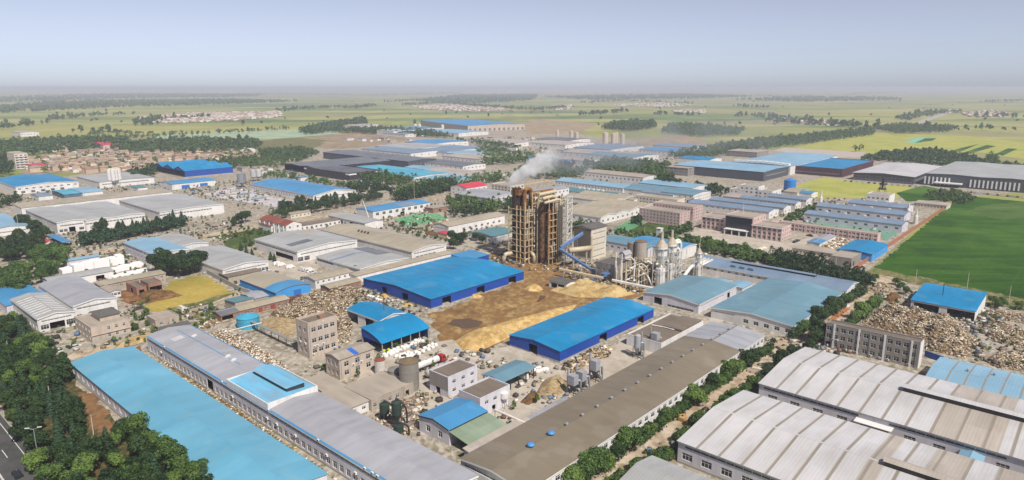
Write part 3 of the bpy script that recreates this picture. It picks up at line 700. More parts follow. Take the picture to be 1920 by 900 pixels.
b.panel(.90, .925, .52, .75, 'white', 'skylight_sheet', .06)
b.aircon('W', 14, 3.2, 7)
# raised middle
lo = Vector((*P(432, 720, 6.5).xy, 0)); hi = Vector((*P(506, 768, 6.5).xy, 0)); cB = b.o.location.xy
y0 = (hi.xy-cB).dot(E2); y1 = (lo.xy-cB).dot(E2); A = b.a/2+.25
m = MB(); zt = 8.6
for x0, x1, ya, yb in ((-A, A, y0, y0+.3), (-A, A, y1-.3, y1), (-A, -A+.3, y0+.3, y1-.3), (A-.3, A, y0+.3, y1-.3)): m.box(x0, x1, ya, yb, 5.9, zt)
b.part('raised_wall', m, W['white'])
m = MB(); m.quad((-A+.3, y0+.3, zt-.5), (0, y0+.3, zt+.1), (0, y1-.3, zt+.1), (-A+.3, y1-.3, zt-.5)); m.quad((A-.3, y0+.3, zt-.5), (0, y0+.3, zt+.1), (0, y1-.3, zt+.1), (A-.3, y1-.3, zt-.5))
b.part('raised_roof', m, roof_mat('rusty light blue sheet', '6fb4d6', .45, '8a6a55', var=.06))
m = MB(); yc = y0+2.5; ye = y1-2.5; x0, x1 = -.5, 5.5
m.quad((x0-.4, yc, zt+1.3), (x1/2+x0/2, yc, zt+2.1), (x1/2+x0/2, ye, zt+2.1), (x0-.4, ye, zt+1.3)); m.quad((x1+.4, yc, zt+1.3), (x1/2+x0/2, yc, zt+2.1), (x1/2+x0/2, ye, zt+2.1), (x1+.4, ye, zt+1.3))
m.tri((x0-.4, yc, zt+1.3), (x1+.4, yc, zt+1.3), (x1/2+x0/2, yc, zt+2.1)); b.part('roof_monitor', m, roof_mat('rusty light blue sheet', '6fb4d6'))
m = MB(); m.box(x0, x1, yc+.3, ye-.3, zt-.6, zt+1.28); b.part('louvre', m, DSTEEL)
for fx, fy in ((.62, .72), (.68, .9), (.6, .69)):
    m = MB(); m.box(-.9, .9, -.5, .5, 0, .5); b.part('roof_hatch', m, WHT, b.rp(fx, fy), rz=.5)


b = B('long_hall', 'very long hall with a dusty brown grey roof and a row of ridge vents', 'factory hall', ('b', 22.3), ('K', 1339, 606), (864, 860), 6, 'brown', 'white', 'x', rise=1.2,
      ops=[('S', 'w', 40, 2, 1.6, 3.2), ('W', 's', 4.4, .8, .05, .95)], trim=WHT)
BR = b
b.panel(.845, 1, 0, 1, 'lilac', 'pale_roof_section')
b.strips([.88, .92, .96], .35, R['bluegrey'], 'roof_seam')
vent = MB(); vent.lathe([(.28, 0), (.28, .5), (.55, .5), (.5, .8), (.1, .95)], seg=10); vm = vent.mesh('ridge_vent', STEEL)
tv = MB(); tv.lathe([(.6, 0), (.6, .35), (1.0, .4), (1.1, .7), (.7, 1.05), (.1, 1.15)], seg=14); tm = tv.mesh('turbine_vent', plain('blue painted vent', '4d86bd', .4), True)
for i in range(15):
    t = .215+i*.0525
    if t < .99: link('ridge_vent', vm, b.o, b.rp(t, .5))
for t in (.105, .165): link('turbine_vent', tm, b.o, b.rp(t, .5))

SK = roof_mat('grey translucent roof strip', '8f867a', .4, '6d6459', var=.05)
def white_hall(label, F, K, L, ops, n, mon, dusty):
    b = B('white_hall', label, 'factory hall', F, K, L, 6.3, 'white', 'lav', 'y', rise=2.0, ops=ops, base=CONC, trim=plain('grey gutter', '8d8d92', .5))
    for f0, f1 in dusty: b.panel(f0, f1, 0, 1, 'dusty', 'dust_covered_panel', .015)
    return b
b = white_hall('white roofed hall with grey cross strips at the bottom right corner', ('b', 95), ('K', 1412, 738), (1272, 827),
  [('W', 's', 4.9, .9, .02, .30), ('W', 's', 4.9, .9, .34, .62), ('W', 's', 4.9, .9, .66, .98), ('W', 'w', 17, 3.0, 2.0, 1.5)], 15, None, [(.05, .3), (.36, .44), (.52, .56)])
b.strips([1-(i+.5)/15.5-.03 for i in range(15)], .75, SK); b.monitor(.30, .52, 2.6, 1.3, 'dusty'); b.monitor(.06, .27, 2.6, 1.3, 'dusty')
b = white_hall('white roofed hall with a long ridge monitor in front of the grey three storey block', ('b', 100), ('K', 1511, 652), (1424, 719),
  [('W', 's', 4.9, .9, .03, .30), ('W', 's', 4.9, .9, .34, .62), ('W', 's', 4.9, .9, .70, .985), ('W', 'w', 8, 3.0, 2.0, 1.5, .02, .6), ('W', 'c', .655, 7.5, 4.4, 'grey'), ('W', 'w', 4, 3.0, 2.0, 1.5, .71, .99)], 15, None, [(.0, .22), (.36, .52)])
b.strips([1-(i+.5)/16.5-.03 for i in range(16)], .75, SK); b.monitor(.06, .63, 2.6, 1.4, 'white')
m = MB(); m.box(-3.2, 0, -5, 5, 4.5, 4.7); b.part('door_canopy', m, WHT, (-b.a/2, b.b*.155, 0))
B('lean_to', 'small pale blue roofed lean-to in the alley between the white roofed halls', 'shed', (1838, 872), (1884, 846), (1800, 852), 4, 'sky', 'lav', 'x', rise=.7, ops=[('W', 'w', 2, 1.5, 1.4, 1.4)])
b = B('grey_shed', 'grey roofed shed end peeking in at the bottom edge beside the lane trees', 'shed', (1300, 960), (1345, 905), (1165, 900), 5, 'grey', 'grey', 'y', rise=1.2)
b = B('office_block', 'grey three storey office block with white pillars in front of the wood heaps', 'office block', (1726, 645), (1734, 638), (1551, 606), 9.6, 'slab', 'grey', None, parapet=.5,
      ops=[('W', 'g', 3, 11, 1.8, 1.7, 1.0, 3.1, .01, .93), ('W', 'w', 1, 1.8, 1.7, 7.2, .93, 1), ('W', 'w', 1, 1.8, 1.7, 4.1, .93, 1), ('W', 'd', .962, 1.9, 2.6)], base=CONC)
for t in (.08, .355, .63, .905):
    m = MB(); m.box(-.3, .02, -.3, .3, 0, 10.1); b.part('pillar', m, WHT, (-b.a/2-.02, -b.b/2+t*b.b, 0))
m = MB(); m.box(0, .12, -b.b/2, -b.b/2, 0, 1); 
m = MB(); m.box(-b.a/2, b.a/2, -.14, -.02, 0, 9.9); b.part('end_facing', m, W['white'], (0, -b.b/2, 0))  # sunlit end of the grey block, its brightness put into a white sheet
b.aircon('W', 10, .6, 6)
b = B('pale_blue_hall', 'pale blue roofed hall with grey strips at the right edge', 'factory hall', (2060, 799), (2120, 750), (1740, 704), 5, 'sky', 'white', 'y', rise=1.2, ops=[('W', 'w', 14, 2, 1.5, 2)])
b.strips([.1+.11*i for i in range(8)], .5, SK, lift=.03); 
link('ridge_vent', vm, b.o, b.rp(.7, .62)); link('ridge_vent', vm, b.o, b.rp(.6, .78))
b = B('open_shed', 'bright blue roofed open-fronted shed behind the wood heaps near the green field', 'shed', (1829, 584), (1845, 556), (1710, 561), 5, 'bright_blue', 'white', 'y', 'quarter', 1.8, ops=[('W', 'd', .21, 10.5, 4.2), ('W', 'd', .75, 10, 4.2)])
m = MB(); m.tube([(0, 0, -2), (0, 0, 5.5)], .16, 6); b.part('chimney_pipe', m, DSTEEL, b.rp(.45, .6))
b = B('wide_hall', 'faded teal hall with a white ridge line joined to a longer blue grey hall', 'factory hall', (1488, 612), (1585, 549), (1332, 578), 4.6, 'teal', 'white', 'x', rise=1.5, ops=[('W', 'w', 5, 2.2, 1.7, 1.2, 0, .62), ('W', 's', 3.2, .5, .7, .95), ('S', 'w', 14, 2, 1.5, 1.4)], trim=WHT)
b.panel(0, 1, .492, .508, 'white', 'ridge_flashing')
b = B('wide_hall', 'long blue grey roofed hall behind with a low monitor along its ridge', 'factory hall', (1586, 546), (1615, 530), (1298, 492), 4.9, 'bluegrey', 'white', 'y', rise=1.6, trim=WHT, ops=[('S', 'd', .5, 4, 3.5), ('W', 'w', 20, 1.5, 1, 3)])
b.monitor(.22, .76, 2.2, .9, 'bluegrey', off=-.3)
for t in (.60, .66, .72):
    m = MB(); m.box(-1.8, 1.8, -1.4, 1.4, .1, 1.0); b.part('skylight_hood', m, R['bluegrey'], b.rp(.25, t))
b = B('teal_shed', 'faded teal roofed shed with a dark doorway beside the pale sawdust heap', 'shed', (1310, 571), (1382, 536), (1210, 546), 4.4, 'teal', 'lav', 'x', rise=1.6, ops=[('W', 'd', .72, 4.2, 3.4), ('W', 's', .1, 1.2, .08, .55), ('S', 'd', .78, 3, 3), ('S', 's', 2.6, .6, .05, .65)], trim=WHT)
b = B('blue_shed', 'larger bright blue shed beside the rusty tower', 'storage shed', (808, 561), (978, 508), (678, 523), 5, 'bright_blue', 'deepblue', 'x', rise=1.6,
      ops=[('W', 'd', .36, 4.5, 4), ('W', 'd', .67, 3.5, 4), ('S', 'd', .15, 5.5, 4), ('S', 'd', .50, 5.5, 4), ('S', 'd', .86, 5.5, 4)], base=CONC)
b = B('blue_annex', 'dusty blue annex at the back end of the larger bright blue shed', 'shed', (880, 487), (905, 475), (850, 478), 5.2, 'blue', 'deepblue', 'x', 'mono', .4)
b = B('blue_shed', 'smaller bright blue shed in the middle of the yard beside the sawdust', 'storage shed', (1050, 659), (1230, 580), (957, 628), 4.5, 'bright_blue', 'deepblue', 'x', rise=1.3,
      ops=[('W', 'd', .52, 4.2, 3.8), ('S', 'd', .42, 5, 3.6), ('S', 'd', .84, 5, 3.6)], base=CONC)
# centre cluster
b = B('tower_block', 'tall beige four storey block beside the wood chip heap', 'block', (577, 610), (632, 595), (550, 602), 13.4, 'slab', 'beige', None, parapet=.8,
      ops=[('S', 'w', 4, 1.9, 1.7, 10.2, .08, .95), ('S', 'w', 4, 1.9, 1.7, 5.9, .08, .95), ('S', 'w', 4, 1.9, 1.7, 1.8, .08, .95), ('W', 'g', 3, 2, 1.7, 1.6, 1.8, 4.1, .1, .9)])
m = MB(); m.box(-1.2, 1.2, -1, 1, 0, 1.3); b.part('roof_hut', m, W['brick'], b.rp(.65, .45))
m = MB(); m.box(-.15, .15, -.12, 0, 0, 13.9); b.part('downpipe', m, WHT, (.3, -b.b/2, 0))
b.aircon('S', 5, 1.2, 3); b.aircon('W', 2, 5.4, 4)
b = B('beige_house', 'beige three storey house with blue tarpaulin on its shallow roof', 'block', (636, 675), (704, 654), (604, 665), 7.6, 'slab_l', 'beige', 'x', rise=.8, ops=[('S', 'g', 2, 3, 1.9, 1.8, 1.2, 3.2, .04, .98), ('W', 'g', 2, 3, 1.4, 1.7, 1.2, 3.2, .05, .95)])
b.panel(.42, .55, .0, .55, plain('blue tarpaulin', '2c62b8', .5), 'tarpaulin', .05)
b.aircon('S', 3, .9, 5)
B('flat_house', 'low flat building with a debris strewn roof beside the steel tank', 'building', (696, 752), (766, 716), (652, 722), 3.6, 'slab_l', 'plaster', None, parapet=.35, ops=[('S', 'w', 4, 1.3, 1.3, 1.1, 0, .7), ('S', 'd', .85, 1.4, 2.3)])
B('annex', 'low white annex with two windows beside the dark dust hoppers', 'building', (655, 766), (694, 753), (612, 736), 3.4, 'slab_l', 'white', 'x', 'mono', .4, ops=[('S', 'w', 2, 1.4, 1.1, 1.2)])
B('annex', 'low pale roofed annex behind the raised blue roof section', 'building', (612, 738), (650, 724), (572, 714), 3.0, 'slab_l', 'lav', 'x', 'mono', .4)
b = B('flat_block', 'taller of two grey boxy buildings, beside the tanker trucks', 'building', (840, 710), (897, 688), (802, 697), 7.0, 'slab', 'lav', None, parapet=.4, ops=[('S', 'g', 2, 3, 1.6, 1.2, 1.6, 3.0, .05, .98), ('W', 'd', .55, 2.2, 2.6)])
b.part('end_facing', MB().box(-.12, -.01, -b.b/2, b.b/2, 2.8, 7.35), wall_mat('grey cement wall', '8f8882', .3), (-b.a/2, 0, 0))
b = B('flat_block', 'lower of two grey boxy buildings, with a white hopper on its side', 'building', (900, 750), (957, 724), (859, 734), 6.2, 'slab', 'lav', None, parapet=.4, ops=[('S', 'w', 3, 1.6, 1.2, 3.8, .08, .92), ('S', 'd', .45, 1.6, 2.4)])
b = B('blue_house', 'light blue roofed house with a dusty green lean-to', 'building', (842, 806), (914, 772), (786, 779), 5, 'blue', 'lav', 'x', rise=1.1, ops=[('W', 'w', 2, 1.8, 2.0, 1.2, .1, .9)], trim=DSTEEL)
m = MB(); a_, b_ = b.a/2, b.b/2
m.quad((-a_-.3, -b_-.1, 4.7), (a_+.3, -b_-.1, 4.7), (a_+.3, -b_-9.5, 3.2), (-a_-.3, -b_-9.5, 3.2)); m.quad((-a_-.3, -b_-.1, 4.6), (a_+.3, -b_-.1, 4.6), (a_+.3, -b_-9.5, 3.1), (-a_-.3, -b_-9.5, 3.1)); b.part('lean_to_roof', m, R['green'])
for x in (-a_, 0, a_):
    b.part('post', MB().box(-.12, .12, -.12, .12, 0, 3.1), DSTEEL, (x, -b_-9.3, 0))
b = B('open_canopy', 'pale blue canopy on posts between the grey boxy buildings and the blue shed', 'canopy', (942, 717), (1003, 689), (902, 704), 4.2, 'teal', 'lav', 'x', rise=.8, open_sides='SWNE')
for i in range(5):
    for j in (-1, 1): b.part('post', MB().box(-.14, .14, -.14, .14, 0, 4.2), DSTEEL, ((i/4-.5)*b.a*.96, j*b.b*.47, 0))
b.panel(.3, .62, .49, .51, 'white', 'ridge_flashing')
b = B('arched_canopy', 'bright blue curved canopy on posts over the white bags', 'canopy', (716, 644), (809, 616), (684, 627), 4.6, 'bright_blue', 'deepblue', 'x', 'quarter', 3.2, open_sides='SW')
for i in range(6): b.part('post', MB().box(-.16, .16, -.16, .16, 0, 4.6), CONC, ((i/5-.5)*b.a*.98, -b.b/2+.2, 0))
b.part('post', MB().box(-.16, .16, -.16, .16, 0, 7.6), CONC, (-b.a/2+.2, b.b/2-.3, 0))
b = B('blue_shed', 'small bright blue gabled shed with a thin chimney behind the curved canopy', 'shed', (711, 602), (760, 586), (650, 580), 5.2, 'bright_blue', 'white', 'y', rise=1.4, ops=[('W', 'd', .82, 7.5, 4.4), ('W', 'd', .3, 6, 4.4)], trim=WHT)
b.part('chimney_pipe', MB().tube([(0, 0, -1), (0, 0, 6)], .18, 8), plain('rusty pipe', '6a4a3a', .8), b.rp(.55, .3))
b = B('flat_workshop', 'white walled workshop with a brown debris dotted flat roof above the long brown hall', 'building', (1240, 646), (1315, 603), (1192, 620), 4.2, 'slab', 'white', None, parapet=.4, ops=[('S', 'd', .85, 2, 2.8), ('S', 'c', .66, 4, 2.8), ('S', 'w', 6, 1, .8, .6, .0, .5)])
b.part('upper_roof', MB().box(0, b.a*.48, -b.b*.46, b.b*.1, 4.25, 5.2), R['slab'], (0, 0, 0))
b.part('roof_hose', MB().tube(curve_pts([(-1, b.b*.4, 4.5), (0, 0, 4.6), (-.5, -b.b*.2, 4.6), (3, -b.b*.42, 4.5)]), .2, 6), WHT)
B('lean_to', 'narrow white lean-to roof along the near end of the long brown hall', 'shed', (880, 848), (992, 787), (871, 843), 3.4, 'dusty', 'lav', 'x', 'mono', .3)
B('low_roof', 'low lilac grey slab roof beside the long brown hall', 'shed', (1015, 797), (1072, 751), (980, 788), 1.6, 'lilac', 'lav', None)

# ================================================================ LEFT SIDE
b = B('twin_hall', 'white hall bay with pale skylight strips on its grey roof', 'factory hall', (69, 599), (136, 581), (12, 563), 6.2, 'grey', 'white', 'y', rise=1.3, ops=[('S', 'd', .5, 5.5, 3.6), ('S', 'w', 1, 3, 2, 1.2, .05, .3), ('S', 'w', 1, 4, 2.4, 1, .72, 1), ('S', 's', 4.5, .7, .1, .9), ('W', 's', 4.7, .8, .02, .98), ('W', 'w', 9, 2, 1.9, 1.2)], trim=WHT)
b.strips([.12+.085*i for i in range(9)], .8, plain('pale skylight sheet', 'e2ded8', .5), t0=.12, t1=.95)
b = B('twin_hall', 'taller white hall bay with a plain lilac grey roof', 'factory hall', (136, 575), (214, 556), (73, 533), 7.2, 'lilac', 'white', 'y', rise=1.5, ops=[('S', 's', 5.4, .8, .08, .85), ('S', 'w', 4, 2, 1.6, 1.5)], trim=WHT)
b = B('blue_shed', 'blue roofed shed cut by the left edge behind the trees', 'shed', (12, 574), (70, 545), (-60, 540), 4, 'blue', 'lav', 'y', rise=.8)
b = B('beige_house', 'beige two storey house with a hipped penthouse roof beside the twin hall', 'house', (170, 616), (235, 595), (144, 594), 6.3, 'slab_l', 'beige', None, parapet=.3, ops=[('S', 'g', 2, 3, 1, 1.4, 1.2, 3, .35, .95), ('W', 'g', 2, 5, 1.5, 1.5, 1.2, 3)])
a_, b_ = b.a/2, b.b/2; x0, x1, ya, yb = -a_*.25, a_*.8, -b_*.4, b_*.6
b.part('penthouse', MB().box(x0, x1, ya, yb, 6.31, 8.4), W['beige'])
m = MB(); o_ = .6; xm, ym = (x0+x1)/2, (ya+yb)/2; q = [(x0-o_, ya-o_, 8.4), (x1+o_, ya-o_, 8.4), (x1+o_, yb+o_, 8.4), (x0-o_, yb+o_, 8.4)]; t0, t1 = (xm-1.2, ym, 10), (xm+1.2, ym, 10)
m.quad(q[0], q[1], t1, t0); m.quad(q[2], q[3], t0, t1); m.tri(q[1], q[2], t1); m.tri(q[3], q[0], t0); m.quad(*q); b.part('hip_roof', m, R['slab_g'])
m = MB(); m.box(-a_-.4, a_+.4, -b_-.4, -b_+.02, 3.0, 3.25); b.part('ledge', m, W['beige'])
B('low_house', 'low beige house with a flat roof beside the dry grass lot', 'house', (291, 602), (334, 591), (279, 592), 3.4, 'slab_l', 'plaster', None, parapet=.3, ops=[('W', 'w', 2, 1.3, 1.3, 1.1), ('S', 'w', 2, 1.2, 1.2, 1.2)])
B('low_shed', 'narrow dark roofed shed at the head of the long grey hall', 'shed', (303, 620), (355, 606), (300, 616), 3, 'slab_g', 'plaster', 'x', 'mono', .4)
b = B('brick_ruin', 'unfinished brown brick building behind the earth heap', 'ruin', (278, 533), (303, 528), (257, 527), 4.6, 'slab', 'brick', None, parapet=.3, ops=[('S', 'd', .3, 3, 3), ('S', 'd', .75, 3, 3), ('W', 'd', .3, 2.4, 3), ('W', 'd', .72, 2.4, 3)])
B('brick_ruin', 'roofless left wing of the unfinished brick building', 'ruin', (256, 542), (272, 537), (241, 531), 3.8, 'slab', 'brick', None, parapet=.6, ops=[('W', 'd', .5, 3, 3), ('S', 'd', .5, 2.4, 3)])
B('low_house', 'small white house with dark windows left of the brick ruin', 'house', (206, 548), (224, 543), (184, 538), 3.2, 'slab_l', 'white', 'y', rise=.6, ops=[('S', 'w', 3, 1.4, 1.4, 1.1), ('W', 'w', 3, 1.3, 1.3, 1.1)])
B('long_shed', 'long narrow tan roofed shed behind the brick ruin', 'shed', (187, 536), (300, 508), (183, 530), 4, 'tan', 'plaster', 'x', 'mono', .5, ops=[('S', 'w', 8, 1.4, 1, 2)])
B('long_shed', 'grey roofed shed in front of the white foam stacks', 'shed', (92, 529), (205, 504), (70, 523), 4.2, 'grey', 'white', 'x', rise=.8, ops=[('S', 'd', .78, 4, 3)])
B('small_shed', 'pale blue roofed shed behind the white foam stacks', 'shed', (125, 490), (182, 478), (118, 487), 4, 'sky', 'lav', 'x', rise=.5)
b = B('blue_hall', 'two storey hall with a light blue roof behind the dark tall trees', 'factory hall', (290, 478), (340, 462), (222, 456), 7.2, 'sky', 'lav', 'y', rise=1.0, ops=[('W', 'g', 2, 8, 1.8, 1.6, 1.3, 3.2), ('S', 'g', 2, 4, 1.8, 1.6, 1.3, 3.2)], trim=WHT)
b = B('grey_hall', 'grey roofed white hall right behind the light blue two storey hall', 'factory hall', (330, 465), (394, 456), (276, 449), 6.6, 'grey', 'white', 'y', rise=1.4, ops=[('S', 's', 3.6, .8, .1, .95)], trim=WHT)
b = B('grey_hall', 'grey roofed hall with a row of slit windows left of the car park', 'factory hall', (417, 506), (500, 488), (335, 475), 5.8, 'grey', 'white', 'y', rise=1.6, ops=[('S', 's', 3.8, .7, .06, .94), ('S', 'w', 6, 2.2, 1.8, .8, .5, 1)], trim=WHT)
B('dark_lean_to', 'dark flat lean-to below the slit windowed hall', 'shed', (428, 520), (492, 508), (412, 513), 3, 'slab', 'plaster', 'x', 'mono', .3)
b = B('tan_shed', 'dusty tan shed with a bright blue front end roof and blue gable wall', 'shed', (517, 549), (587, 535), (446, 524), 3.8, 'tan', 'blue', 'y', 'arc', 1.6, ops=[('S', 'c', .6, 4, 2.8, 'blue')])
b.panel(0, .3, 0, 1, 'blue', 'blue_roof_section')
B('small_house', 'small house with a grey green roof beside the long brick row', 'house', (441, 571), (472, 561), (418, 563), 3.8, 'greenteal', 'plaster', 'x', 'monoback', .9, ops=[('S', 'w', 2, 1.2, 1.1, 1.3)])
B('small_house', 'small house with a pale grey roof behind the grey green roofed one', 'house', (474, 561), (502, 554), (455, 551), 4.0, 'lilac', 'plaster', 'x', rise=.8, ops=[('S', 'w', 2, 1.2, 1.1, 1.3)])
b = B('brick_row', 'long low brick row house with red doors and a dark slate roof end', 'row house', (414, 592), (541, 560), (400, 584), 3.2, 'tan', 'brick', 'x', rise=.8, ops=[('S', 'd', .09, 5, 2.6), ('S', 'w', 8, 1.3, 1.2, 1.1, .2, 1), ('S', 'c', .36, 1.8, 2.3, 'red'), ('S', 'c', .56, 1.8, 2.3, 'red'), ('S', 'c', .75, 2.2, 2.4, 'red')])
b.panel(0, .26, 0, 1, 'dark', 'slate_roof_section')
B('brick_row', 'shorter low brick row house beside the larger blue shed', 'row house', (618, 541), (675, 526), (597, 536), 4, 'tan', 'brick', 'x', rise=.7, ops=[('S', 'c', .28, 1.8, 2.4, 'red'), ('S', 'c', .75, 1.8, 2.4, 'red'), ('S', 'w', 5, 1.2, 1.2, 1.4, 0, 1)])
B('office_row', 'white two storey office row with small windows and a grey brown roof', 'office', (591, 526), (659, 509), (576, 517), 4.6, 'tan', 'white', 'x', rise=.7, ops=[('S', 'w', 7, 1.2, 1.2, 2.6)])
GR = 'grey'
b = B('white_hall', 'wide grey roofed white hall facing the car park', 'factory hall', (557, 472), (669, 450), (475, 449), 6.6, 'grey', 'white', 'y', rise=1.7, ops=[('S', 's', 4.2, .8, .05, .97), ('S', 'w', 2, 4, 2.6, .4, 0, .2), ('W', 's', 4.4, .8, .02, .98), ('W', 'd', .3, 20, 3.0)], trim=WHT)
b.panel(.7, .95, .1, .35, 'tan', 'dusty_roof_section'); b.panel(.25, .4, .55, .9, 'dark', 'worn_roof_patch')
b = B('white_hall', 'long tan roofed white hall behind the car park hall', 'factory hall', (772, 472), (834, 457), (604, 430), 5.6, 'tan', 'white', 'y', rise=1.6, ops=[('S', 's', 3.6, .8, .06, .95), ('S', 'w', 5, 3, 1.6, .6, .1, .7), ('W', 's', 3.8, .5, .01, .99)], trim=WHT)
for i in range(8):
    m = MB(); m.box(-.5, .5, -.5, .5, 0, .5); b.part('roof_vent', m, DSTEEL, b.rp(.35+.06*(i % 2), .58+.018*i))
b = B('grey_hall', 'lower patchy grey roofed hall between the two white halls and the blue shed', 'factory hall', (674, 505), (768, 484), (575, 485), 4.6, 'grey', 'white', 'y', rise=1.2, ops=[('W', 's', 2.4, 1.4, .6, .98)], trim=WHT)
b.panel(.62, .68, .35, 1, 'bluegrey', 'roof_patch'); b.panel(.4, .95, .0, .3, 'dark', 'roof_patch')
B('long_shed', 'narrow pale grey roof along the back of the larger bright blue shed', 'shed', (668, 518), (845, 474), (657, 514), 3.6, 'tan', 'white', 'x', 'mono', .4)
b = B('villa_office', 'white columned office with a terracotta hip roof beside the lawns', 'office', (536, 423), (560, 417), (484, 411), 7, 'terra', 'white', 'y', rise=2.2, ops=[('W', 'g', 2, 8, 1.6, 1.7, 1.2, 3.2), ('S', 'g', 2, 2, 1.4, 1.6, 1.2, 3.2)])
for i in range(6):
    m = MB(); m.lathe([(.4, 0), (.35, 6.5)], seg=8); b.part('column', m, WHT, (-b.a/2-.8, (i/5-.5)*b.b*.9, 0))
B('porch_house', 'terracotta roofed porch wing beside the columned office', 'office', (508, 424), (524, 418), (492, 417), 4.4, 'terra', 'white', 'y', rise=1.4, ops=[('S', 'w', 2, 1.2, 1.4, 1.2)])
B('row_house', 'long white row of small rooms with a brown roof right of the columned office', 'row house', (562, 424), (640, 408), (554, 420), 4, 'slab', 'white', 'x', rise=.8, ops=[('S', 'w', 10, 1.6, 1.6, 1.1)])
B('small_row', 'low pale row house behind the columned office under the trees', 'row house', (545, 402), (580, 396), (538, 399), 3.4, 'tan', 'cream', 'x', rise=.5, ops=[('S', 'w', 5, 1.3, 1.2, 1.1)])
b = B('grey_shed', 'open sided grey roofed shed beside the building site crane', 'shed', (684, 419), (708, 411), (636, 401), 5, 'grey', 'white', 'y', rise=.8, ops=[('W', 'd', .3, 10, 3.8), ('W', 'd', .7, 10, 3.8)])
b = B('white_works', 'white works with a streaked blue roof behind the green netted site', 'factory hall', (699, 397), (802, 379), (679, 389), 6.6, 'blue', 'white', 'x', rise=1.2, ops=[('S', 'w', 8, 3, 2.2, 3.2, .02, .9), ('S', 'w', 1, 2.4, 2.0, 3.2, .91, .99), ('S', 'd', .5, 4, 3)])
b.panel(.5, .8, 0, .5, 'bluegrey', 'worn_roof_section')
B('brick_hut', 'small brown brick block right of the white works', 'building', (812, 391), (836, 386), (803, 387), 4, 'tan', 'brick', None, ops=[('S', 'w', 4, 1.4, 1.6, 1.2)])
b = B('white_works', 'white walled shed with a dusty tan roof above the dark green trees', 'factory hall', (841, 425), (942, 403), (809, 420), 6, 'tan', 'white', 'x', rise=1.4, ops=[('S', 'w', 7, 2.4, 1.6, 1.6, .2, .95), ('W', 's', 3.4, .7, .1, .9)])
B('red_shed', 'small red roofed shed beside the tan roofed white shed', 'shed', (838, 440), (846, 437), (824, 436), 3.2, 'red', 'cream', 'x', 'mono', .5)
B('green_shed', 'dark teal roofed white shed left of the rusty tower', 'shed', (924, 444), (962, 433), (889, 434), 5, 'greenteal', 'white', 'x', rise=1.2, ops=[('S', 's', 3, .5, .05, .8), ('W', 'w', 3, 2, 1.4, 1.5)])
b = B('red_roof_house', 'white building with a bright red hip roof', 'house', (874, 353), (912, 347), (852, 348), 8, 'red', 'white', 'x', [(0, 0), (.5, 2.6), (1, 0)], 2.6, ops=[('W', 'g', 2, 3, 1.6, 1.6, 1.4, 3.4), ('S', 'g', 2, 4, 1.6, 1.6, 1.4, 3.4)])
B('grey_hall', 'grey roofed hall in front of the red roofed building', 'factory hall', (917, 372), (966, 361), (866, 360), 6.4, 'lilac', 'lav', 'y', rise=1.2, ops=[('S', 's', 3.8, .6, .1, .9), ('W', 'w', 10, 1.5, 1.2, 2)], trim=WHT)
b = B('dark_office', 'dark glazed office block half hidden by the steam', 'office block', (957, 350), (975, 345), (930, 344), 9, 'slab_l', 'cream', None, parapet=.5, ops=[('W', 'g', 3, 6, 2.6, 1.8, 1, 2.8), ('S', 'g', 3, 4, 2.6, 1.8, 1, 2.8)])
B('white_block', 'white building with a row of square windows right behind the tower top', 'factory hall', (1003, 363), (1053, 350), (985, 358), 9, 'lilac', 'white', 'x', rise=.6, ops=[('S', 'w', 9, 2, 1.6, 5.6)])
# ================================================================ RIGHT MIDDLE DISTANCE
b = B('white_long_block', 'long white block with a row of small windows and a brownish roof', 'factory hall', (1206, 333), (1226, 328), (1095, 322), 8, 'slab_l', 'white', 'y', rise=1.0, ops=[('W', 'w', 15, 2, 1.8, 3.6)])
B('blue_roof_hall', 'pale blue roofed hall in front of the long white block', 'factory hall', (1168, 353), (1190, 347), (1050, 337), 6, 'sky', 'white', 'y', rise=1.6, ops=[('W', 'w', 22, 1.6, 1.3, 3)])
b = B('blue_roof_hall', 'teal blue roofed hall with white skylight boxes right of the tower', 'factory hall', (1148, 368), (1164, 362), (1055, 355), 5.6, 'greenteal', 'white', 'y', rise=1.6, ops=[('W', 'w', 14, 1.8, 1.3, 2.6)])
for i in range(6): b.part('skylight_box', MB().box(-1, 1, -1.2, 1.2, -.2, .9), WHT, b.rp(.5, .3+i*.09))
B('tan_hall', 'small tan roofed hall with a white gable behind the yellow block', 'factory hall', (1188, 375), (1208, 368), (1160, 366), 5, 'tan', 'white', 'y', rise=1.2, ops=[('S', 'w', 4, 2, 1.3, 2)])
B('blue_roof_hall', 'grey blue hall with an arched white gable beside the long white block', 'factory hall', (1235, 361), (1268, 352), (1175, 350), 5.6, 'teal', 'white', 'y', 'arc', 1.6, ops=[('S', 's', 2.8, .8, .1, .9)])
B('blue_roof_hall', 'grey blue roofed white hall with many windows at its right end', 'factory hall', (1300, 366), (1332, 358), (1255, 356), 7, 'teal', 'white', 'y', rise=1.2, ops=[('S', 'g', 2, 9, 1.4, 1.3, 1.4, 2.8), ('W', 'g', 2, 6, 1.4, 1.3, 1.4, 2.8)])
B('blue_roof_hall', 'slate blue hall between the arched gable hall and the many windowed hall', 'factory hall', (1262, 366), (1280, 360), (1218, 356), 5.4, 'bluegrey', 'white', 'y', rise=1.4, ops=[('S', 'w', 4, 1.5, 1.3, 2)])
B('blue_roof_hall', 'long pale blue roof behind the arched gable hall', 'factory hall', (1298, 353), (1330, 347), (1200, 342), 6, 'sky', 'white', 'y', rise=1.2)
b = B('sawtooth_hall', 'wide tan roofed hall with wavy white gable walls right of the tower', 'factory hall', (1126, 408), (1226, 382), (1058, 392), 5.4, 'tan', 'white', 'y', 'saw4', 1.7, ops=[('S', 'w', 12, 2.2, 1.6, 1.6), ('W', 'w', 6, 2, 1.3, 2)], trim=WHT)
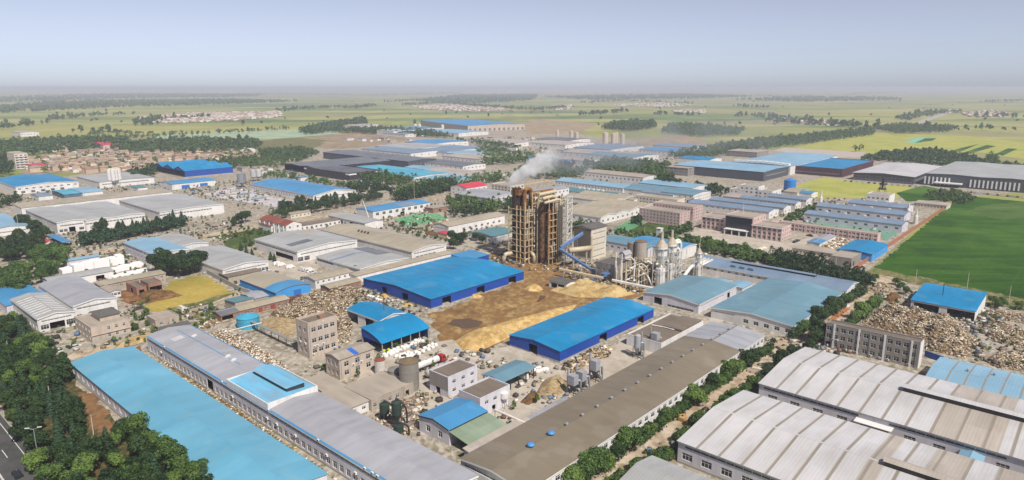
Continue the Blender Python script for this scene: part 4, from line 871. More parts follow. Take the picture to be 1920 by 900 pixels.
B('sawtooth_hall', 'tan roofed hall row behind the wavy gabled hall', 'factory hall', (1145, 379), (1200, 369), (1062, 367), 5.2, 'tan', 'white', 'y', 'saw2', 1.6, ops=[('S', 'w', 6, 2, 1.3, 2)], trim=WHT)
B('yellow_block', 'pale yellow three storey block behind the pink dormitory', 'block', (1270, 376), (1280, 372), (1208, 363), 8, 'slab_l', 'cream', None, parapet=.5, ops=[('W', 'g', 2, 12, 1.6, 1.5, 2.4, 2.9)])
B('dormitory', 'pale pink four storey dormitory with rows of small windows beside the green court', 'dormitory', (1275, 401), (1296, 396), (1202, 390), 9.4, 'slab_l', 'pink', None, parapet=.4, ops=[('W', 'g', 4, 12, 1.3, 1.3, .9, 2.3), ('S', 'g', 4, 3, 1.3, 1.3, .9, 2.3)])
B('dormitory', 'taller pale pink block behind the four storey dormitory', 'dormitory', (1300, 390), (1324, 386), (1226, 380), 10.2, 'slab_l', 'pink', None, parapet=.4, ops=[('W', 'g', 2, 13, 1.3, 1.4, 5.4, 2.5), ('S', 'g', 4, 4, 1.4, 1.4, .9, 2.4)])
# main office
def wing(label, F, Rr, L, n):
    b = B('office_wing', label, 'office block', F, Rr, L, 9.0, 'slab_l', 'pink', None, parapet=.6, ops=[('W', 'g', 3, n, 1.9, 1.7, 1.0, 2.8), ('S', 'g', 3, 4, 1.5, 1.6, 1.0, 2.8)], base=CONC)
    for i in range(n+1): b.part('pillar', MB().box(-.35, -.02, -.3, .3, 0, 6.4), W['pink'], (-b.a/2, -b.b/2+.4+i*(b.b-.8)/n, 0))
    b.part('cornice', MB().box(-.7, 0, -b.b/2-.3, b.b/2+.3, 8.7, 9.1), W['white'], (-b.a/2, 0, 0))
wing('right pink wing of the office with the dark glass front', (1467, 429), (1481, 422), (1414, 420), 6)
wing('left pink wing of the office with the dark glass front', (1367, 412), (1384, 406), (1317, 405), 6)
b = B('office_centre', 'pink office centre with a huge dark glass front and entrance canopy', 'office block', (1413, 410), (1437, 402), (1367, 401), 12.6, 'slab_l', 'pink', None, parapet=.5, ops=[('S', 'g', 4, 4, 1.5, 1.6, 1.0, 3)])
b.part('glass_front', MB().box(-.5, -.02, -b.b*.46, b.b*.46, 4.2, 12.2), GLASS, (-b.a/2, 0, 0))
b.part('entrance_glazing', MB().box(-.2, -.02, -b.b*.4, b.b*.4, .3, 3.6), GLASS, (-b.a/2, 0, 0))
b.part('entrance_canopy', MB().box(-5, 0, -b.b*.42, b.b*.42, 3.7, 4.1), W['white'], (-b.a/2, 0, 0))
for i in range(4): b.part('column', MB().box(-.3, .3, -.3, .3, 0, 3.7), W['white'], (-b.a/2-4.5, (i/3-.5)*b.b*.78, 0))
b.part('flagpole', MB().tube([(0, 0, 12), (0, 0, 21)], .12, 6), WHT, (0, b.b*.1, 0))
b = B('two_storey_row', 'long pale pink two storey row with a green court behind it', 'office block', (1646, 440), (1652, 437), (1462, 416), 5.2, 'slab_l', 'pink', None, parapet=.3, ops=[('W', 'g', 2, 24, 1.9, 1.3, .8, 2.5)])
for i in range(9): b.part('pillar', MB().box(-.3, -.02, -.25, .25, 0, 5.4), W['pink'], (-b.a/2, -b.b/2+b.b*(i+.5)/9, 0))
# blue grey production rows
for lab, F, Rr, L, col in (
 ('nearest of the slate blue halls behind the pink office', (1442, 398), (1462, 392), (1300, 377), 'bluegrey'),
 ('second slate blue hall behind the pink office, long window row', (1470, 390), (1488, 386), (1340, 371), 'bluegrey'),
 ('third slate blue hall behind the pink office', (1492, 382), (1506, 379), (1392, 369), 'bluegrey'),
 ('farthest slate blue hall, beside the blue tank', (1512, 375), (1526, 371), (1448, 365), 'bluegrey')):
    B('slate_hall', lab, 'factory hall', F, Rr, L, 5.4, col, 'white', 'y', rise=1.5, ops=[('S', 'w', 2, 2, 1.6, 1.4), ('W', 'w', 14, 1.6, 1.0, 3.4)])
for lab, F, Rr, L, n in (
 ('long slate roofed works nearest the green court', (1692, 422), (1700, 415), (1514, 398), 10),
 ('long slate roofed works in the middle of the right compound', (1696, 404), (1706, 397), (1540, 382), 9),
 ('rear slate roofed works of the right compound', (1700, 391), (1712, 384), (1600, 376), 6)):
    b = B('slate_works', lab, 'factory hall', F, Rr, L, 5.8, 'bluegrey', 'lav', 'y', rise=1.5, ops=[('W', 'w', n, 2.4, 1.6, 2.2), ('S', 'w', 2, 1.6, 1.4, 2)])
    for i in range(4): b.part('ridge_vent', MB().box(-.8, .8, -.8, .8, 0, .8), WHT, b.rp(.5, .2+.2*i))
for i in range(7):
    q = P(1540+i*22, 409+i*2.6); e = empty('settling_tank', (q.x, q.y, 0), GRID, 'open pale concrete settling tank in a row on the green court', 'tank', 'settling tanks on the green court')
    m = MB(); A_, B_ = 4.2, 3.4; t = .3
    for x0, x1, ya, yb in ((-A_, A_, -B_, -B_+t), (-A_, A_, B_-t, B_), (-A_, -A_+t, -B_+t, B_-t), (A_-t, A_, -B_+t, B_-t)): m.box(x0, x1, ya, yb, 0, 1.6)
    m.build('tank_wall', CONC, e); m = MB(); m.quad((-A_+t, -B_+t, 1.1), (A_-t, -B_+t, 1.1), (A_-t, B_-t, 1.1), (-A_+t, B_-t, 1.1)); m.build('water', plain('murky tank water', '5f7a72', .2), e)
b = B('lab_block', 'white stepped laboratory block with square windows, tallest part', 'office block', (1423, 351), (1430, 348), (1393, 346), 10.5, 'slab_l', 'white', None, parapet=.5, ops=[('W', 'g', 3, 4, 2, 1.6, 1.2, 3.2), ('S', 'g', 3, 2, 1.6, 1.6, 1.2, 3.2)])
B('lab_block', 'lower right part of the white laboratory block', 'office block', (1448, 360), (1464, 355), (1426, 356), 7.4, 'slab_l', 'white', None, parapet=.5, ops=[('W', 'g', 2, 3, 2, 1.6, 1.2, 3.2), ('S', 'g', 2, 3, 1.6, 1.6, 1.2, 3.2)])
B('lab_block', 'lowest left part of the white laboratory block', 'office block', (1392, 357), (1400, 353), (1374, 353), 6.0, 'slab_l', 'white', None, parapet=.4, ops=[('W', 'g', 2, 3, 1.6, 1.4, 1.0, 2.6)])
B('low_pink_shed', 'low pale pink roofed shed in front of the laboratory block', 'shed', (1395, 372), (1408, 366), (1362, 366), 4.6, 'dusty', 'pink', 'y', rise=.8)
B('tan_shed', 'small cream shed right of the blue tank', 'shed', (1495, 361), (1510, 354), (1474, 357), 5, 'tan', 'cream', 'y', rise=1.2, ops=[('S', 'w', 2, 1.4, 1.2, 1.6)])
B('blue_hut', 'small blue roofed hut beyond the blue tank', 'shed', (1522, 363), (1530, 359), (1502, 358), 4.6, 'blue', 'white', 'y', rise=1.0, ops=[('S', 'w', 2, 1.4, 1.2, 1.6)])
B('white_plant', 'white plant building under the dark rooftop condenser', 'factory hall', (1668, 368), (1682, 364), (1630, 362), 6.6, 'slab_l', 'white', None, parapet=.5, ops=[('W', 'w', 5, 2, 1.5, 3)])
B('low_row', 'low pale row of rooms at the corner of the right compound', 'row house', (1775, 386), (1783, 381), (1720, 377), 3.6, 'slab_l', 'cream', None, ops=[('W', 'w', 10, 1.4, 1.2, 1.2)])
# small compound by the field
b = B('blue_shed', 'bright blue roofed shed with a blue front at the corner of the green field', 'shed', (1635, 477), (1664, 458), (1579, 463), 4.4, 'bright_blue', 'blue', 'x', rise=1.0, ops=[('S', 'w', 3, 2, 1.2, 2)])
B('scrap_shed', 'narrow shed with a half blue half grey roof beside the scrap yard', 'shed', (1537, 457), (1565, 442), (1517, 452), 4, 'lilac', 'white', 'x', rise=.5).panel(0, .4, 0, 1, 'blue', 'blue_roof_section')
B('low_row', 'low cream row of rooms along the hedge below the scrap yard', 'row house', (1565, 477), (1578, 470), (1492, 462), 3.2, 'slab_l', 'cream', None, ops=[('W', 'w', 12, 1.2, 1.1, 1.0)])
B('grey_box', 'grey box building with dark ends beside the red brick wall', 'building', (1597, 486), (1614, 475), (1559, 479), 5, 'slab_l', 'grey', None, parapet=.3, ops=[('S', 'd', .25, 2, 3)])
def wall_run(name, label, pts, h, mat, th=.3, cat='wall'):
    m = MB(); pts = [P(*p).xy for p in pts]
    for p, q in zip(pts, pts[1:]):
        d = (q-p).normalized(); n = Vector((-d.y, d.x))*th/2
        a_, b_, c_, d_ = p-n, q-n, q+n, p+n
        for r0, r1 in ((a_, b_), (b_, c_), (c_, d_), (d_, a_)): m.quad((*r0, 0), (*r1, 0), (*r1, h), (*r0, h))
        m.quad((*a_, h), (*b_, h), (*c_, h), (*d_, h))
    return tag(m.build(name, mat), label, cat)
wall_run('brick_wall', 'red brick boundary wall along the left edge of the green field', [(1600, 508), (1668, 462), (1784, 384)], 2.6, wall_mat('orange red brick', 'a0664e', .4))
wall_run('blue_fence', 'blue sheet fence along the lane behind the grey office block', [(1594, 612), (1652, 566)], 3.0, plain('blue fence sheet', '2d57ad', .5), .15, 'fence')
wall_run('blue_fence', 'short blue sheet fence between the office block and the pale blue hall', [(1733, 668), (1768, 680)], 2.4, plain('blue fence sheet', '2d57ad', .5), .15, 'fence')
wall_run('block_wall', 'grey block wall between the dry grass lot and the slit windowed hall', [(384, 511), (448, 545), (470, 553)], 2.4, CONC)
wall_run('block_wall', 'pale wall along the lower side of the dry grass lot', [(330, 592), (440, 562)], 1.2, CONC)
wall_run('block_wall', 'low pale wall along the road in front of the beige house', [(100, 668), (178, 645), (262, 622)], 1.0, CONC)
# ================================================================ BIG FAR HALLS, RIGHT
b = B('big_hall', 'huge dark grey hall with a pale blue roof left of the blue roofed one', 'factory hall', (1432, 323), (1473, 312), (1270, 308), 10, 'sky', 'dark', 'y', rise=1.0, ops=[('S', 's', 5, 1.2, .1, .9)])
b = B('big_hall', 'very wide pale blue roof behind the huge dark grey hall', 'factory hall', (1482, 312), (1570, 292), (1376, 303), 10, 'sky', 'white', 'x', rise=1.4)
for i in range(10): b.part('skylight_box', MB().box(-3, 3, -3, 3, -.2, 2.2), WHT, b.rp(.03, .08+i*.095))
B('big_hall', 'small bright blue roof behind the huge dark grey hall', 'factory hall', (1330, 300), (1352, 296), (1282, 294), 8, 'bright_blue', 'white', 'y', rise=1.2)
b = B('frame_building', 'unfinished concrete frame block at the left end of the huge dark hall', 'ruin', (1290, 316), (1306, 310), (1258, 310), 9, 'slab_l', 'grey', None, ops=[('W', 'g', 3, 5, 6, 2, .6, 2.9), ('S', 'g', 3, 3, 5, 2, .6, 2.9)])
B('frame_building', 'unfinished concrete frame block beyond the wide pale blue roof', 'ruin', (1420, 286), (1436, 282), (1378, 280), 8, 'slab_l', 'grey', None, ops=[('W', 'g', 2, 7, 6, 2, .8, 3.4), ('S', 'g', 2, 3, 6, 2, .8, 3.4)])
b = B('big_hall', 'bright blue roofed hall with dark maroon walls', 'factory hall', (1580, 318), (1640, 302), (1480, 310), 9, 'bright_blue', 'maroon', None, parapet=.5, ops=[('W', 's', 3, 1, .05, .95)])
b = B('big_hall', 'white roofed hall with dark windowed walls', 'factory hall', (1714, 332), (1767, 312), (1602, 323), 8, 'white', 'dark', 'x', rise=1.6, ops=[('W', 'g', 2, 16, 2.6, 1.6, 1, 3.2), ('S', 's', 3, 1.2, .05, .95)], trim=WHT, oh=1.2)
b = B('big_hall', 'huge grey roofed hall with white pillar bays at the right edge', 'factory hall', (1955, 341), (2040, 318), (1747, 321), 12, 'grey', 'dark', 'x', 'saw2', .9)
for f0, n in ((.78, 7), (.18, 12)):
    for i in range(n): b.part('white_pillar', MB().box(-.6, -.02, -.7, .7, 1.5, 9), WHT, (-b.a/2, -b.b/2+b.b*f0+i*3.6, 0))
b.part('porch', MB().box(-8, 0, -12, 12, 3.6, 4.6), WHT, (-b.a/2, b.b*.28, 0))
# ================================================================ FAR LEFT AND MIDDLE HALLS
b = B('blue_roof_hall', 'bright blue roofed white hall at the left edge below the village', 'factory hall', (29, 351), (145, 340), (-45, 338), 7, 'bright_blue', 'white', 'y', rise=2, ops=[('S', 'w', 9, 2.6, 1.2, 4.2), ('S', 'w', 5, 3.4, 2.2, .6, .03, .8), ('W', 'w', 12, 2, 1.3, 4.2)], trim=WHT)
B('grey_hall', 'grey flat roofed white hall behind the white silos', 'factory hall', (186, 342), (286, 332), (143, 331), 6, 'grey', 'white', 'y', rise=.8, ops=[('S', 's', 3, 1, .05, .9), ('W', 'w', 7, 2, 1.4, 2)])
b = B('sawtooth_hall', 'bright blue roofed hall with three dark gables below the village', 'factory hall', (346, 321), (436, 313), (297, 309), 7.2, 'bright_blue', 'deepblue', 'x', 'saw3', 4.2, open_sides='W', base=CONC)
b = B('blue_roof_hall', 'low white building with a mid blue roof and blue doors', 'factory hall', (322, 346), (400, 337), (302, 341), 5.4, 'blue', 'white', 'x', rise=1.4, ops=[('S', 'c', .3, 8, 3.6, 'blue'), ('S', 'c', .72, 8, 3.6, 'blue'), ('S', 'w', 2, 1.6, 1.4, 1.4, .45, .62)])
B('teal_shed', 'turquoise shed in front of the bright blue roofed hall at left', 'shed', (120, 365), (165, 358), (92, 358), 4, 'turq', 'steelblue', 'x', rise=.8)
B('teal_shed', 'pale blue lean-to beside the turquoise shed', 'shed', (155, 362), (185, 356), (134, 353), 4.4, 'sky', 'white', 'x', rise=.8)
B('teal_shed', 'pale blue small shed left of the turquoise shed', 'shed', (72, 369), (95, 365), (54, 364), 3.6, 'bluegrey', 'white', 'x', rise=.8)
B('green_shed', 'small dark green shed under the white silos', 'shed', (258, 353), (272, 350), (247, 349), 5, 'greenteal', 'white', 'x', 'mono', .4)
b = B('white_factory', 'long narrow grey roof with a white wall at the back of the white factory', 'factory hall', (40, 390), (329, 361), (22, 384), 7, 'tan', 'white', 'x', 'mono', .8)
b = B('white_factory', 'front left bay of the white factory with a pale blue entrance wall', 'factory hall', (106, 418), (160, 411), (50, 393), 8, 'grey', 'white', 'y', rise=.8, ops=[('S', 's', 5, .9, .1, .9), ('S', 'd', .5, 4, 4), ('S', 'w', 2, 3, 2, 1, .05, .35), ('S', 'w', 1, 3, 2, 1, .7, .95), ('W', 'w', 5, 3, 1, 4)], trim=WHT)
b = B('white_factory', 'middle bay of the white factory with twin shallow grey roofs', 'factory hall', (160, 414), (275, 401), (110, 388), 7.4, 'grey', 'white', 'y', 'saw2', .7, ops=[('S', 'w', 18, 2, 1.0, 4.4)], trim=WHT)
b = B('white_factory', 'right bay of the white factory with a plain grey roof', 'factory hall', (299, 398), (425, 384), (229, 375), 7.4, 'grey', 'white', 'y', rise=.7, ops=[('S', 'w', 18, 2, 1.0, 4.4, .0, .8), ('S', 'd', .1, 4, 4)], trim=WHT)
B('blue_roof_hall', 'pale blue roofed shed cut by the left edge in front of the white factory', 'shed', (-20, 432), (50, 420), (-60, 408), 5, 'sky', 'white', 'y', rise=1.2, ops=[('S', 's', 2, .8, .1, .9)])
B('red_shed', 'small red roofed house beside the lane below the white factory', 'house', (84, 456), (96, 452), (74, 447), 3.6, 'red', 'cream', 'y', rise=1.2, ops=[('S', 'w', 1, 1.4, 1.3, 1.2)])
B('small_shed', 'blue roofed parking shelter in front of the white factory', 'shelter', (118, 455), (130, 451), (98, 441), 2.8, 'blue', 'white', 'y', rise=.3, open_sides='SWNE')
b = B('blue_roof_hall', 'long blue roofed white hall beyond the white stone yard', 'factory hall', (587, 367), (664, 356), (467, 345), 5.8, 'blue', 'white', 'y', rise=3, ops=[('W', 'w', 24, 2, 1.5, 1.6), ('S', 's', 3.2, .7, .05, .95)], trim=WHT)
b = B('dark_hall', 'charcoal hall with white corner signs', 'factory hall', (655, 326), (709, 319), (580, 313), 8, 'black', 'black', None, parapet=.6)
for q in ((-b.b*.46, 3.2), (b.b*.47, 2.4)): b.part('white_sign', MB().box(-.3, -.02, -q[1], q[1], 6.4, 7.8), WHT, (-b.a/2, q[0], 0))
for q in ((-b.a*.4, 5), (b.a*.44, 4.5)): b.part('white_sign', MB().box(-q[1], q[1], -.3, -.02, 6.4, 7.8), WHT, (q[0], -b.b/2, 0))
B('dark_hall', 'wide dark grey roof behind the charcoal hall', 'factory hall', (590, 315), (722, 299), (534, 307), 8, 'dark', 'black', 'x', 'saw2', 1.4, open_sides='W')
B('dark_hall', 'long dark grey hall with a lighter grey right end wall', 'factory hall', (765, 303), (812, 297), (610, 285), 9, 'dark', 'dark', 'y', rise=1.2, ops=[('S', 'w', 8, 3.6, 5, 1.4)])
b = B('blue_roof_hall', 'turquoise roofed hall right of the charcoal hall', 'factory hall', (777, 332), (822, 322), (682, 312), 6, 'turq', 'white', 'y', rise=.8, ops=[('S', 'd', .5, 10, 3.6), ('W', 'w', 14, 2, 1.4, 1.6)])
for lab, F, Rr, L, rf, h in (
 ('small pale blue roof right of the turquoise hall', (830, 322), (850, 317), (780, 311), 'sky', 5),
 ('white row with dark slits right of the turquoise hall', (845, 342), (895, 332), (812, 331), 'sky', 5),
 ('long white roofed row above the hedge near the red roof', (898, 333), (945, 326), (838, 314), 'dusty', 5),
 ('pale grey block row with many windows above the white roofed row', (868, 312), (900, 306), (812, 299), 'dark', 6),
 ('white factory with a rounded pale roof behind the windowed row', (900, 299), (945, 292), (850, 290), 'dusty', 7),
 ('pale blue roof with a white front behind the long dark grey hall', (838, 285), (905, 276), (770, 277), 'bluegrey', 7),
 ('second pale blue roof with a curved white gable', (770, 288), (830, 279), (690, 278), 'bluegrey', 7),
 ('third pale blue roof below the bright blue strip roof', (885, 291), (908, 283), (800, 281), 'sky', 6),
 ('bright blue strip roof on a white block in the far middle', (812, 270), (869, 264), (796, 263), 'blue', 8),
 ('white walled grey hall left of the bright blue strip roof', (772, 280), (838, 272), (725, 272), 'grey', 8),
 ('white low hall right of the rusty coloured far yard', (960, 270), (1003, 264), (895, 262), 'dusty', 6),
 ('bright blue roofed open hall in front of the far chimneys', (1070, 302), (1078, 299), (998, 293), 'blue', 6),
 ('white hall right of the bright blue roofed open hall', (1100, 302), (1112, 298), (1030, 291), 'dusty', 7),
 ('pale blue far works with chimneys', (1145, 281), (1180, 272), (1075, 276), 'bluegrey', 7),
 ('teal far works in front of the chimneys', (1188, 296), (1215, 288), (1138, 284), 'teal', 7),
 ('white far works under the drifting smoke', (1165, 293), (1190, 286), (1085, 281), 'dusty', 7),
 ('far row of low blue sheds beside the tree lined road', (1270, 285), (1290, 279), (1205, 279), 'blue', 6),
 ('second far row of low blue sheds', (1300, 277), (1320, 272), (1225, 272), 'bluegrey', 6),
 ('pale far hall left of the chimneys', (1060, 272), (1088, 266), (1000, 266), 'dusty', 6),
 ('dark roofed far works left of the chimneys', (1068, 264), (1085, 259), (1020, 259), 'dark', 6),
 ('pale blue roofed long far hall below the big blue roof', (860, 250), (895, 245), (772, 246), 'sky', 7),
 ('white far block left of the big blue roof, tallest of its row', (676, 237), (688, 234), (660, 234), 'dusty', 11), ('pale far shed right of the tallest white far block', (712, 240), (730, 237), (690, 237), 'dusty', 6), ('pale grey far silo house beside the big blue roof', (738, 246), (750, 242), (722, 243), 'grey', 10), ('low blue grey far shed before the big blue roof', (760, 252), (780, 248), (735, 248), 'bluegrey', 6),
 ('dark blue far hall left of the big blue roof', (775, 243), (800, 238), (748, 239), 'blue', 9),
 ('white far sheds beyond the netted field', (650, 236), (690, 232), (612, 234), 'dusty', 6),
 ('white roofed far hall on the plain at far left', (38, 249), (62, 246), (32, 246), 'dusty', 8),
 ('long white far hall beyond the plain at left', (60, 181), (107, 178), (56, 180), 'dusty', 10),
 ('cream works left of the big blue roof', (1010, 296), (1030, 291), (960, 283), 'dusty', 6)):
    B('far_hall', lab, 'factory hall', F, Rr, L, h, rf, 'white', 'y', rise=1.2, ops=[('S', 'w', 6, 2.4, 1.4, h*.45), ('W', 'w', 10, 2.2, 1.4, h*.45)])
b = B('far_hall', 'huge far hall with a mid blue roof and pillared pinkish front on the plain', 'factory hall', (877, 236), (976, 232), (797, 226), 13, 'blue', 'beige', 'y', rise=2, rot=-18.5, ops=[('S', 'w', 12, 5, 6, .4)])
B('red_house', 'far pinkish red roofed house among the village trees', 'house', (193, 272), (212, 269), (184, 266), 8, 'red', 'pink', 'x', rise=2, ops=[('S', 'w', 3, 2, 1.8, 3)])
b = B('apartment_block', 'grey white six storey apartment block at the left edge of the village', 'block', (26, 289), (49, 287), (7, 286), 19, 'slab_l', 'cream', None, parapet=.5, ops=[('W', 'g', 6, 5, 1.8, 1.6, 1, 3), ('S', 'g', 6, 3, 2.4, 1.6, 1, 3)])
for i in range(6): b.part('balcony', MB().box(-b.a*.45, b.a*.45, -1.3, 0, .4+3*i, 1.3+3*i), W['white'], (0, -b.b/2, 0))
B('dark_red_house', 'dark red roofed long house below the apartment block', 'house', (62, 313), (86, 310), (35, 309), 5, 'red', 'cream', 'x', rise=1.5)
# silos and tanks
def silo(label, u, v, r, ztop, zbot=0.0, col='c9c6c2', roofcol=None, cone=0.0, name='silo', legs=True, group=None, cat='silo', metal=0.0, seg=16):
    q = P(u, v); e = empty(name, (q.x, q.y, 0), 0, label, cat, group)
    mt = plain('silo '+col, col, .5, metal, .1, .3)
    pr = [(r*.999, ztop)] if False else []
    bot = [(r*.25, zbot), (r, zbot+cone)] if cone else [(r, zbot)]
    MB().lathe(bot+[(r, ztop)], seg=seg).build('shell', mt, e, smooth=False)
    MB().lathe([(r*1.03, ztop), (r*1.03, ztop+.2), (r*.15, ztop+r*.35), (.05, ztop+r*.36)], seg=seg).build('top', plain('silo '+(roofcol or col), roofcol or col, .6, metal, .15, .3), e)
    for k in range(2):
        zz = zbot+cone+(ztop-zbot-cone)*(k+1)/3; MB().lathe([(r*1.0, zz-.1), (r*1.025, zz-.1), (r*1.025, zz+.1), (r*1.0, zz+.1)], seg=seg).build('band', mt, e)
    if zbot+cone > .5 and legs:
        for k in range(4):
            a_ = k*math.pi/2+.6; x, y = r*.85*math.cos(a_), r*.85*math.sin(a_)
            MB().tube([(x, y, 0), (x, y, zbot+cone+.1)], .18, 4).build('leg', STEEL, e)
    return e
silo('tall grey steel tank with a rusty top beside the tanker trucks', 768, 729, 3.3, 10, col='8d8880', roofcol='7d6a52', name='steel_tank', cat='tank', metal=.3, seg=24)
silo('short grey steel tank half hidden behind the tall one', 742, 716, 2.6, 4.6, col='85827c', name='steel_tank', cat='tank', metal=.2, seg=20)
silo('white round tank with a brick red top behind the beige house', 713, 700, 1.9, 5.2, col='c4bcb4', roofcol='82483a', name='round_tank', cat='tank')
silo('turquoise blue water tank beside the wood heap', 466, 612, 4.6, 4.4, col='3f97b4', name='water_tank', cat='tank', seg=24)
for i, (u, v) in enumerate(((208, 350), (215, 351), (220, 350), (226, 349))): silo('white cement silo, number %s from the left in the row of four' % ('one', 'two', 'three', 'four')[i], u, v, 2.1, 17.5, 4.5, cone=2.5, col='cfcbc8', group='four white cement silos')
silo('grey steel silo at the end of the long blue roofed hall', 454, 352, 4.2, 14, 3.5, col='8a8d92', cone=2, metal=.3)
silo('white silo behind the grey steel silo', 476, 340, 3.0, 12, 3, col='a9a9ab', cone=2); silo('second pale silo behind the grey steel silo, right one', 486, 339, 3.0, 12, 3, col='b4b2b0', cone=2)
silo('blue painted tank with a banded shell beside the laboratory block', 1480, 360, 5.6, 11.5, col='2d78bd', name='blue_tank', cat='tank', seg=20)
for i, (u, v, r, z) in enumerate(((1045, 260, 3.2, 16), (1071, 261, 3.5, 16), (1081, 266, 4, 17), (1135, 271, 5, 20), (1150, 270, 4, 18), (1155, 268, 4, 18), (1167, 271, 4, 18))):
    silo('pale far chimney tower, %s from the left' % ('first', 'second', 'third', 'fourth', 'fifth', 'sixth', 'seventh')[i], u, v, r, z, col='b5a99d', name='chimney_tower', cat='chimney', group='far chimney towers')
for i, (u, v) in enumerate(((779, 242), (787, 242), (830, 243))): silo('small white far tank below the big blue roof, %s from the left' % ('first', 'second', 'third')[i], u, v, 3.5, 11, col='d0cdc9', name='white_tank', cat='tank', group='far white tanks')
q = P(1350+188, 383); 
# ================================================================ DRYING TOWER AND PROCESS PLANT
RUST = ground_mat('rust stained steel', ['70492b', '8a5b31', '513722', '9a6c3b'], 0.25, .8, 1.5)
SOOT = ground_mat('sooty brown steel', ['4a3526', '6b4c32', '362820', '84603c'], 0.25, .85, 1.2)
FRM = ground_mat('stained cream steel frame', ['c2b08c', 'cdbf9f', '9c7a4c'], 0.3, .7, 1.5)
WSTEEL = plain('white painted steel', 'cdc9c2', .45, var=.12, scale=.4)
CREAM = plain('cream pipe', 'b7a98e', .5, var=.15)
BLUEG = plain('blue gallery sheet', '54719c', .5, var=.15)
f = P(984, 496).xy; CW = 12.6; cc = f+E1*CW/2+E2*CW/2
T = empty('drying_tower', (cc.x, cc.y, 0), GRID, 'tall rust stained drying tower in a cream steel frame with steam at its top', 'tower')
YT = cc.y; zt = ZAT(YT, 383); ztop = ZAT(YT, 354)
A_ = CW/2
posts = [(-A_, -A_), (A_, -A_), (A_, A_), (-A_, A_), (0, -A_), (-A_, 0), (-A_, -A_*.45), (-A_*.45, -A_)]
tall = {1: ztop-1.5, 4: ztop-1.5, 0: zt+2.5, 2: ztop-1.5}
for i, (x, y) in enumerate(posts):
    z1 = tall.get(i, zt if i != 3 else zt-1)
    MB().tube([(x, y, 0), (x, y, z1)], .36, 4).build('post', FRM, T)
lev = [3.2+i*3.55 for i in range(int((zt-2)/3.55)+1)]
for z in lev:
    MB().tube([(-A_, -A_, z), (A_, -A_, z)], .22, 4).build('beam', FRM, T)
    MB().tube([(-A_, -A_, z), (-A_, A_, z)], .22, 4).build('beam', FRM, T)
    MB().tube([(A_, -A_, z), (A_, A_, z)], .22, 4).build('beam', FRM, T)
    MB().tube([(-A_, A_, z), (A_, A_, z)], .22, 4).build('beam', FRM, T)
for z in (zt+1, zt+4.4, ztop-2): MB().tube([(0, -A_, z), (A_, -A_, z)], .22, 4).build('beam', FRM, T)
for i, z in enumerate(lev[:-1]):
    if i % 2: MB().tube([(0, -A_, z), (A_, -A_, lev[i+1])], .1, 4).build('brace', FRM, T)
    else: MB().tube([(-A_, 0, z), (-A_, A_, lev[i+1])], .1, 4).build('brace', FRM, T)
for z in lev[2::3]:
    MB().box(-A_+.3, A_-.3, -A_+.3, A_-.3, z-.08, z+.02).build('platform', plain('dark grating', '3b332b', .8), T)
DSOOT = ground_mat('black brown soot', ['2e2520', '40322a', '241d1a', '4f3d30'], .3, .85, 1.2)
for x, y, r, z1, m_ in ((-2.9, 3.0, 2.7, ztop+.5, DSOOT), (2.6, 2.8, 2.0, ztop-2, DSOOT), (-2.9, -3.0, 1.2, ztop-2, RUST), (2.6, -3.0, 1.5, zt-6, SOOT)):
    MB().lathe([(r*.5, 1.5), (r, 5), (r, z1)], (x, y, 0), 14).build('duct_column', m_, T)
MB().tube(curve_pts([(-2.9, -3.0, ztop-9), (-2.9, -3.0, ztop+.2), (2.4, -3.0, ztop+.2), (2.4, -3.0, ztop-10)]), 1.15, 10).build('duct_bend', RUST, T, smooth=True)
MB().tube(curve_pts([(-2.9, 1.5, ztop-1.5), (-1, -1, ztop-1), (2, -1.4, ztop-2.4)]), 1.0, 10).build('duct_bend', RUST, T, smooth=True)
MB().lathe([(1.2, ztop-10), (1.2, ztop-2)], (3.4, -4, 0), 10).build('duct_column', RUST, T)
MB().box(-5.4, -.8, -.5, 5.2, ztop-3.4, ztop-.4).build('duct_box', RUST, T)
MB().tube([(1, -2, ztop-2.6), (22, -3.5, ztop-2.6)], .8, 10).build('header_duct', RUST, T)
MB().tube([(6, -4.5, ztop-4.0), (23, -5, ztop-3.6)], 1.15, 12).build('header_duct', CREAM, T)
MB().box(-A_, A_+12, -A_-.2, -A_+.6, 2.6, 3.1).build('catwalk', FRM, T)
MB().tube(curve_pts([(-A_-1, 3, 5.4), (-A_-5.5, 4.5, 5.4), (-A_-6.2, 4.8, .5)]), 1.2, 10).build('elbow_pipe', CREAM, T, smooth=True)
MB().tube(curve_pts([(-1, -A_-.5, 6), (-1, -A_-2.4, 5), (-1, -A_-2.6, .5)]), 1.0, 10).build('elbow_pipe', CREAM, T, smooth=True)
for x in (7.5, 9.3): MB().tube(curve_pts([(x, -4, 3), (x, -4, zt+3.2), (x+5, -4.4, zt+3.8), (x+10, -4.6, zt+3.8)]), .65, 8).build('riser_pipe', CREAM, T, smooth=True)
MB().box(7, 20, -5, 4, 3.0, 3.3).build('platform', FRM, T)
for x, y in ((11, -1), (14, 1), (17, -1.5)): MB().lathe([(.6, 3), (1.4, 7), (1.4, zt-4), (.8, zt-2)], (x, y, 0), 10).build('dryer_column', plain('dull steel column', '6d655c', .5, .3), T)
for i in range(7): MB().tube([(9, -4.6, 6+i*4), (20, -4.6, 6+i*4)], .14, 4).build('beam', FRM, T)
for x in (7, 10.6, 14.2, 17.8, 21.5):
    for y in (-4.6, 4.6): MB().tube([(x, y, 0), (x, y, zt+(2 if x < 15 else 0))], .2, 4).build('post', FRM, T)
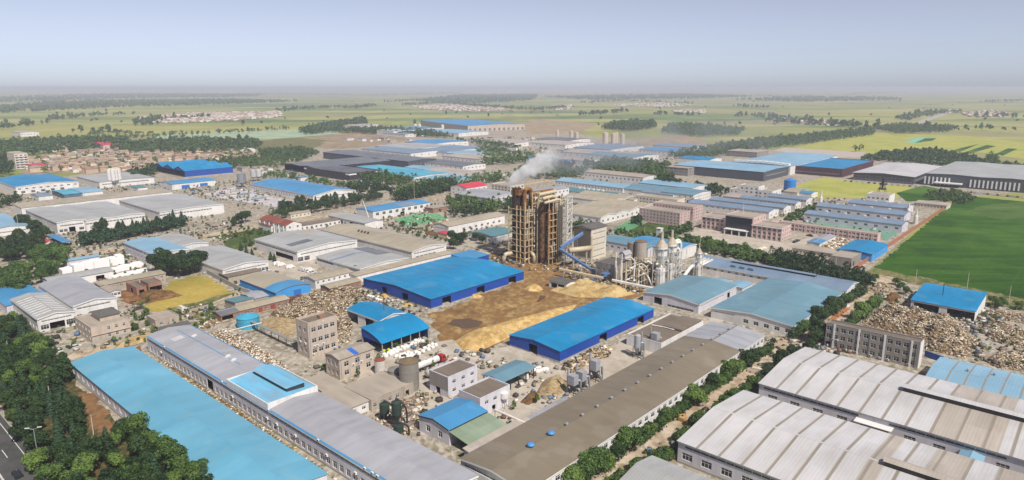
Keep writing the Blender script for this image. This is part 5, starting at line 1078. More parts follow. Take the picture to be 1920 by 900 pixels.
def lattice(label, u0, v0, wd, vt, mat, cells):
    q = P(u0, v0); z1 = ZAT(q.y, vt); L = empty('lattice_tower', (q.x, q.y, 0), GRID, label, 'tower')
    h = wd/2; cs = [(-h, -h), (h, -h), (h, h), (-h, h)]
    for x, y in cs: MB().tube([(x, y, 0), (x, y, z1)], .32, 4).build('leg', mat, L)
    for i in range(cells):
        za, zb = z1*i/cells, z1*(i+1)/cells
        for k in range(4):
            (x0, y0), (x1, y1) = cs[k], cs[(k+1) % 4]
            m = MB(); m.tube([(x0, y0, zb), (x1, y1, zb)], .2, 4); xm, ym = (x0+x1)/2, (y0+y1)/2
            m.tube([(x0, y0, za), (xm, ym, zb)], .18, 4); m.tube([(x1, y1, za), (xm, ym, zb)], .18, 4); m.build('brace', mat, L)
    return L, z1
lattice('slim white lattice tower beside the rusty drying tower', 1023, 487, 3.0, 382, WSTEEL, 12)
LT, z1 = lattice('wide white braced lattice tower right of the drying tower', 1060, 492, 4.6, 368, WSTEEL, 11)
for x in (-5.5, -4, -2.6): MB().tube([(x, 1, 2), (x, 1, z1-5)], .45, 8).build('riser_pipe', plain('dull steel column', '6d655c'), LT)
q = P(1037, 491); HX = empty('heat_exchanger', (q.x, q.y, 0), GRID, 'dark cluster of dryer columns and pipes between the two white lattice towers', 'dryer'); zh = ZAT(q.y, 372)
MB().box(-9.4, 5.8, -4.2, 4.8, zh-1.2, zh-.9).build('top_deck', FRM, HX)
for x in np.arange(-9.2, 5.9, 2.1): MB().tube([(x, -4.1, zh-.9), (x, -4.1, zh+.3)], .07, 4).build('railing', FRM, HX)
MB().tube([(-9.2, -4.1, zh+.3), (5.6, -4.1, zh+.3)], .08, 4).build('railing', FRM, HX)
for x, y, r in ((-7.5, 1, .9), (-5, -1.5, .6), (0, 0, 1.1), (3, 3, .8), (5, -2, .5)): MB().lathe([(r, zh-.9), (r, zh+1.6), (r*.4, zh+2.6)], (x, y, 0), 10).build('top_vessel', (RUST, CREAM, SOOT)[int(r*10) % 3], HX)
for x, y, r, z1_, m_ in ((-7.6, 2, 1.8, zh-2, SOOT), (-7.2, -2.4, 1.0, zh-6, RUST), (-4, 3, 1.7, zh, DSOOT), (-.5, 3.4, 1.6, zh-3, SOOT), (3.4, 2.6, 1.7, zh-1, DSOOT), (-2.6, -1.6, 1.1, zh-5, SOOT), (1.6, -2, 1.2, zh-8, DSOOT), (4.4, -1.4, .9, zh-4, CREAM)):
    MB().lathe([(r*.5, 1), (r, 4), (r, z1_), (r*.5, z1_+1)], (x, y, 0), 12).build('column', m_, HX)
for x in (-9.2, -5.6, -1.9, 1.9, 5.6):
    for y in (-4, 4.6): MB().tube([(x, y, 0), (x, y, zh-1)], .2, 4).build('post', FRM, HX)
for i in range(8):
    z = 4+i*3.7
    for y in (-4, 4.6): MB().tube([(-9.2, y, z), (5.6, y, z)], .2, 4).build('beam', FRM, HX)
    MB().tube([(-5.6, -4, z), (-5.6, 4.6, z)], .15, 4).build('beam', FRM, HX)
    if i % 2: MB().box(-5.4, 5.4, -3.8, 4.4, z-.1, z+.02).build('platform', plain('dark grating', '3b332b', .8), HX)
for i in range(6): MB().tube(curve_pts([(-4.6+1.8*i, -3, 2), (-4.6+1.8*i, -3, 8+3.6*i), (-3.6+1.8*i, -1.5, 10+3.6*i), (-3.6+1.8*i, 2, 10.5+3.6*i)]), .42, 8).build('riser_pipe', (CREAM, STEEL, RUST)[i % 3], HX, smooth=True)
MB().tube(curve_pts([(-13, -2.5, zh+1.6), (-5, -2.8, zh+2.2), (-2, -2.8, zh+1.5), (-2, -2.8, zh-8)]), .95, 10).build('bend_pipe', CREAM, HX, smooth=True)
MB().tube(curve_pts([(-13, -3.8, zh-.6), (-1, -3.8, zh), (1, -3.8, zh-.8), (1, -3.8, zh-9)]), .8, 10).build('bend_pipe', CREAM, HX, smooth=True)
b = B('elevator_house', 'cream tower house with dark louvre slots and a dark gable roof', 'building', (1109, 430), (1140, 423), (1079, 424), 19, 'slab_g', 'cream', 'x', rise=1.2, ops=[('S', 's', 1.6+3.5*i, .75, .12, .9) for i in range(5)], oh=.6)
b.part('end_facing', MB().box(-.2, -.02, -b.b/2+.4, b.b/2-.2, 2, 18.6), plain('dark grey cladding', '6f655a', .8), (-b.a/2, 0, 0))  # darker grey sheet over the W end of the cream walls
def gallery(label, p0, p1, wd, ht, mat, legs=3, name='conveyor'):
    """inclined enclosed conveyor on trestle legs"""
    p0, p1 = Vector(p0), Vector(p1); e = empty(name, (p0.x, p0.y, 0), 0, label, 'conveyor'); d = (p1-p0); n = Vector((-d.y, d.x, 0)).normalized()*wd/2
    o = Vector((p0.x, p0.y, 0)); m = MB(); a = [p0-n-o, p0+n-o, p1+n-o, p1-n-o]; up = Vector((0, 0, ht)); pk = Vector((0, 0, ht*1.35))
    m.quad(a[0], a[1], a[2], a[3]); m.quad(a[0], a[3], a[3]+up, a[0]+up); m.quad(a[1], a[2], a[2]+up, a[1]+up); m.quad(a[0], a[1], a[1]+up, a[0]+up); m.quad(a[3], a[2], a[2]+up, a[3]+up); m.build('casing', mat, e)
    m = MB(); c0, c1 = p0-o+pk, p1-o+pk; m.quad(a[0]+up, a[3]+up, c1, c0); m.quad(a[1]+up, a[2]+up, c1, c0); m.build('roof', mat, e)
    for i in range(legs):
        t = (i+.6)/(legs+.2); q = p0.lerp(p1, t)-o
        for s_ in (-1, 1):
            if q.z > .6: MB().tube([(q.x+n.x*s_*1.4, q.y+n.y*s_*1.4, 0), (q.x+n.x*s_*.8, q.y+n.y*s_*.8, q.z)], .14, 4).build('leg', STEEL, e)
    return e
bl = b; g0 = P(1049, 505); p_up = PY(1092, 440, P(1100, 492).y); p_mid = PY(1050, 467, P(1055, 500).y)
gallery('blue conveyor gallery rising into the cream tower house', p_mid, p_up, 1.6, 1.4, BLUEG, 2)
p_lo = P(1122, 516, 1.2)
gallery('blue conveyor gallery running down from the drying tower to the sawdust', p_mid+Vector((0, -.5, -.6)), p_lo, 1.4, 1.1, BLUEG, 4)
gallery('low pale conveyor along the foot of the plant, left stretch', P(1049, 506, 4.0), P(1131, 523, 3.2), 1.3, .9, CREAM, 5)
gallery('low white conveyor with a blue belt along the foot of the plant, right stretch', P(1148, 527, 3.0), P(1236, 545, 2.4), 1.3, .9, WSTEEL, 6)
gallery('dark blue belt conveyor in front of the white cyclones', P(1108, 527, 1.0), P(1138, 518, 4.5), 1.4, .8, BLUEG, 1)
def item(name, label, cat, u, v, group=None, rz=GRID):
    q = P(u, v); return empty(name, (q.x, q.y, 0), rz, label, cat, group)
t = item('transfer_house', 'small blue roofed transfer station on legs between the conveyors', 'shed', 1137, 528)
MB().box(-3, 3, -2, 2, 4.4, 4.8).build('roof', BLUEG, t); MB().box(-2.6, 2.6, -1.6, 1.6, 2.6, 4.35).build('hopper', DSTEEL, t)
for x in (-2.4, 2.4):
    for y in (-1.4, 1.4): MB().tube([(x, y, 0), (x, y, 2.7)], .14, 4).build('leg', STEEL, t)
t = item('rotary_drum', 'horizontal cream rotary drum on piers beside the tower house', 'drum', 1088, 500)
z = ZAT(t.location.y, 466); MB().tube([(-8, 2, z), (7, -2, z-.6)], 1.5, 16).build('drum', CREAM, t, smooth=True)
for x, y in ((-5, 1.3), (4, -1.2)): MB().tube([(x, y, 0), (x, y, z-1)], .6, 6).build('pier', CONC, t)
MB().tube([(7.5, -2.2, 2), (7.5, -2.2, z+6)], .7, 10).build('stack', CREAM, t)
B('plant_shed', 'low dark roofed shed with white ends in front of the drying tower', 'shed', (1062, 533), (1078, 527), (1036, 523), 3.6, 'slab_g', 'white', 'y', rise=.6, ops=[('W', 'd', .3, 4, 2.8), ('W', 'd', .7, 4, 2.8)])
b = B('plant_block', 'squat grey concrete plant block right of the cream tower house', 'building', (1158, 500), (1176, 489), (1122, 490), 9, 'slab_g', wall_mat('sooty concrete', '8b857d', .6, '4c463f'), None, parapet=.5, ops=[('S', 'd', .5, 3, 3), ('W', 'g', 2, 4, 1.6, 1.4, 2, 3.2)])
b = B('filter_house', 'grey bag filter house with a rounded top in the plant', 'building', (1172, 478), (1183, 474), (1164, 475), 12, 'grey', 'lav', 'x', 'arc', 1.4, ops=[('S', 's', 3, 1.2, .2, .8), ('S', 's', 6, 1.2, .2, .8)])
silo('stained beige silo in the middle of the plant', 1200, 503, 3.3, 15.5, 2, col='a3998c', roofcol='6f5a45', cone=2.5)
silo('dark stained silo half hidden left of the beige silo', 1184, 500, 2.8, 14, 2, col='7d7368', cone=2.5)
def cyclone(label, u, v, ztop, r, mat, name='cyclone'):
    t = item(name, label, 'cyclone', u, v)
    MB().lathe([(r*1.05, .2), (r*1.05, ztop*.34)], seg=16).build('base_silo', mat, t)
    MB().lathe([(.5, ztop*.40), (r*1.3, ztop*.58), (r*1.3, ztop*.74)], seg=16).build('cone', mat, t)
    MB().lathe([(r*1.32, ztop*.74), (r*.7, ztop*.82), (r*.35, ztop*.86), (r*.28, ztop)], seg=14).build('hood', plain('stained cyclone hood', 'a89a86', .6), t)
    for k in range(4):
        a_ = math.pi/4+k*math.pi/2; x, y = 1.75*r*math.cos(a_), 1.75*r*math.sin(a_)
        MB().tube([(x, y, 0), (x, y, ztop*.7)], .16, 4).build('leg', WSTEEL, t)
    for zz in (.3, .5, .68):
        m = MB(); c = [(1.75*r*math.cos(math.pi/4+k*math.pi/2), 1.75*r*math.sin(math.pi/4+k*math.pi/2)) for k in range(4)]
        for k in range(4): m.tube([(*c[k], ztop*zz), (*c[(k+1) % 4], ztop*zz)], .12, 4)
        m.tube([(*c[0], ztop*(zz-.2)), (*c[1], ztop*zz)], .1, 4); m.tube([(*c[3], ztop*(zz-.2)), (*c[0], ztop*zz)], .1, 4); m.build('brace', WSTEEL, t)
    MB().lathe([(r*1.7, ztop*.70), (r*1.7, ztop*.705)], seg=12).build('gallery', STEEL, t)
    return t
c1 = cyclone('tallest white cyclone on a banded white base in the plant', 1237, 538, 29, 2.3, WSTEEL)
c2 = cyclone('white cyclone right behind the tallest one', 1256, 527, 27.5, 2.1, WSTEEL)
c3 = cyclone('slimmer white cyclone on its own at the right of the plant', 1308, 519, 18.5, 1.3, WSTEEL)
t = item('pipe_rack', 'bundle of fat white pipes curving down beside the cyclones', 'pipes', 1266, 525)
for k, (x, y, hz) in enumerate(((-1, -2, 18), (2.2, -1, 20.5), (5, 1, 21))):
    MB().tube(curve_pts([(-7, 3, hz-1.5), (x-1, y+.5, hz), (x, y, hz-1), (x, y, 1.2)]), .75, 10).build('pipe', WSTEEL, t, smooth=True)
MB().tube(curve_pts([(-4, -4, .9), (0, -4.5, 2.2), (10, -3.5, 6.2), (22, -3, 6.2)]), .95, 12).build('pipe', WSTEEL, t, smooth=True)
for k in range(3): MB().tube([(17, -6+k*2.2, 5.8), (30, -6+k*2.2, 6.4)], .7, 10).build('pipe', WSTEEL, t, smooth=True)
for x in (4, 10, 17, 24): MB().tube([(x, -3, 0), (x, -3, 5.4)], .2, 4).build('support', STEEL, t)
for x in (-5, 0, 5):
    for y in (-3, 4): MB().tube([(x, y, 0), (x, y, 17)], .2, 4).build('support', WSTEEL, t)
for z in (5, 9, 13, 16.5): 
    m = MB(); m.tube([(-5, -3, z), (5, -3, z)], .14, 4); m.tube([(-5, -3, z), (-5, 4, z)], .14, 4); m.tube([(-5, -3, z-3.6), (0, -3, z)], .1, 4); m.build('brace', WSTEEL, t)
t = item('white_duct', 'thick white duct snaking across the middle of the plant', 'pipes', 1176, 520)
MB().tube(curve_pts([(-7, 6, 6.5), (-7, 1, 4.2), (0, -1, 3.6), (6, -3, 4.6), (12, -6, 4)]), .7, 10).build('pipe', WSTEEL, t, smooth=True)
for x, y in ((-6, 1), (3, -2), (10, -5)): MB().tube([(x, y, 0), (x, y, 3.6)], .16, 4).build('support', STEEL, t)
t = item('plant_machinery', 'dark clutter of fans, hoppers and ducts below the white cyclones', 'machinery', 1212, 525)
random.seed(3)
for k in range(26):
    x, y = random.uniform(-11, 10), random.uniform(-6, 8); s_ = random.uniform(.8, 2.2); z0 = random.choice((0, 0, 2, 4, 6))
    mt = random.choice((DSTEEL, STEEL, CREAM, plain('dull steel column', '6d655c')))
    if k % 3 == 0: MB().lathe([(s_*.4, z0), (s_, z0+s_), (s_, z0+s_*2.2)], (x, y, 0), 10).build('hopper', mt, t)
    elif k % 3 == 1: MB().box(x-s_, x+s_, y-s_*.7, y+s_*.7, z0, z0+s_*1.4).build('housing', mt, t)
    else: MB().tube(curve_pts([(x, y, z0), (x, y, z0+4), (x+s_*2.5, y-s_, z0+5.5)]), .4, 8).build('duct', mt, t)
MB().box(-11, 11, -6.5, -6.2, 0, .12).build('floor_plate', DSTEEL, t)
for k in range(14):
    x, y = random.uniform(-20, 12), random.uniform(-6, 12); hz_ = random.uniform(8, 17); MB().lathe([(.5, 0), (.45, hz_*.7), (.25, hz_*.72), (.22, hz_)], (x, y, 0), 8).build('thin_stack', random.choice((WSTEEL, CREAM, WSTEEL)), t)
for k in range(16):
    x, y, z_ = random.uniform(-20, 10), random.uniform(-6, 10), random.uniform(3, 12); dx = random.uniform(4, 9); MB().tube(curve_pts([(x, y, z_), (x+dx, y, z_), (x+dx, y-random.uniform(1, 4), z_-2), (x+dx, y-4, .3)]), random.choice((.3, .4, .55)), 8).build('pipe', random.choice((WSTEEL, WSTEEL, CREAM)), t, smooth=True)
for x in np.arange(-20, 11, 5.2):
    MB().tube([(x, -6, 0), (x, -6, 11)], .18, 4).build('post', FRM, t); MB().tube([(x, -6, 7), (x+5.2, -6, 11)], .12, 4).build('brace', FRM, t)
for z_ in (3.6, 7.2, 10.8): MB().tube([(-20, -6, z_), (11, -6, z_)], .15, 4).build('beam', FRM, t)
for x in (-10, -3, 4, 10):
    for y in (-5, 6): MB().tube([(x, y, 0), (x, y, 9)], .16, 4).build('post', FRM, t)
for z in (4, 8.6):
    for y in (-5, 6): MB().tube([(-10, y, z), (10, y, z)], .14, 4).build('beam', FRM, t)
B('plant_hall', 'low teal roofed hall behind the plant silos', 'factory hall', (1215, 466), (1240, 455), (1130, 446), 5.5, 'teal', 'lav', 'y', rise=1, ops=[('W', 'w', 8, 2, 1.4, 2)])
b = B('plant_hall', 'blue striped roof hall with a white gable behind the white cyclones', 'factory hall', (1275, 469), (1300, 457), (1190, 449), 6.5, 'blue', 'white', 'y', rise=1, ops=[('W', 'w', 8, 2, 1.4, 2)], trim=WHT)
b.strips([.3, .6], 3.0, R['teal'], 'worn_roof_band')
t = item('white_hut', 'small white lift shaft rising behind the white cyclones', 'building', 1236, 452); MB().box(-1.6, 1.6, -1.6, 1.6, 0, 8.5).build('shaft', W['white'], t); MB().box(-1.9, 1.9, -1.9, 1.9, 8.5, 8.9).build('cap', W['white'], t)
for lab, u, v in (('small pale hut roof between the two teal halls', 1352, 537), ('white tiny hut with a flat roof beside the teal hall gap', 1392, 541)):
    B('plant_hut', lab, 'shed', (u, v), (u+22, v-9), (u-26, v-7), 3.6, 'sky', 'white', 'x', rise=.4)
# dust filters beside the long brown hall
def dust_filter(label, u, v, hz, k):
    t = item('dust_filter', label, 'dust filter', u, v)
    for x, y in ((-1.1, -1.1), (1.1, -1.1), (1.1, 1.1), (-1.1, 1.1)): MB().tube([(x, y, 0), (x, y, hz*.5)], .12, 4).build('leg', DSTEEL, t)
    if k:
        MB().lathe([(.25, hz*.18), (1.25, hz*.42), (1.25, hz*.95), (.5, hz)], seg=14).build('body', plain('grey filter shell', '94959a', .4, .4), t)
        MB().lathe([(.35, hz*.2), (.35, hz*1.05)], (1.9, -.6, 0), 8).build('stack', STEEL, t)
    else:
        m = MB(); m.box(-1.3, 1.3, -1.3, 1.3, hz*.48, hz*.92); m.build('body', plain('grey filter shell', '94959a'), t)
        m = MB(); m.rings([[(-1.3, -1.3, hz*.479), (1.3, -1.3, hz*.479), (1.3, 1.3, hz*.479), (-1.3, 1.3, hz*.479)], [(-.25, -.25, hz*.2), (.25, -.25, hz*.2), (.25, .25, hz*.2), (-.25, .25, hz*.2)]]); m.build('hopper', plain('dark hopper', '55504d', .6), t)
        MB().lathe([(.35, .3), (.35, hz*1.15)], (0, 2.2, 0), 8).build('stack', STEEL, t)
    MB().tube(curve_pts([(1.2, -.4, hz*.6), (2.6, -1.2, hz*.6), (2.6, -1.2, .3)]), .42, 8).build('duct', STEEL, t, smooth=True)
    MB().tube(curve_pts([(0, -1.2, hz*.3), (0, -2.6, hz*.36), (0, -2.8, .3)]), .36, 8).build('duct', STEEL, t, smooth=True)
    MB().lathe([(.8, .2), (.9, .4), (.9, 1.3), (.5, 1.5)], (2.4, .8, 0), 10).build('fan', DSTEEL, t)
for lab, u, v, hz, k in (('boxy grey dust filter, leftmost beside the long brown hall', 1074, 739, 7.5, 0), ('boxy grey dust filter, second from the left beside the long brown hall', 1090, 731, 7.5, 0), ('boxy grey dust filter with a tall stack, third from the left', 1115, 714, 8.5, 0), ('cylindrical grey dust filter, tallest, near the flat roofed workshop', 1194, 671, 9.5, 1), ('boxy grey dust filter in front of the flat roofed workshop', 1228, 655, 7.5, 0)): dust_filter(lab, u, v, hz, k)
t = item('guard_rail', 'steel guard rail along the long brown hall by the dust filters', 'railing', 1160, 705)
for x in np.arange(-14, 15, 3.5): MB().tube([(x, 0, 0), (x, 0, 1.2)], .05, 4).build('post', STEEL, t)
for z in (.6, 1.15): MB().tube([(-14, 0, z), (14, 0, z)], .05, 4).build('rail', STEEL, t)
# dark hoppers by the blue roofed house
GRN = plain('dark green hopper paint', '2c3a33', .6)
for lab, u, v, hz in (('tall dark green dust hopper on legs left of the blue roofed house', 745, 806, 9.5), ('shorter dark green dust hopper on legs', 722, 792, 6.5), ('dark green low bin beside the dust hoppers', 748, 822, 4.5)):
    t = item('green_hopper', lab, 'hopper', u, v)
    MB().lathe([(.3, hz*.25), (1.5, hz*.55), (1.5, hz*.95), (.6, hz)], seg=12).build('body', GRN, t)
    for k in range(4): a_ = .7+k*math.pi/2; MB().tube([(1.3*math.cos(a_), 1.3*math.sin(a_), 0), (1.3*math.cos(a_), 1.3*math.sin(a_), hz*.6)], .12, 4).build('leg', DSTEEL, t)
    MB().tube(curve_pts([(0, 0, hz), (0, 0, hz+.8), (3, -1, hz*.7), (3, -1, .4)]), .3, 8).build('duct', DSTEEL, t)
t = item('wall_hopper', 'white conical hopper on the side of the lower grey boxy building', 'hopper', 946, 764)
MB().lathe([(.2, 2.2), (1.4, 3.4), (1.4, 5.2), (.4, 5.7)], seg=14).build('body', WSTEEL, t)
for x, y in ((-1, -1), (1, -1), (1, 1), (-1, 1)): MB().tube([(x, y, 0), (x, y, 3.6)], .1, 4).build('leg', STEEL, t)
p0, p1 = P(928, 768, 4.4), P(990, 795, 3.6); t = empty('overhead_pipe', (p0.x, p0.y, 0), 0, 'pale overhead pipe from the white hopper to the long brown hall', 'pipe')
MB().tube([(0, 0, 4.4), (p1-Vector((p0.x, p0.y, 0)))], .35, 8).build('pipe', WSTEEL, t); MB().tube([(0, 0, 0), (0, 0, 4.4)], .15, 4).build('support', STEEL, t)
p0, p1 = P(470, 616), P(552, 656); t = empty('pipe_bridge', (p0.x, p0.y, 0), 0, 'long steel pipe bridge from the turquoise tank towards the beige tower block', 'pipe bridge')
dv = p1-p0
for k in range(7): q = dv*k/6; MB().tube([(q.x, q.y, 0), (q.x, q.y, 3.4)], .15, 4).build('trestle', DSTEEL, t)
for o_, r in ((-.5, .3), (.3, .22), (.9, .22)): MB().tube([(o_, 0, 3.5), (dv.x+o_, dv.y, 3.5)], r, 8).build('pipe', STEEL, t)
p0, p1 = P(420, 641), P(492, 622); t = empty('white_pipe', (p0.x, p0.y, 0), 0, 'thin white overhead pipe crossing the debris strip behind the grey hall', 'pipe'); dv = p1-p0
MB().tube([(0, 0, 4), (dv.x, dv.y, 4)], .2, 6).build('pipe', WSTEEL, t)
for k in (0, .5, 1): MB().tube([(dv.x*k, dv.y*k, 0), (dv.x*k, dv.y*k, 4)], .1, 4).build('support', STEEL, t)
t = item('site_crane', 'thin pale crane mast beside the green netted site', 'crane', 696, 420, rz=0)
MB().tube([(0, 0, 0), (-6, 3, 17)], [.5, .25], 4).build('mast', WSTEEL, t); MB().tube([(-6, 3, 17), (-9, 3, 13)], .15, 4).build('jib', WSTEEL, t); MB().box(-1.5, 1.5, -1, 1, 0, 1.5).build('cab', WSTEEL, t)
t = item('rooftop_condenser', 'dark latticed condenser tower standing behind the right compound', 'tower', 1652, 372)
for z, s_ in ((0, 3.4), (5, 3), (9, 2), (13, .9)):
    for x, y in ((-s_, -s_), (s_, -s_), (s_, s_), (-s_, s_)): MB().tube([(x, y, z), (x*.8, y*.8, z+5)], .25, 4).build('leg', DSTEEL, t)
    MB().box(-s_, s_, -s_, s_, z+3.5, z+4).build('deck', DSTEEL, t)
MB().lathe([(.8, 8), (.8, 19)], seg=8).build('stack', DSTEEL, t)
for lab, u, v, hz in (('slim white column stack left of the right compound', 1538, 385, 13), ('white stack at the right end of the slate works', 1702, 405, 10), ('steel stack pair at the right end of the slate works', 1716, 420, 11)):
    t = item('column_stack', lab, 'stack', u, v); MB().lathe([(1.6, 0), (1.4, hz*.55), (.7, hz*.6), (.6, hz)], seg=12).build('shell', WSTEEL, t); MB().lathe([(1.0, 0), (1.0, hz*.6)], (3, 1, 0), 10).build('side_column', STEEL, t)
    MB().tube(curve_pts([(0, 0, hz*.5), (3, 1, hz*.75), (6, 0, .2)]), .3, 6).build('pipe', WSTEEL, t)
# ================================================================ HEAPS
def heap(name, label, px, hmax, mats, cat='heap', noise_amp=.5, res=1.2, seed=1, edge=5.0, z=0.03, smooth=True):
    poly = world_poly(px); lo, hi = poly.min(0)-1, poly.max(0)+1
    xs = np.arange(lo[0], hi[0], res); ys = np.arange(lo[1], hi[1], res); X, Y = np.meshgrid(xs, ys, indexing='ij')
    pts = np.stack([X.ravel(), Y.ravel()], 1); ins = inpoly(pts, poly)
    d = np.full(len(pts), 1e9); n = len(poly)
    for i in range(n):
        a, b = poly[i], poly[(i+1) % n]; ab = b-a; t = np.clip(((pts-a)@ab)/(ab@ab), 0, 1); d = np.minimum(d, np.linalg.norm(pts-(a+t[:, None]*ab), axis=1))
    d = np.where(ins, d, 0); rg = np.random.default_rng(seed); H = 1-np.exp(-d/edge)
    nz = np.zeros(len(pts))
    for f_ in (.05, .11, .23, .5, .9):
        for k in range(3):
            th = rg.uniform(0, 6.28); nz += np.sin((pts[:, 0]*math.cos(th)+pts[:, 1]*math.sin(th))*f_*6.28+rg.uniform(0, 6.28))/(f_*20+1)*.55
    h = H*hmax*(1+noise_amp*nz)+np.where(d > 0, 1, 0)*rg.normal(0, .06, len(pts)); h = np.maximum(h, 0)*np.minimum(1, d/1.2); h = np.where(d > 0, h+z, -.3)
    nx, ny = X.shape; V = np.column_stack([pts, h]); idx = np.arange(nx*ny).reshape(nx, ny)
    F = np.stack([idx[:-1, :-1], idx[1:, :-1], idx[1:, 1:], idx[:-1, 1:]], -1).reshape(-1, 4)
    keep = (d[F] > 0).any(1); F = F[keep]; used = np.unique(F); mp = -np.ones(nx*ny, int); mp[used] = np.arange(len(used))
    c = V[used].mean(0); c[2] = 0; me = np_mesh(name, V[used]-c, mp[F], mats); o = link(name, me, None, c)
    if smooth: me.polygons.foreach_set('use_smooth', [True]*len(F))
    tag(o, label, cat)
    def hf(q):
        i = np.clip(((q[:, 0]-lo[0])/res).astype(int), 0, nx-1); j = np.clip(((q[:, 1]-lo[1])/res).astype(int), 0, ny-1); return np.maximum(h[idx[i, j]], 0)
    return o, poly, hf, c
SAW = ground_mat('golden sawdust', ['b08e58', 'bd9d66', 'a07f4c', 'c4aa76'], 0.08, .95, .7, bump=.25)
SAWP = ground_mat('pale sawdust', ['b39a6c', 'c0a97c', '9c8152'], 0.12, .95, .9, bump=.5)
EARTH = ground_mat('dark earth', ['6f5234', '85643f', '57402a'], 0.2, .95, 1, bump=.4)
CHIP = ground_mat('wood chips', ['a08a68', 'b09c7a', '857050'], 0.3, .95, 1.5, bump=.4)
heap('sawdust_heap', 'long golden sawdust heap running between the two bright blue sheds', [(850, 640), (880, 622), (960, 600), (1040, 578), (1085, 570), (1075, 582), (1000, 612), (955, 634), (905, 658), (868, 660)], 2.6, SAW, seed=2)
heap('sawdust_heap', 'pale sawdust heap at the foot of the conveyors', [(1030, 545), (1060, 528), (1110, 528), (1160, 538), (1195, 552), (1150, 560), (1080, 558)], 3.2, SAWP, seed=4)
heap('sawdust_heap', 'low worn brown sawdust spread in front of the larger blue shed', [(905, 560), (960, 535), (1020, 548), (1010, 565), (960, 580), (900, 590)], .7, DIRT, seed=5)
for i, (u, v, s_, lab) in enumerate(((1000, 543, 10, 'small brown sawdust cone near the drying tower'), (893, 556, 7, 'small sawdust pile spilling from the second door of the larger blue shed'), (722, 557, 6, 'tiny sawdust pile at the side door of the larger blue shed'), (765, 572, 6, 'tiny sawdust pile at the front side door of the larger blue shed'))):
    heap('sawdust_pile', lab, [(u-s_*2, v), (u-s_, v-s_*.6), (u+s_, v-s_*.6), (u+s_*2, v), (u+s_, v+s_*.5), (u-s_, v+s_*.5)], s_*.3, SAW, seed=20+i, edge=2, res=.6)
heap('sand_heap', 'pale grey sand heap left of the dust filters', [(1000, 745), (1015, 715), (1050, 705), (1068, 722), (1055, 740), (1025, 752)], 3.2, CHIP, seed=7, edge=3, res=.7)
heap('earth_heap', 'orange brown soil heap beside the grey sand heap', [(972, 755), (990, 738), (1010, 735), (1015, 750), (990, 762)], 2.0, EARTH, seed=8, edge=2, res=.6)
heap('earth_heap', 'brown earth mound in front of the brick ruin', [(255, 555), (280, 545), (320, 545), (345, 554), (310, 562), (270, 565)], 2.2, EARTH, seed=9, edge=3, res=.8)
heap('sand_heap', 'pale sand spread at the head of the long light cyan hall', [(210, 650), (235, 635), (280, 622), (300, 628), (262, 645), (225, 655)], .9, SAWP, seed=10, edge=2)
heap('earth_heap', 'dark brown earth cone near the lane by the open-fronted blue shed', [(1655, 562), (1670, 548), (1690, 555), (1688, 566), (1668, 568)], 3, EARTH, seed=11, edge=2.5, res=.6)
heap('chip_heap', 'pale wood chip slope in front of the beige tower block', [(482, 605), (500, 597), (545, 590), (560, 600), (553, 622), (545, 642), (500, 620)], 2.0, CHIP, seed=12)
WOOD = [lin(c)[:3] for c in ('9c886c', 'b3a286', '7d684e', '5c4938', 'c9bda6', '8a765e', '4a3e35', '927d64', 'a69376', 'd6ccba', '6b5947', '877c6e', 'b9ad98')]
def scrap(label, px, hmax, n, sz=(.75, .34, .2), seed=1, base='chip', cols=WOOD, name='scrap_wood_heap'):
    o, poly, hf, c = heap(name, label, px, hmax, ground_mat('dark wood litter', ['6d5a43', '8a7456', '4f3f2f'], .4, .95, 2, bump=.3), seed=seed, noise_amp=.9, edge=4.5)
    q = sample_poly(poly, n); z = hf(q)+RNG.uniform(-.1, .35, n)
    S = np.abs(RNG.normal(1, .45, (n, 3)))*np.array(sz)+.08; C = np.array(cols)[RNG.integers(0, len(cols), n)]*RNG.uniform(.75, 1.2, (n, 1))
    V, F, CC = scatter_boxes(np.column_stack([q, z])-c, S, .45, C)
    me = np_mesh('scrap_wood', V, F, attr_mat('scrap wood'), CC); p = link('scrap_wood', me, o); tag(p, kind='stuff'); return o
scrap('large heap of splintered wood offcuts left of the curved blue canopy', [(505, 592), (525, 578), (590, 552), (672, 543), (688, 556), (660, 566), (650, 585), (660, 610), (655, 640), (632, 650), (625, 600), (560, 598), (530, 605)], 3.2, 12000, seed=31)
scrap('largest heap of wood offcuts behind the grey three storey block', [(1612, 608), (1650, 578), (1720, 584), (1785, 602), (1835, 640), (1808, 672), (1765, 662), (1736, 655), (1738, 640), (1650, 618)], 3.2, 14000, seed=32)
scrap('brown and white heap of wood offcuts at the right edge', [(1838, 615), (1860, 605), (1925, 625), (1960, 650), (1925, 655), (1880, 645), (1850, 630)], 2.6, 3500, seed=33)
scrap('small heap of wood offcuts above the pale blue hall', [(1848, 678), (1880, 658), (1925, 668), (1940, 690), (1915, 696), (1870, 690)], 2.4, 2200, seed=34)
scrap('low spread of wood offcuts right of the open-fronted blue shed', [(1835, 595), (1850, 583), (1925, 592), (1960, 605), (1920, 606), (1860, 598)], 1.4, 2000, seed=35)
scrap('pale heap of offcuts beyond the lane near the long blue grey hall', [(1625, 546), (1645, 532), (1670, 536), (1678, 546), (1650, 552)], 2, 1200, seed=36)
scrap('scrap yard heap beside the bright blue shed at the field corner', [(1520, 466), (1545, 450), (1590, 450), (1575, 468), (1545, 472)], 2, 700, (1.6, 1, .8), seed=37, name='scrap_heap')
scrap('stack of pale timber scraps beside the smaller blue shed', [(1056, 694), (1068, 680), (1120, 657), (1146, 652), (1140, 664), (1100, 685), (1072, 700)], 2.2, 480, (2.6, .5, .35), seed=38)
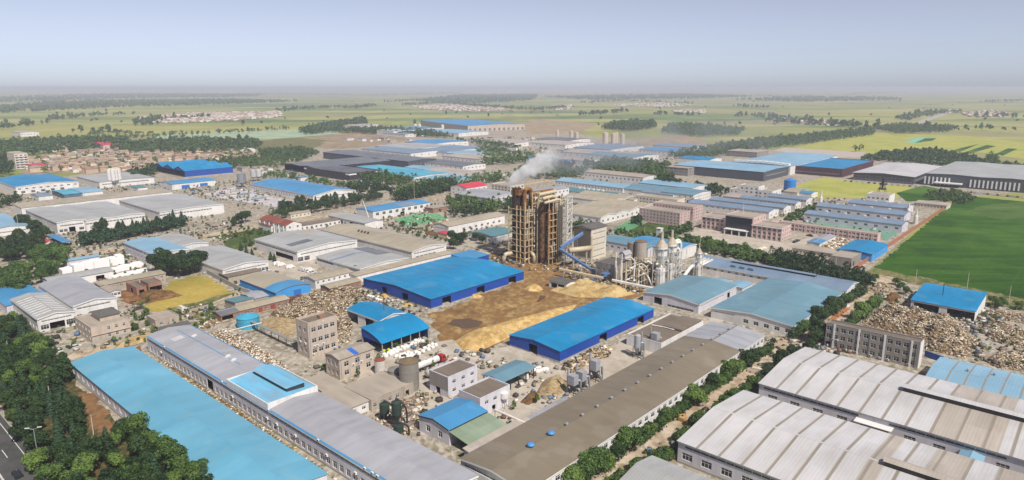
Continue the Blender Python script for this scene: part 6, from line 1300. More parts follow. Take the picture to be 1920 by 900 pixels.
scrap('brick rubble and scrap strip left of the blue roofed house', [(700, 790), (728, 760), (780, 745), (800, 750), (790, 775), (775, 800), (740, 830), (720, 810)], 1.0, 900, (1.0, .7, .4), seed=39, cols=[lin(c)[:3] for c in ('97826e', 'ab9a86', '7d6a5a', 'c9bba8', '6a5f55')], name='rubble_heap')
scrap('white rubble strip behind the long pale grey hall', [(385, 628), (420, 615), (470, 640), (540, 690), (560, 715), (520, 700), (440, 655)], .3, 1000, (.6, .4, .18), seed=40, cols=[lin(c)[:3] for c in ('d0c6b6', 'b9ab97', '9c8b75', '8a6a48', 'ddd6ca')], name='rubble_heap')
scrap('litter strip along the foot of the long pale grey hall', [(283, 668), (300, 666), (480, 790), (640, 900), (625, 902), (470, 800)], .08, 170, (.8, .35, .18), seed=41, cols=[lin(c)[:3] for c in ('d9d4cb', 'b9a988', 'c3a75e', '8a7a60')], name='rubble_heap')
scrap('rubble beside the small car park at the brick row house', [(368, 610), (385, 600), (410, 602), (400, 614), (380, 618)], .8, 160, (.9, .7, .4), seed=42, name='rubble_heap')
scrap('building rubble on the site above the tan roofed white shed', [(800, 420), (840, 412), (860, 424), (838, 440), (812, 432)], .8, 300, (1.4, 1, .5), seed=43, cols=[lin(c)[:3] for c in ('a57048', 'd0c6b6', '8f6a4a', 'c9bba8')], name='rubble_heap')
t = heap('earth_heap', 'orange brown earth bank on the site above the tan roofed white shed', [(790, 428), (835, 440), (838, 452), (800, 440)], 1.2, EARTH, seed=44, edge=3)
# white foam stacks
random.seed(11)
fm = MB(); fm.box(-1, 1, -1, 1, 0, 1); FOAM = fm.mesh('foam_stack', plain('white foam board', 'e0dedd', .8, var=.03))
n_ = 0
for (u0, v0, u1, v1, nn, hh) in ((120, 515, 135, 508, 4, 3.4), (140, 510, 228, 492, 12, 4.6), (205, 512, 262, 498, 10, 2.2), (215, 522, 275, 508, 9, 1.6), (150, 517, 200, 508, 6, 2.0)):
    for k in range(nn):
        tt = (k+.5)/nn; q = P(u0+(u1-u0)*tt, v0+(v1-v0)*tt)
        e = link('foam_stack', FOAM, None, (q.x, q.y, 0), GRID+random.uniform(-.08, .08)); e.scale = (random.uniform(1.6, 2.2), random.uniform(2, 3.6), hh*random.uniform(.75, 1.1)); tag(e, 'white block of stacked foam boards in the yard left of the dark tall trees', 'foam stack', 'white foam stacks')
# big bags
bag = MB(); bag.rings([[(r*math.cos(k*math.pi/4+.4)*(1+.12*((k+j) % 2)), r*math.sin(k*math.pi/4+.4), z) for k in range(8)] for j, (r, z) in enumerate(((.55, 0), (.72, .25), (.74, .7), (.62, 1.0), (.25, 1.2)))]); BAG = bag.mesh('bulk_bag', plain('white woven bag', 'd9d5cf', .8, var=.06), False)
def bags(u0, v0, u1, v1, n, lab, grp, rows=2, s_=1.15):
    for k in range(n):
        tt = (k//rows+.5)/math.ceil(n/rows); q = P(u0+(u1-u0)*tt, v0+(v1-v0)*tt).xy+E2*(k % rows)*1.7+Vector((random.uniform(-.3, .3), random.uniform(-.3, .3)))
        e = link('bulk_bag', BAG, None, (q.x, q.y, .06), random.uniform(0, 6)); e.scale = (s_*random.uniform(.9, 1.15),)*2+(s_*random.uniform(.85, 1.1),); tag(e, lab, 'bag', grp)
bags(722, 672, 795, 640, 22, 'white bulk bag in the row along the front of the curved blue canopy', 'bags along the canopy')
bags(752, 676, 780, 668, 12, 'white bulk bag in the cluster behind the tall grey tank', 'bags behind the tank', 3)
bags(782, 668, 822, 648, 10, 'white bulk bag in the outer row beside the tanker trucks', 'bags beside the trucks', 2)
bags(1006, 700, 1026, 694, 7, 'white bulk bag beside the pale blue canopy near the smaller blue shed', 'bags by the pale blue canopy', 2, 1.2)
bags(690, 556, 716, 566, 8, 'white bulk bag lying behind the small gabled blue shed', 'bags behind the gabled shed', 1, 1.0)
for i, (u, v) in enumerate(((720, 664), (729, 662))):
    e = link('yellow_bag', BAG, None, P(u, v)+Vector((0, 0, .06)), .3); e.scale = (.9, .9, 1.6); e.data = BAG.copy(); e.data.materials[0] = plain('yellow green sack', 'b5bd2e', .7); tag(e, ('left', 'right')[i]+' yellow green sack standing under the curved blue canopy', 'bag')
# ---------------------------------------------------------------- vehicles
TYRE = plain('tyre rubber', '1d1c1c', .85)
_wh = MB(); _wh.tube([(0, -.14, 0), (0, .14, 0)], .5, 12); WHEEL = _wh.mesh('wheel', TYRE)
_hb = MB(); _hb.tube([(0, -.15, 0), (0, .15, 0)], .24, 8); HUB = _hb.mesh('hub', STEEL)
def wheels(t, xs, w_, r):
    for x in xs:
        for y in (-w_, w_):
            o = link('wheel', WHEEL, t, (x, y, r)); o.scale = (r*2, 1.6, r*2); link('hub', HUB, o)
def tanker(label, u, v, tankcol, long_=11.5):
    t = item('tanker_truck', label, 'truck', u, v); RED = plain('red truck paint', '9c2a2c', .35)
    m = MB(); m.rings([[(x, -1.2, .8), (x, 1.2, .8), (x, 1.2, z), (x, -1.2, z)] for x, z in ((long_/2+.6, 3.1), (long_/2+2.4, 3.1), (long_/2+2.9, 2.0), (long_/2+3.0, .9))]); m.build('cab', RED, t)
    m = MB(); m.quad((long_/2+2.46, -1.0, 2.95), (long_/2+2.46, 1.0, 2.95), (long_/2+2.9, 1.0, 2.1), (long_/2+2.9, -1.0, 2.1)); m.build('windscreen', GLASS, t)
    for y in (-1.21, 1.21): m = MB(); m.quad((long_/2+1.2, y, 2.0), (long_/2+2.3, y, 2.0), (long_/2+2.2, y, 2.8), (long_/2+1.2, y, 2.8)); m.build('side_window', GLASS, t)
    MB().tube([(-long_/2, 0, 2.1), (-long_/2+.3, 0, 2.1), (long_/2-.3, 0, 2.1), (long_/2, 0, 2.1)], [.7, 1.2, 1.2, .7], 16).build('tank', plain('tank '+tankcol, tankcol, .35, .1), t, smooth=False)
    MB().box(-long_/2+.3, long_/2+2.4, -.5, .5, .75, 1.0).build('chassis', DSTEEL, t)
    for k in range(3): MB().lathe([(.3, 3.2), (.3, 3.45)], (-3+k*3, 0, 0), 8).build('hatch', STEEL, t)
    wheels(t, (-long_/2+1, -long_/2+2.3, long_/2-.3, long_/2+2.1), 1.05, .5); return t
tanker('red cabbed tanker truck with a white tank behind the tall grey tank', 800, 690, 'd6d3cf')
tanker('red cabbed tanker truck with a grey silver tank beside the boxy grey building', 822, 702, 'a8a4a0')
def car(label, u, v, col, rz=0.0, kind='car', group=None):
    t = item('parked_car' if kind == 'car' else 'van', label, kind, u, v, group, GRID+rz); c = plain('car paint '+col, col, .3, var=.03)
    if kind == 'car': pr, top, L_ = [(-2.2, .5), (-2.15, .95), (-1.5, 1.0), (2.0, .95), (2.2, .6), (2.2, .45)], [(-1.5, 1.0), (-1.0, 1.45), (.5, 1.45), (1.2, .98)], 2.2
    else: pr, top, L_ = [(-2.6, .5), (-2.6, 1.3), (1.9, 1.3), (2.6, 1.1), (2.7, .5), (2.7, .45)], [(-2.58, 1.3), (-2.5, 2.2), (1.2, 2.2), (1.9, 1.3)], 2.6
    b_ = MB(); n = len(pr); b_.rings([[(x, y, z) for x, z in pr+[(L_, .3), (-L_, .3)]] for y in (-.85, .85)]); b_.build('body', c, t)
    g_ = MB(); g_.rings([[(x, y, z) for x, z in top] for y in (-.74, .74)]); g_.build('cabin', c if kind != 'car' else GLASS, t)
    MB().box(top[1][0]+.05, top[2][0]-.05, -.7, .7, top[1][1]+.005, top[1][1]+.05).build('roof_panel', c, t)
    m = MB(); (x0, z0), (x1, z1) = top[3], top[2]; m.quad((x0+.02, -.66, z0+.05), (x0+.02, .66, z0+.05), (x1+.04, .66, z1-.06), (x1+.04, -.66, z1-.06)); m.build('windscreen', GLASS, t)
    wheels(t, (-L_*.62, L_*.62), .8, .32); return t
cars = [(520, 497, 'e0ddd8', 'van', 'white van at the left of the car park row'), (527, 499, 'dcd9d3', 'van', 'second white van in the car park row'), (544, 503, 'd6d4d0', 'van', 'lone white van in the middle of the car park'), (566, 508, 'cfcdc9', 'van', 'white van left of the patchy grey roofed hall'), (574, 510, 'd9d7d2', 'car', 'white car second from the left by the patchy grey roofed hall'), (580, 509, 'd5d2cd', 'van', 'white van third by the patchy grey roofed hall'), (585, 513, 'c9c7c3', 'car', 'white car fourth by the patchy grey roofed hall'), (604, 515, 'd7d5d1', 'car', 'white car at the right end of the car park'),
 (340, 582, 'cfc9bd', 'van', 'pale pickup on the lane beside the dry grass lot'), (262, 580, '4d453e', 'car', 'dark car parked below the earth mound'), (250, 569, '8a6a3c', 'car', 'brown vehicle left of the earth mound'), (112, 660, 'd6d4d0', 'car', 'white car parked beside the low wall near the roadside trees'), (142, 653, 'd6d4d0', 'car', 'white car parked below the beige house'), (98, 647, '2b2c2f', 'car', 'dark car parked near the beige house'), (30, 655, 'd0cecb', 'car', 'white car among the trees at the left edge'), (200, 650, 'b9a58c', 'car', 'tan car at the end of the low wall'),
 (978, 709, 'd3d0ca', 'van', 'white van under the pale blue canopy'), (1490, 455, '2f3033', 'car', 'dark car beside the pink office right wing'), (1495, 453, '3a3b3e', 'car', 'second dark car beside the pink office right wing'), (1518, 443, '35363a', 'car', 'dark car beside the long pink row'), (1586, 578, 'd0cec9', 'van', 'white truck van on the dusty lane beside the hedge'), (1416, 700, 'cdbfae', 'van', 'pale van by the hedge gap on the dusty lane'), (1240, 803, 'b5a88f', 'car', 'tan cart on the dusty lane beside the white hall')]
for i, (u, v, c, k, lab) in enumerate(cars): car(lab, u, v, c, random.choice((0, math.pi/2))+random.uniform(-.1, .1), k)
for i in range(26):
    u = 1765+i*6.2; car('parked car in the long row in front of the huge grey roofed hall', u, 356+i*.62, random.choice(('d0cecb', 'd0cecb', '2d2e31', 'a9abae', '8a2b2b')), 0, 'car', 'cars before the grey roofed hall')
for i in range(14):
    car('parked car in the row beside the dark walled white roofed hall', 1585+i*11, 340+i*.9, random.choice(('d0cecb', '2d2e31', 'a9abae')), 0, 'car', 'cars before the white roofed hall')
t = car('dark car driving on the highway at the bottom left', 33, 893, '26282b', math.pi/2)
for i, (u, v, lab) in enumerate(((1280, 790, 'pallet of tan crates on the dusty lane'), (1278, 785, 'second pallet of tan crates on the dusty lane'))):
    t = item('crate_pallet', lab, 'pallet', u, v)
    for k in range(3): MB().box(-1.1, 1.1, -.9+k*.62, -.32+k*.62, .16, 1.5).build('crate', plain('tan crate', 'b08d5e', .8), t)
    MB().box(-1.2, 1.2, -1, 1, .06, .15).build('pallet_base', plain('tan crate', 'b08d5e'), t)
for i, (u, v, L_) in enumerate(((1562, 600, 6), (1572, 592, 6), (1583, 584, 8))):
    t = item('timber_stack', 'orange brown timber stack on the dusty lane, %s from the hedge corner' % ('first', 'second', 'third')[i], 'timber', u, v)
    for k in range(4): MB().box(-L_/2, L_/2, -1+k*.5, -.6+k*.5, .1, .9+.2*(k % 2)).build('beam', plain('orange timber', 'a06c46', .8), t)
# lamps and poles
def lamp(label, u, v, hz, arms, name='street_lamp'):
    t = item(name, label, 'lamp', u, v, rz=.25); MB().tube([(0, 0, 0), (0, 0, hz)], [.14, .08], 8).build('pole', STEEL, t)
    for s_ in arms:
        MB().tube([(0, 0, hz-.2), (s_*1.6, 0, hz+.35)], .06, 6).build('arm', STEEL, t); MB().box(s_*1.5-.55, s_*1.5+.55, -.18, .18, hz+.28, hz+.42).build('lamp_head', WSTEEL, t)
    MB().lathe([(.3, 0), (.3, .25)], seg=8).build('base', CONC, t)
lamp('double armed street lamp above the trees beside the highway', 72, 860, 9, (-1, 1))
def pole(label, u, v, vt, name='utility_pole', arm=True):
    q = P(u, v); hz = ZAT(q.y, vt); t = empty(name, (q.x, q.y, 0), GRID, label, 'pole')
    MB().tube([(0, 0, 0), (0, 0, hz)], [.17, .1], 8).build('shaft', plain('pale concrete pole', 'b3aa9c', .8), t)
    if arm: MB().tube([(-.9, 0, hz-.5), (.9, 0, hz-.5)], .06, 4).build('crossarm', DSTEEL, t)
for u, v, vt, lab in ((93, 742, 705, 'pale utility pole rising from the trees below the white car'), (178, 832, 778, 'pale utility pole beside the bare soil strip'), (290, 925, 878, 'pale utility pole at the bottom edge among the trees'), (17, 666, 638, 'pale utility pole at the left edge among the trees'), (38, 447, 394, 'grey utility pole beside the white factory road'), (1634, 512, 480, 'leftmost pole along the lower edge of the green field'), (1716, 533, 505, 'second pole along the lower edge of the green field'), (1812, 547, 510, 'third pole along the lower edge of the green field'), (1891, 567, 536, 'fourth pole along the lower edge of the green field'), (1566, 505, 480, 'pole in front of the grey box building'), (1312, 470, 440, 'pole in front of the pink office forecourt'), (1028, 385, 360, 'pole behind the drying tower'), (777, 375, 330, 'tall pole in the hedge left of the red roof'), (1208, 452, 425, 'pole beside the grass court'), (880, 395, 375, 'pole left of the grey hall'), (515, 380, 350, 'mast in the white stone yard'), (1301, 612, 575, 'pole in front of the teal shed')): pole(lab, u, v, vt)
# two umbrellas-like white shade kiosks on the forecourt
for i, (u, v) in enumerate(((1424, 474), (1431, 472))):
    t = item('parasol', ('left', 'right')[i]+' pale parasol on the office forecourt', 'parasol', u, v); MB().tube([(0, 0, 0), (0, 0, 3)], .08, 6).build('pole', STEEL, t); MB().lathe([(2.4, 2.6), (1.2, 3.2), (.05, 3.6)], seg=8).build('canopy', plain('pale parasol cloth', 'c9bba8', .8), t)

t = item('old_truck', 'rusty brown flatbed truck at the end of the brick row house', 'truck', 551, 566)
RB = plain('rusty brown paint', '6d4436', .7); MB().box(-3.5, 2, -1.2, 1.2, 1.0, 2.6).build('bed', RB, t); MB().box(2.2, 4, -1.1, 1.1, .8, 2.8).build('cab', RB, t); MB().box(-3.4, 3.8, -.5, .5, .7, .95).build('chassis', DSTEEL, t); wheels(t, (-2.4, -1.2, 3.0), 1.0, .5)
m = MB(); m.quad((4.02, -.9, 1.8), (4.02, .9, 1.8), (4.02, .9, 2.6), (4.02, -.9, 2.6)); m.build('windscreen', GLASS, t)
for i, (u, v) in enumerate(((1668, 580), (1688, 583), (1712, 588))):
    t = item('open_container', 'dark open top skip at the upper edge of the largest wood heap, %s of three' % ('left', 'middle', 'right')[i], 'container', u, v); c_ = plain('dark rusty skip', '3f3631', .8)
    for q in ((-3, 3, -1.3, -1.15), (-3, 3, 1.15, 1.3), (-3, -2.85, -1.15, 1.15), (2.85, 3, -1.15, 1.15)): MB().box(*q, .25, 2.4).build('side', c_, t)
    MB().box(-3, 3, -1.3, 1.3, .1, .24).build('floor', c_, t)
# ================================================================ VEGETATION
LEAFD = leaf_mat('dark leaves', '20361a', '3c5426'); LEAFM = leaf_mat('mid leaves', '395427', '5a7233'); LEAFC = leaf_mat('conifer needles', '24402a', '3a5531', .15)
LEAFY = leaf_mat('light leaves', '4c6a2e', '72883f'); BARK = plain('bark', '4f4033', .9)
def leaf_cloud(kind, n, size, seed, H=7.0, Rr=2.7):
    rg = np.random.default_rng(seed)
    if kind == 'broad':
        k = 9; th = rg.uniform(0, 6.28, k); rr = Rr*np.sqrt(rg.uniform(.05, .55, k)); cz = H*rg.uniform(.38, .82, k)
        C = np.stack([rr*np.cos(th), rr*np.sin(th), cz], 1); C = np.vstack([C, [0, 0, H*.62]]); rad = np.append(Rr*rg.uniform(.38, .62, k), Rr*.75)
        w_ = rad**2/np.sum(rad**2); ix = rg.choice(len(C), n, p=w_); d = rg.normal(0, 1, (n, 3)); d /= np.linalg.norm(d, axis=1)[:, None]; d[:, 2] = np.where(d[:, 2] < -.5, -d[:, 2], d[:, 2])
        p = C[ix]+d*(rad[ix]*rg.uniform(.72, 1.08, n)**1)[:, None]*np.array([1, 1, .85]); nn = d+rg.normal(0, .45, (n, 3))
    elif kind == 'poplar':
        z = rg.beta(1.6, 1.4, n); prof = np.sin(np.pi*np.clip(z*.92+.08, 0, 1))**.6; th = rg.uniform(0, 6.28, n)
        lump = 1+.25*np.sin(th*3+z*9+seed)+.18*np.sin(z*23+th*2); r = Rr*prof*lump*rg.uniform(.6, 1.05, n); p = np.stack([r*np.cos(th), r*np.sin(th), H*(.14+.86*z)], 1); nn = np.stack([np.cos(th), np.sin(th), .4*np.ones(n)], 1)+rg.normal(0, .5, (n, 3))
    else:
        tier = rg.integers(0, 8, n); z = (tier+rg.uniform(0, 1, n)**2*.9)/8; th = rg.uniform(0, 6.28, n); r = Rr*(1-z*.93)*(1-.45*((z*8) % 1))*rg.uniform(.5, 1.08, n)*(1+.2*np.sin(th*5+tier*2))
        p = np.stack([r*np.cos(th), r*np.sin(th), H*(.1+.9*z)], 1); nn = np.stack([np.cos(th), np.sin(th), .9*np.ones(n)], 1)+rg.normal(0, .4, (n, 3))
    nn /= np.linalg.norm(nn, axis=1)[:, None]; a = np.cross(nn, rg.normal(0, 1, (n, 3))); a /= np.linalg.norm(a, axis=1)[:, None]; b = np.cross(nn, a)
    s_ = size*rg.uniform(.6, 1.35, n)[:, None]; s2 = s_*rg.uniform(.5, .9, n)[:, None]
    bend = nn*s_*rg.uniform(-.3, .1, n)[:, None]
    V = np.stack([p-a*s_+bend, p-b*s2, p+a*s_+bend, p+b*s2], 1).reshape(-1, 3); return V, np.arange(4*n).reshape(-1, 4)
def trunk_mesh(H, r, seed, limbs=4):
    rg = random.Random(seed); m = MB(); m.tube([(0, 0, 0), (rg.uniform(-.2, .2), rg.uniform(-.2, .2), H*.4), (rg.uniform(-.3, .3), rg.uniform(-.3, .3), H*.75)], [r, r*.7, r*.3], 6)
    for i in range(limbs):
        a = rg.uniform(0, 6.28); z = H*rg.uniform(.28, .5); m.tube([(0, 0, z), (math.cos(a)*H*.18, math.sin(a)*H*.18, z+H*.2)], [r*.45, r*.15], 5)
    return m.mesh('trunk', BARK)
PROTO = {}
for k, kind, n, size, H, Rr, mt in (('broad', 'broad', 2200, .27, 7, 2.9, LEAFD), ('broadm', 'broad', 2200, .27, 7, 3.0, LEAFM), ('poplar', 'poplar', 2000, .27, 10, 2.1, LEAFD), ('cone', 'cone', 2000, .26, 8, 2.3, LEAFC), ('round', 'broad', 1600, .21, 4.4, 2.0, LEAFM), ('light', 'broad', 2000, .27, 6.5, 2.8, LEAFY)):
    PROTO[k] = []
    for s_ in range(3):
        V, F = leaf_cloud(kind, n, size, 100+s_*7+len(k), H, Rr); PROTO[k].append((np_mesh('crown', V, F, mt), trunk_mesh(H, .22 if k != 'round' else .14, s_)))
NT = [0]
NAMES = {'broad': 'leafy_tree', 'broadm': 'leafy_tree', 'poplar': 'poplar_tree', 'cone': 'conifer_tree', 'round': 'small_tree', 'light': 'leafy_tree'}
def tree(x, y, k, s_, label, group):
    cm, tm = random.choice(PROTO[k]); e = empty(NAMES[k], (x, y, 0), random.uniform(0, 6.28), label, 'tree', group)
    e.scale = (s_*random.uniform(.9, 1.12), s_*random.uniform(.9, 1.12), s_*random.uniform(.88, 1.12)); link('crown', cm, e); link('trunk', tm, e); NT[0] += 1
def grove(px, d, kinds, s_, label, group, z=3.5, jitter=.5, maxn=999):
    q = spaced(world_poly(px, z), d, jitter)[:maxn]
    for x, y in q: tree(x, y, random.choice(kinds), s_*random.uniform(.8, 1.2), label, group)
def row(px, d, kinds, s_, label, group, wid=1.0, z=2.5):
    pts = [P(u, v, z).xy for u, v in px]
    for a, b in zip(pts, pts[1:]):
        n = max(1, int((b-a).length/d))
        for i in range(n):
            q = a.lerp(b, (i+random.uniform(.2, .8))/n); tree(q.x+random.uniform(-wid, wid), q.y+random.uniform(-wid, wid), random.choice(kinds), s_*random.uniform(.65, 1.35), label, group)
random.seed(5)
FOREST = [(-25, 600), (30, 590), (75, 625), (100, 655), (120, 690), (150, 740), (185, 760), (200, 790), (225, 800), (262, 790), (330, 850), (395, 905), (420, 960), (70, 985), (62, 880), (30, 800), (-10, 745), (-60, 720)]
cl = world_poly([(150, 742), (180, 752), (205, 800), (208, 850), (180, 840), (160, 790)])
fp = spaced(world_poly(FOREST, 4.0), 5.3, .5); fp = fp[~inpoly(fp, cl)]
fkinds = ['broad', 'broadm', 'broad', 'cone', 'broad', 'cone', 'cone', 'broadm', 'poplar', 'light', 'broad']
KN = {'broad': 'dark leafy tree', 'broadm': 'mid green leafy tree', 'cone': 'pointed dark conifer', 'light': 'light green leafy tree', 'poplar': 'slim dark poplar'}
ymin, ymax = fp[:, 1].min(), fp[:, 1].max()
for x, y in fp:
    k = random.choice(fkinds); t_ = (y-ymin)/(ymax-ymin); zone = 'at the bottom edge of the picture' if t_ < .22 else ('level with the street lamp' if t_ < .45 else ('left of the light cyan hall' if t_ < .72 else 'below the twin white halls'))
    tree(x, y, k, random.uniform(.68, 1.08), KN[k]+' in the roadside belt '+zone, 'roadside belt trees')
row([(222, 805), (262, 815), (330, 868), (400, 925)], 4.2, ['broad', 'broadm'], 1.0, 'dark tree leaning over the eave of the light cyan hall', 'trees along the light cyan hall')
grove([(-20, 545), (30, 545), (80, 520), (118, 500), (122, 480), (95, 465), (60, 500), (-20, 520)], 8.5, ['broadm', 'light', 'broadm'], 1.35, 'bright green tree in the belt at the left edge above the twin hall', 'bright green belt trees')
grove([(-15, 462), (40, 445), (72, 452), (82, 470), (40, 480), (-15, 485)], 7.0, ['broad', 'poplar'], 1.15, 'dark tree in the clump at the left edge below the white factory', 'dark clump trees at left')
row([(36, 415), (46, 425)], 5, ['broad'], 1.2, 'dark tree at the corner of the white factory', 'white factory corner trees'); row([(62, 430), (86, 440)], 5, ['broad'], 1.2, 'dark tree in front of the white factory entrance', 'white factory entrance trees')
row([(150, 447), (240, 430), (345, 410)], 4.6, ['cone', 'poplar', 'cone'], 1.0, 'conifer in the dense row in front of the white factory', 'conifer row by the white factory', .8)
row([(156, 452), (240, 436), (345, 416)], 5.4, ['cone'], .85, 'conifer in the dense row in front of the white factory', 'conifer row by the white factory', .8)
for u, v, k in ((292, 511, 'broad'), (305, 514, 'poplar'), (320, 517, 'broad'), (335, 519, 'broad'), (348, 516, 'poplar'), (362, 514, 'broad'), (374, 508, 'broad'), (310, 505, 'broad'), (345, 506, 'poplar'), (330, 508, 'broad')):
    q = P(u, v); tree(q.x, q.y, k, 1.75 if k == 'broad' else 1.25, 'very dark tall tree in the clump above the dry grass lot', 'tall dark clump')
row([(425, 420), (475, 408)], 5.5, ['broad'], 1.1, 'dark tree left of the columned office', 'trees left of the columned office', 2.5)
row([(512, 398), (580, 385), (655, 374), (715, 365)], 5.0, ['poplar', 'cone', 'broad'], 1.05, 'dark tree in the long row behind the columned office', 'long tree row', 3.0)
row([(528, 404), (600, 391), (680, 376)], 6.5, ['broad'], .95, 'dark tree in the long row behind the columned office', 'long tree row', 2.0)
for u, v in ((443, 445), (452, 430), (470, 440), (460, 455), (488, 440), (470, 462), (500, 452), (490, 465), (505, 470), (508, 488), (515, 492), (452, 470), (462, 476), (473, 481)):
    q = P(u, v); tree(q.x, q.y, 'cone' if v > 450 else 'round', .7, 'small clipped tree in the lawns beside the columned office', 'lawn trees')
for u, v, s_ in ((845, 452, 1.2), (857, 460, 1.3), (868, 456, 1.1), (893, 452, .9), (905, 458, .95), (850, 468, 1.1)):
    q = P(u, v); tree(q.x, q.y, 'broad', s_, 'dark tree beside the dark teal roofed shed left of the tower', 'trees left of the tower')
for u, v in ((665, 515), (755, 425), (778, 430)):
    q = P(u, v); tree(q.x, q.y, 'round', 1.1, 'lone round tree near the %s' % ('patchy grey roofed hall' if v > 500 else 'green netted site'), 'lone round trees')
def brown_row(x0, x1, label, group):
    for x in np.arange(x0, x1, 3.3):
        q = BR.o.location.xy+E1*(x+random.uniform(-.8, .8))+E2*(-BR.b/2-2.6+random.uniform(-.8, .6)); tree(q.x, q.y, random.choice(('round', 'broad', 'round', 'broadm', 'light')), random.uniform(.55, 1.2), label, group)
brown_row(-58, 5, 'dark tree in the row along the near half of the long brown hall', 'tree row along the brown hall')
brown_row(9, 45, 'dark tree in the row along the far half of the long brown hall', 'tree row along the brown hall far half')
brown_row(50, 72, 'dark tree at the far end of the long brown hall', 'tree row end')
row([(1150, 900), (1200, 868), (1262, 842)], 4.2, ['round'], .9, 'small tree between the lane and the bottom white hall', 'trees by the bottom white hall', .7)
row([(1268, 830), (1290, 800), (1380, 735)], 5.0, ['round'], .8, 'small tree along the lane beside the bottom white hall end', 'trees by the bottom white hall end', .7)
row([(1395, 728), (1450, 690), (1495, 662)], 4.4, ['round', 'broad'], .85, 'small tree along the lane beside the upper white hall end', 'trees by the upper white hall end', .7)
row([(1515, 645), (1545, 622)], 3.6, ['broad'], .95, 'dark tree left of the grey three storey block', 'trees by the office block', 1)
row([(1488, 625), (1530, 598), (1580, 566), (1622, 540)], 2.9, ['round', 'broad', 'round'], .95, 'dark tree in the thick hedge along the teal hall', 'teal hall hedge trees', .7)
row([(1592, 607), (1622, 584), (1650, 562)], 3.0, ['round', 'light'], .9, 'dark tree in the hedge inside the blue sheet fence', 'blue fence hedge trees', .6)
row([(1460, 480), (1500, 492), (1560, 510), (1620, 526)], 4.4, ['poplar', 'broad', 'cone'], .9, 'dark tree in the belt below the cream row of rooms', 'belt below the cream row', 2.5)
row([(1280, 445), (1330, 458), (1400, 474), (1440, 484)], 4.6, ['round', 'light', 'broad'], .8, 'bushy tree in the planted strip before the pink office', 'office strip trees', 2.2)
for u, v in ((1688, 545), (1698, 552), (1682, 535), (1640, 528), (1860, 572), (1870, 578), (1880, 574), (1908, 580)):
    q = P(u, v); tree(q.x, q.y, 'round', 1.0, 'scrubby tree near the fence line below the green field', 'field edge scrub')
row([(90, 655), (150, 640)], 6, ['round'], .6, 'small shrub tree in the garden of the beige house', 'garden shrubs', 1.5); row([(252, 612), (280, 600)], 3.4, ['round'], .7, 'round clipped bush beside the low beige house', 'clipped bushes', .6); row([(300, 594), (320, 605)], 6, ['round'], .5, 'round clipped bush beside the low beige house', 'clipped bushes', .6)
print('TREES', NT[0])
# masses of trees too many to count: low detail leaf clumps joined per wood
def np_tree_mass(name, label, pts, hs, n=34, size=1.1, mt=LEAFD, cat='trees', seed=1, rad=.42):
    rg = np.random.default_rng(seed); VV = []; m = len(pts)
    size = size*max(1.0, 7/float(np.mean(hs)))
    base, F0 = leaf_cloud('broad', n, size, seed, 7, 7*rad); base2, _ = leaf_cloud('poplar', n, size, seed+1, 8, 7*rad*.8)
    for i, (p, h) in enumerate(zip(pts, hs)):
        b_ = base if i % 3 else base2; k = h/7; a = rg.uniform(0, 6.28); c, s_ = math.cos(a), math.sin(a)
        V = b_*k*rg.uniform(.85, 1.15, 3); V = np.stack([V[:, 0]*c-V[:, 1]*s_+p[0], V[:, 0]*s_+V[:, 1]*c+p[1], V[:, 2]], 1); VV.append(V)
    V = np.concatenate(VV); F = np.arange(len(V)).reshape(-1, 4); o = link(name, np_mesh(name, V, F, mt)); return tag(o, label, cat, kind='stuff')
def belt(label, px, d, h, mt=LEAFM, n=44, size=.85, seed=1, poly=True, wid=6, name='tree_belt', maxn=1600):
    if poly: q = spaced(world_poly(px, h*.5), d, .7)
    else:
        out = []; pts = [P(u, v, h*.45).xy for u, v in px]
        for a, b in zip(pts, pts[1:]):
            k = max(2, int((b-a).length/d))
            for i in range(k): t_ = a.lerp(b, i/k); out.append((t_.x+RNG.normal(0, wid), t_.y+RNG.normal(0, wid)))
        q = np.array(out)
    if len(q) > maxn: q = q[RNG.permutation(len(q))[:maxn]]
    hs = h*RNG.uniform(.6, 1.25, len(q)); return np_tree_mass(name, label, q, hs, n, size, mt, seed=seed)
def hedge(label, px, wid, h, d=1.6, mt=LEAFD, seed=1):
    belt(label, px, d, h, mt, n=120, size=.34, seed=seed, poly=False, wid=wid, name='hedge', maxn=900)
def hedge_w(label, x0, x1, seed):
    n = int((x1-x0)/1.1); q = [BR.o.location.xy+E1*(x0+i*1.1)+E2*(-BR.b/2-2.4+random.uniform(-1, 1)) for i in range(n)]
    np_tree_mass('hedge', label, q, [random.uniform(2.2, 4.4) for _ in q], 110, .3, LEAFD, 'hedge', seed)
hedge_w('dense dark shrubs under the tree row along the long brown hall', -66, 44, 301)
hedge_w('dense dark shrubs at the far end of the long brown hall', 50, 76, 302)
hedge('ragged green shrubs along the lane beside the white halls', [(1140, 905), (1262, 845), (1290, 802), (1380, 738), (1500, 662)], 1.0, 2.2, 1.5, LEAFM, 303)
hedge('thick dark hedge along the teal hall', [(1485, 628), (1530, 600), (1580, 568), (1622, 542)], .9, 4.2, 1.0, seed=304)
hedge('dark hedge inside the blue sheet fence', [(1590, 610), (1622, 586), (1652, 563)], .8, 3.2, 1.0, seed=305)
hedge('dense dark understory of the belt below the cream row of rooms', [(1455, 482), (1500, 494), (1560, 512), (1625, 530)], 3.0, 5.0, 1.0, seed=306)
hedge('green planted strip before the pink office', [(1280, 447), (1330, 460), (1400, 477), (1445, 488)], 2.6, 3.2, 1.0, LEAFM, 307)
hedge('dense lower foliage of the conifer row by the white factory', [(150, 452), (240, 434), (345, 414)], 1.4, 5.5, 1.2, LEAFC, 308)
hedge('dense foliage of the long tree row behind the columned office', [(512, 402), (580, 389), (655, 378), (718, 368)], 3.0, 6.5, 1.1, seed=309)
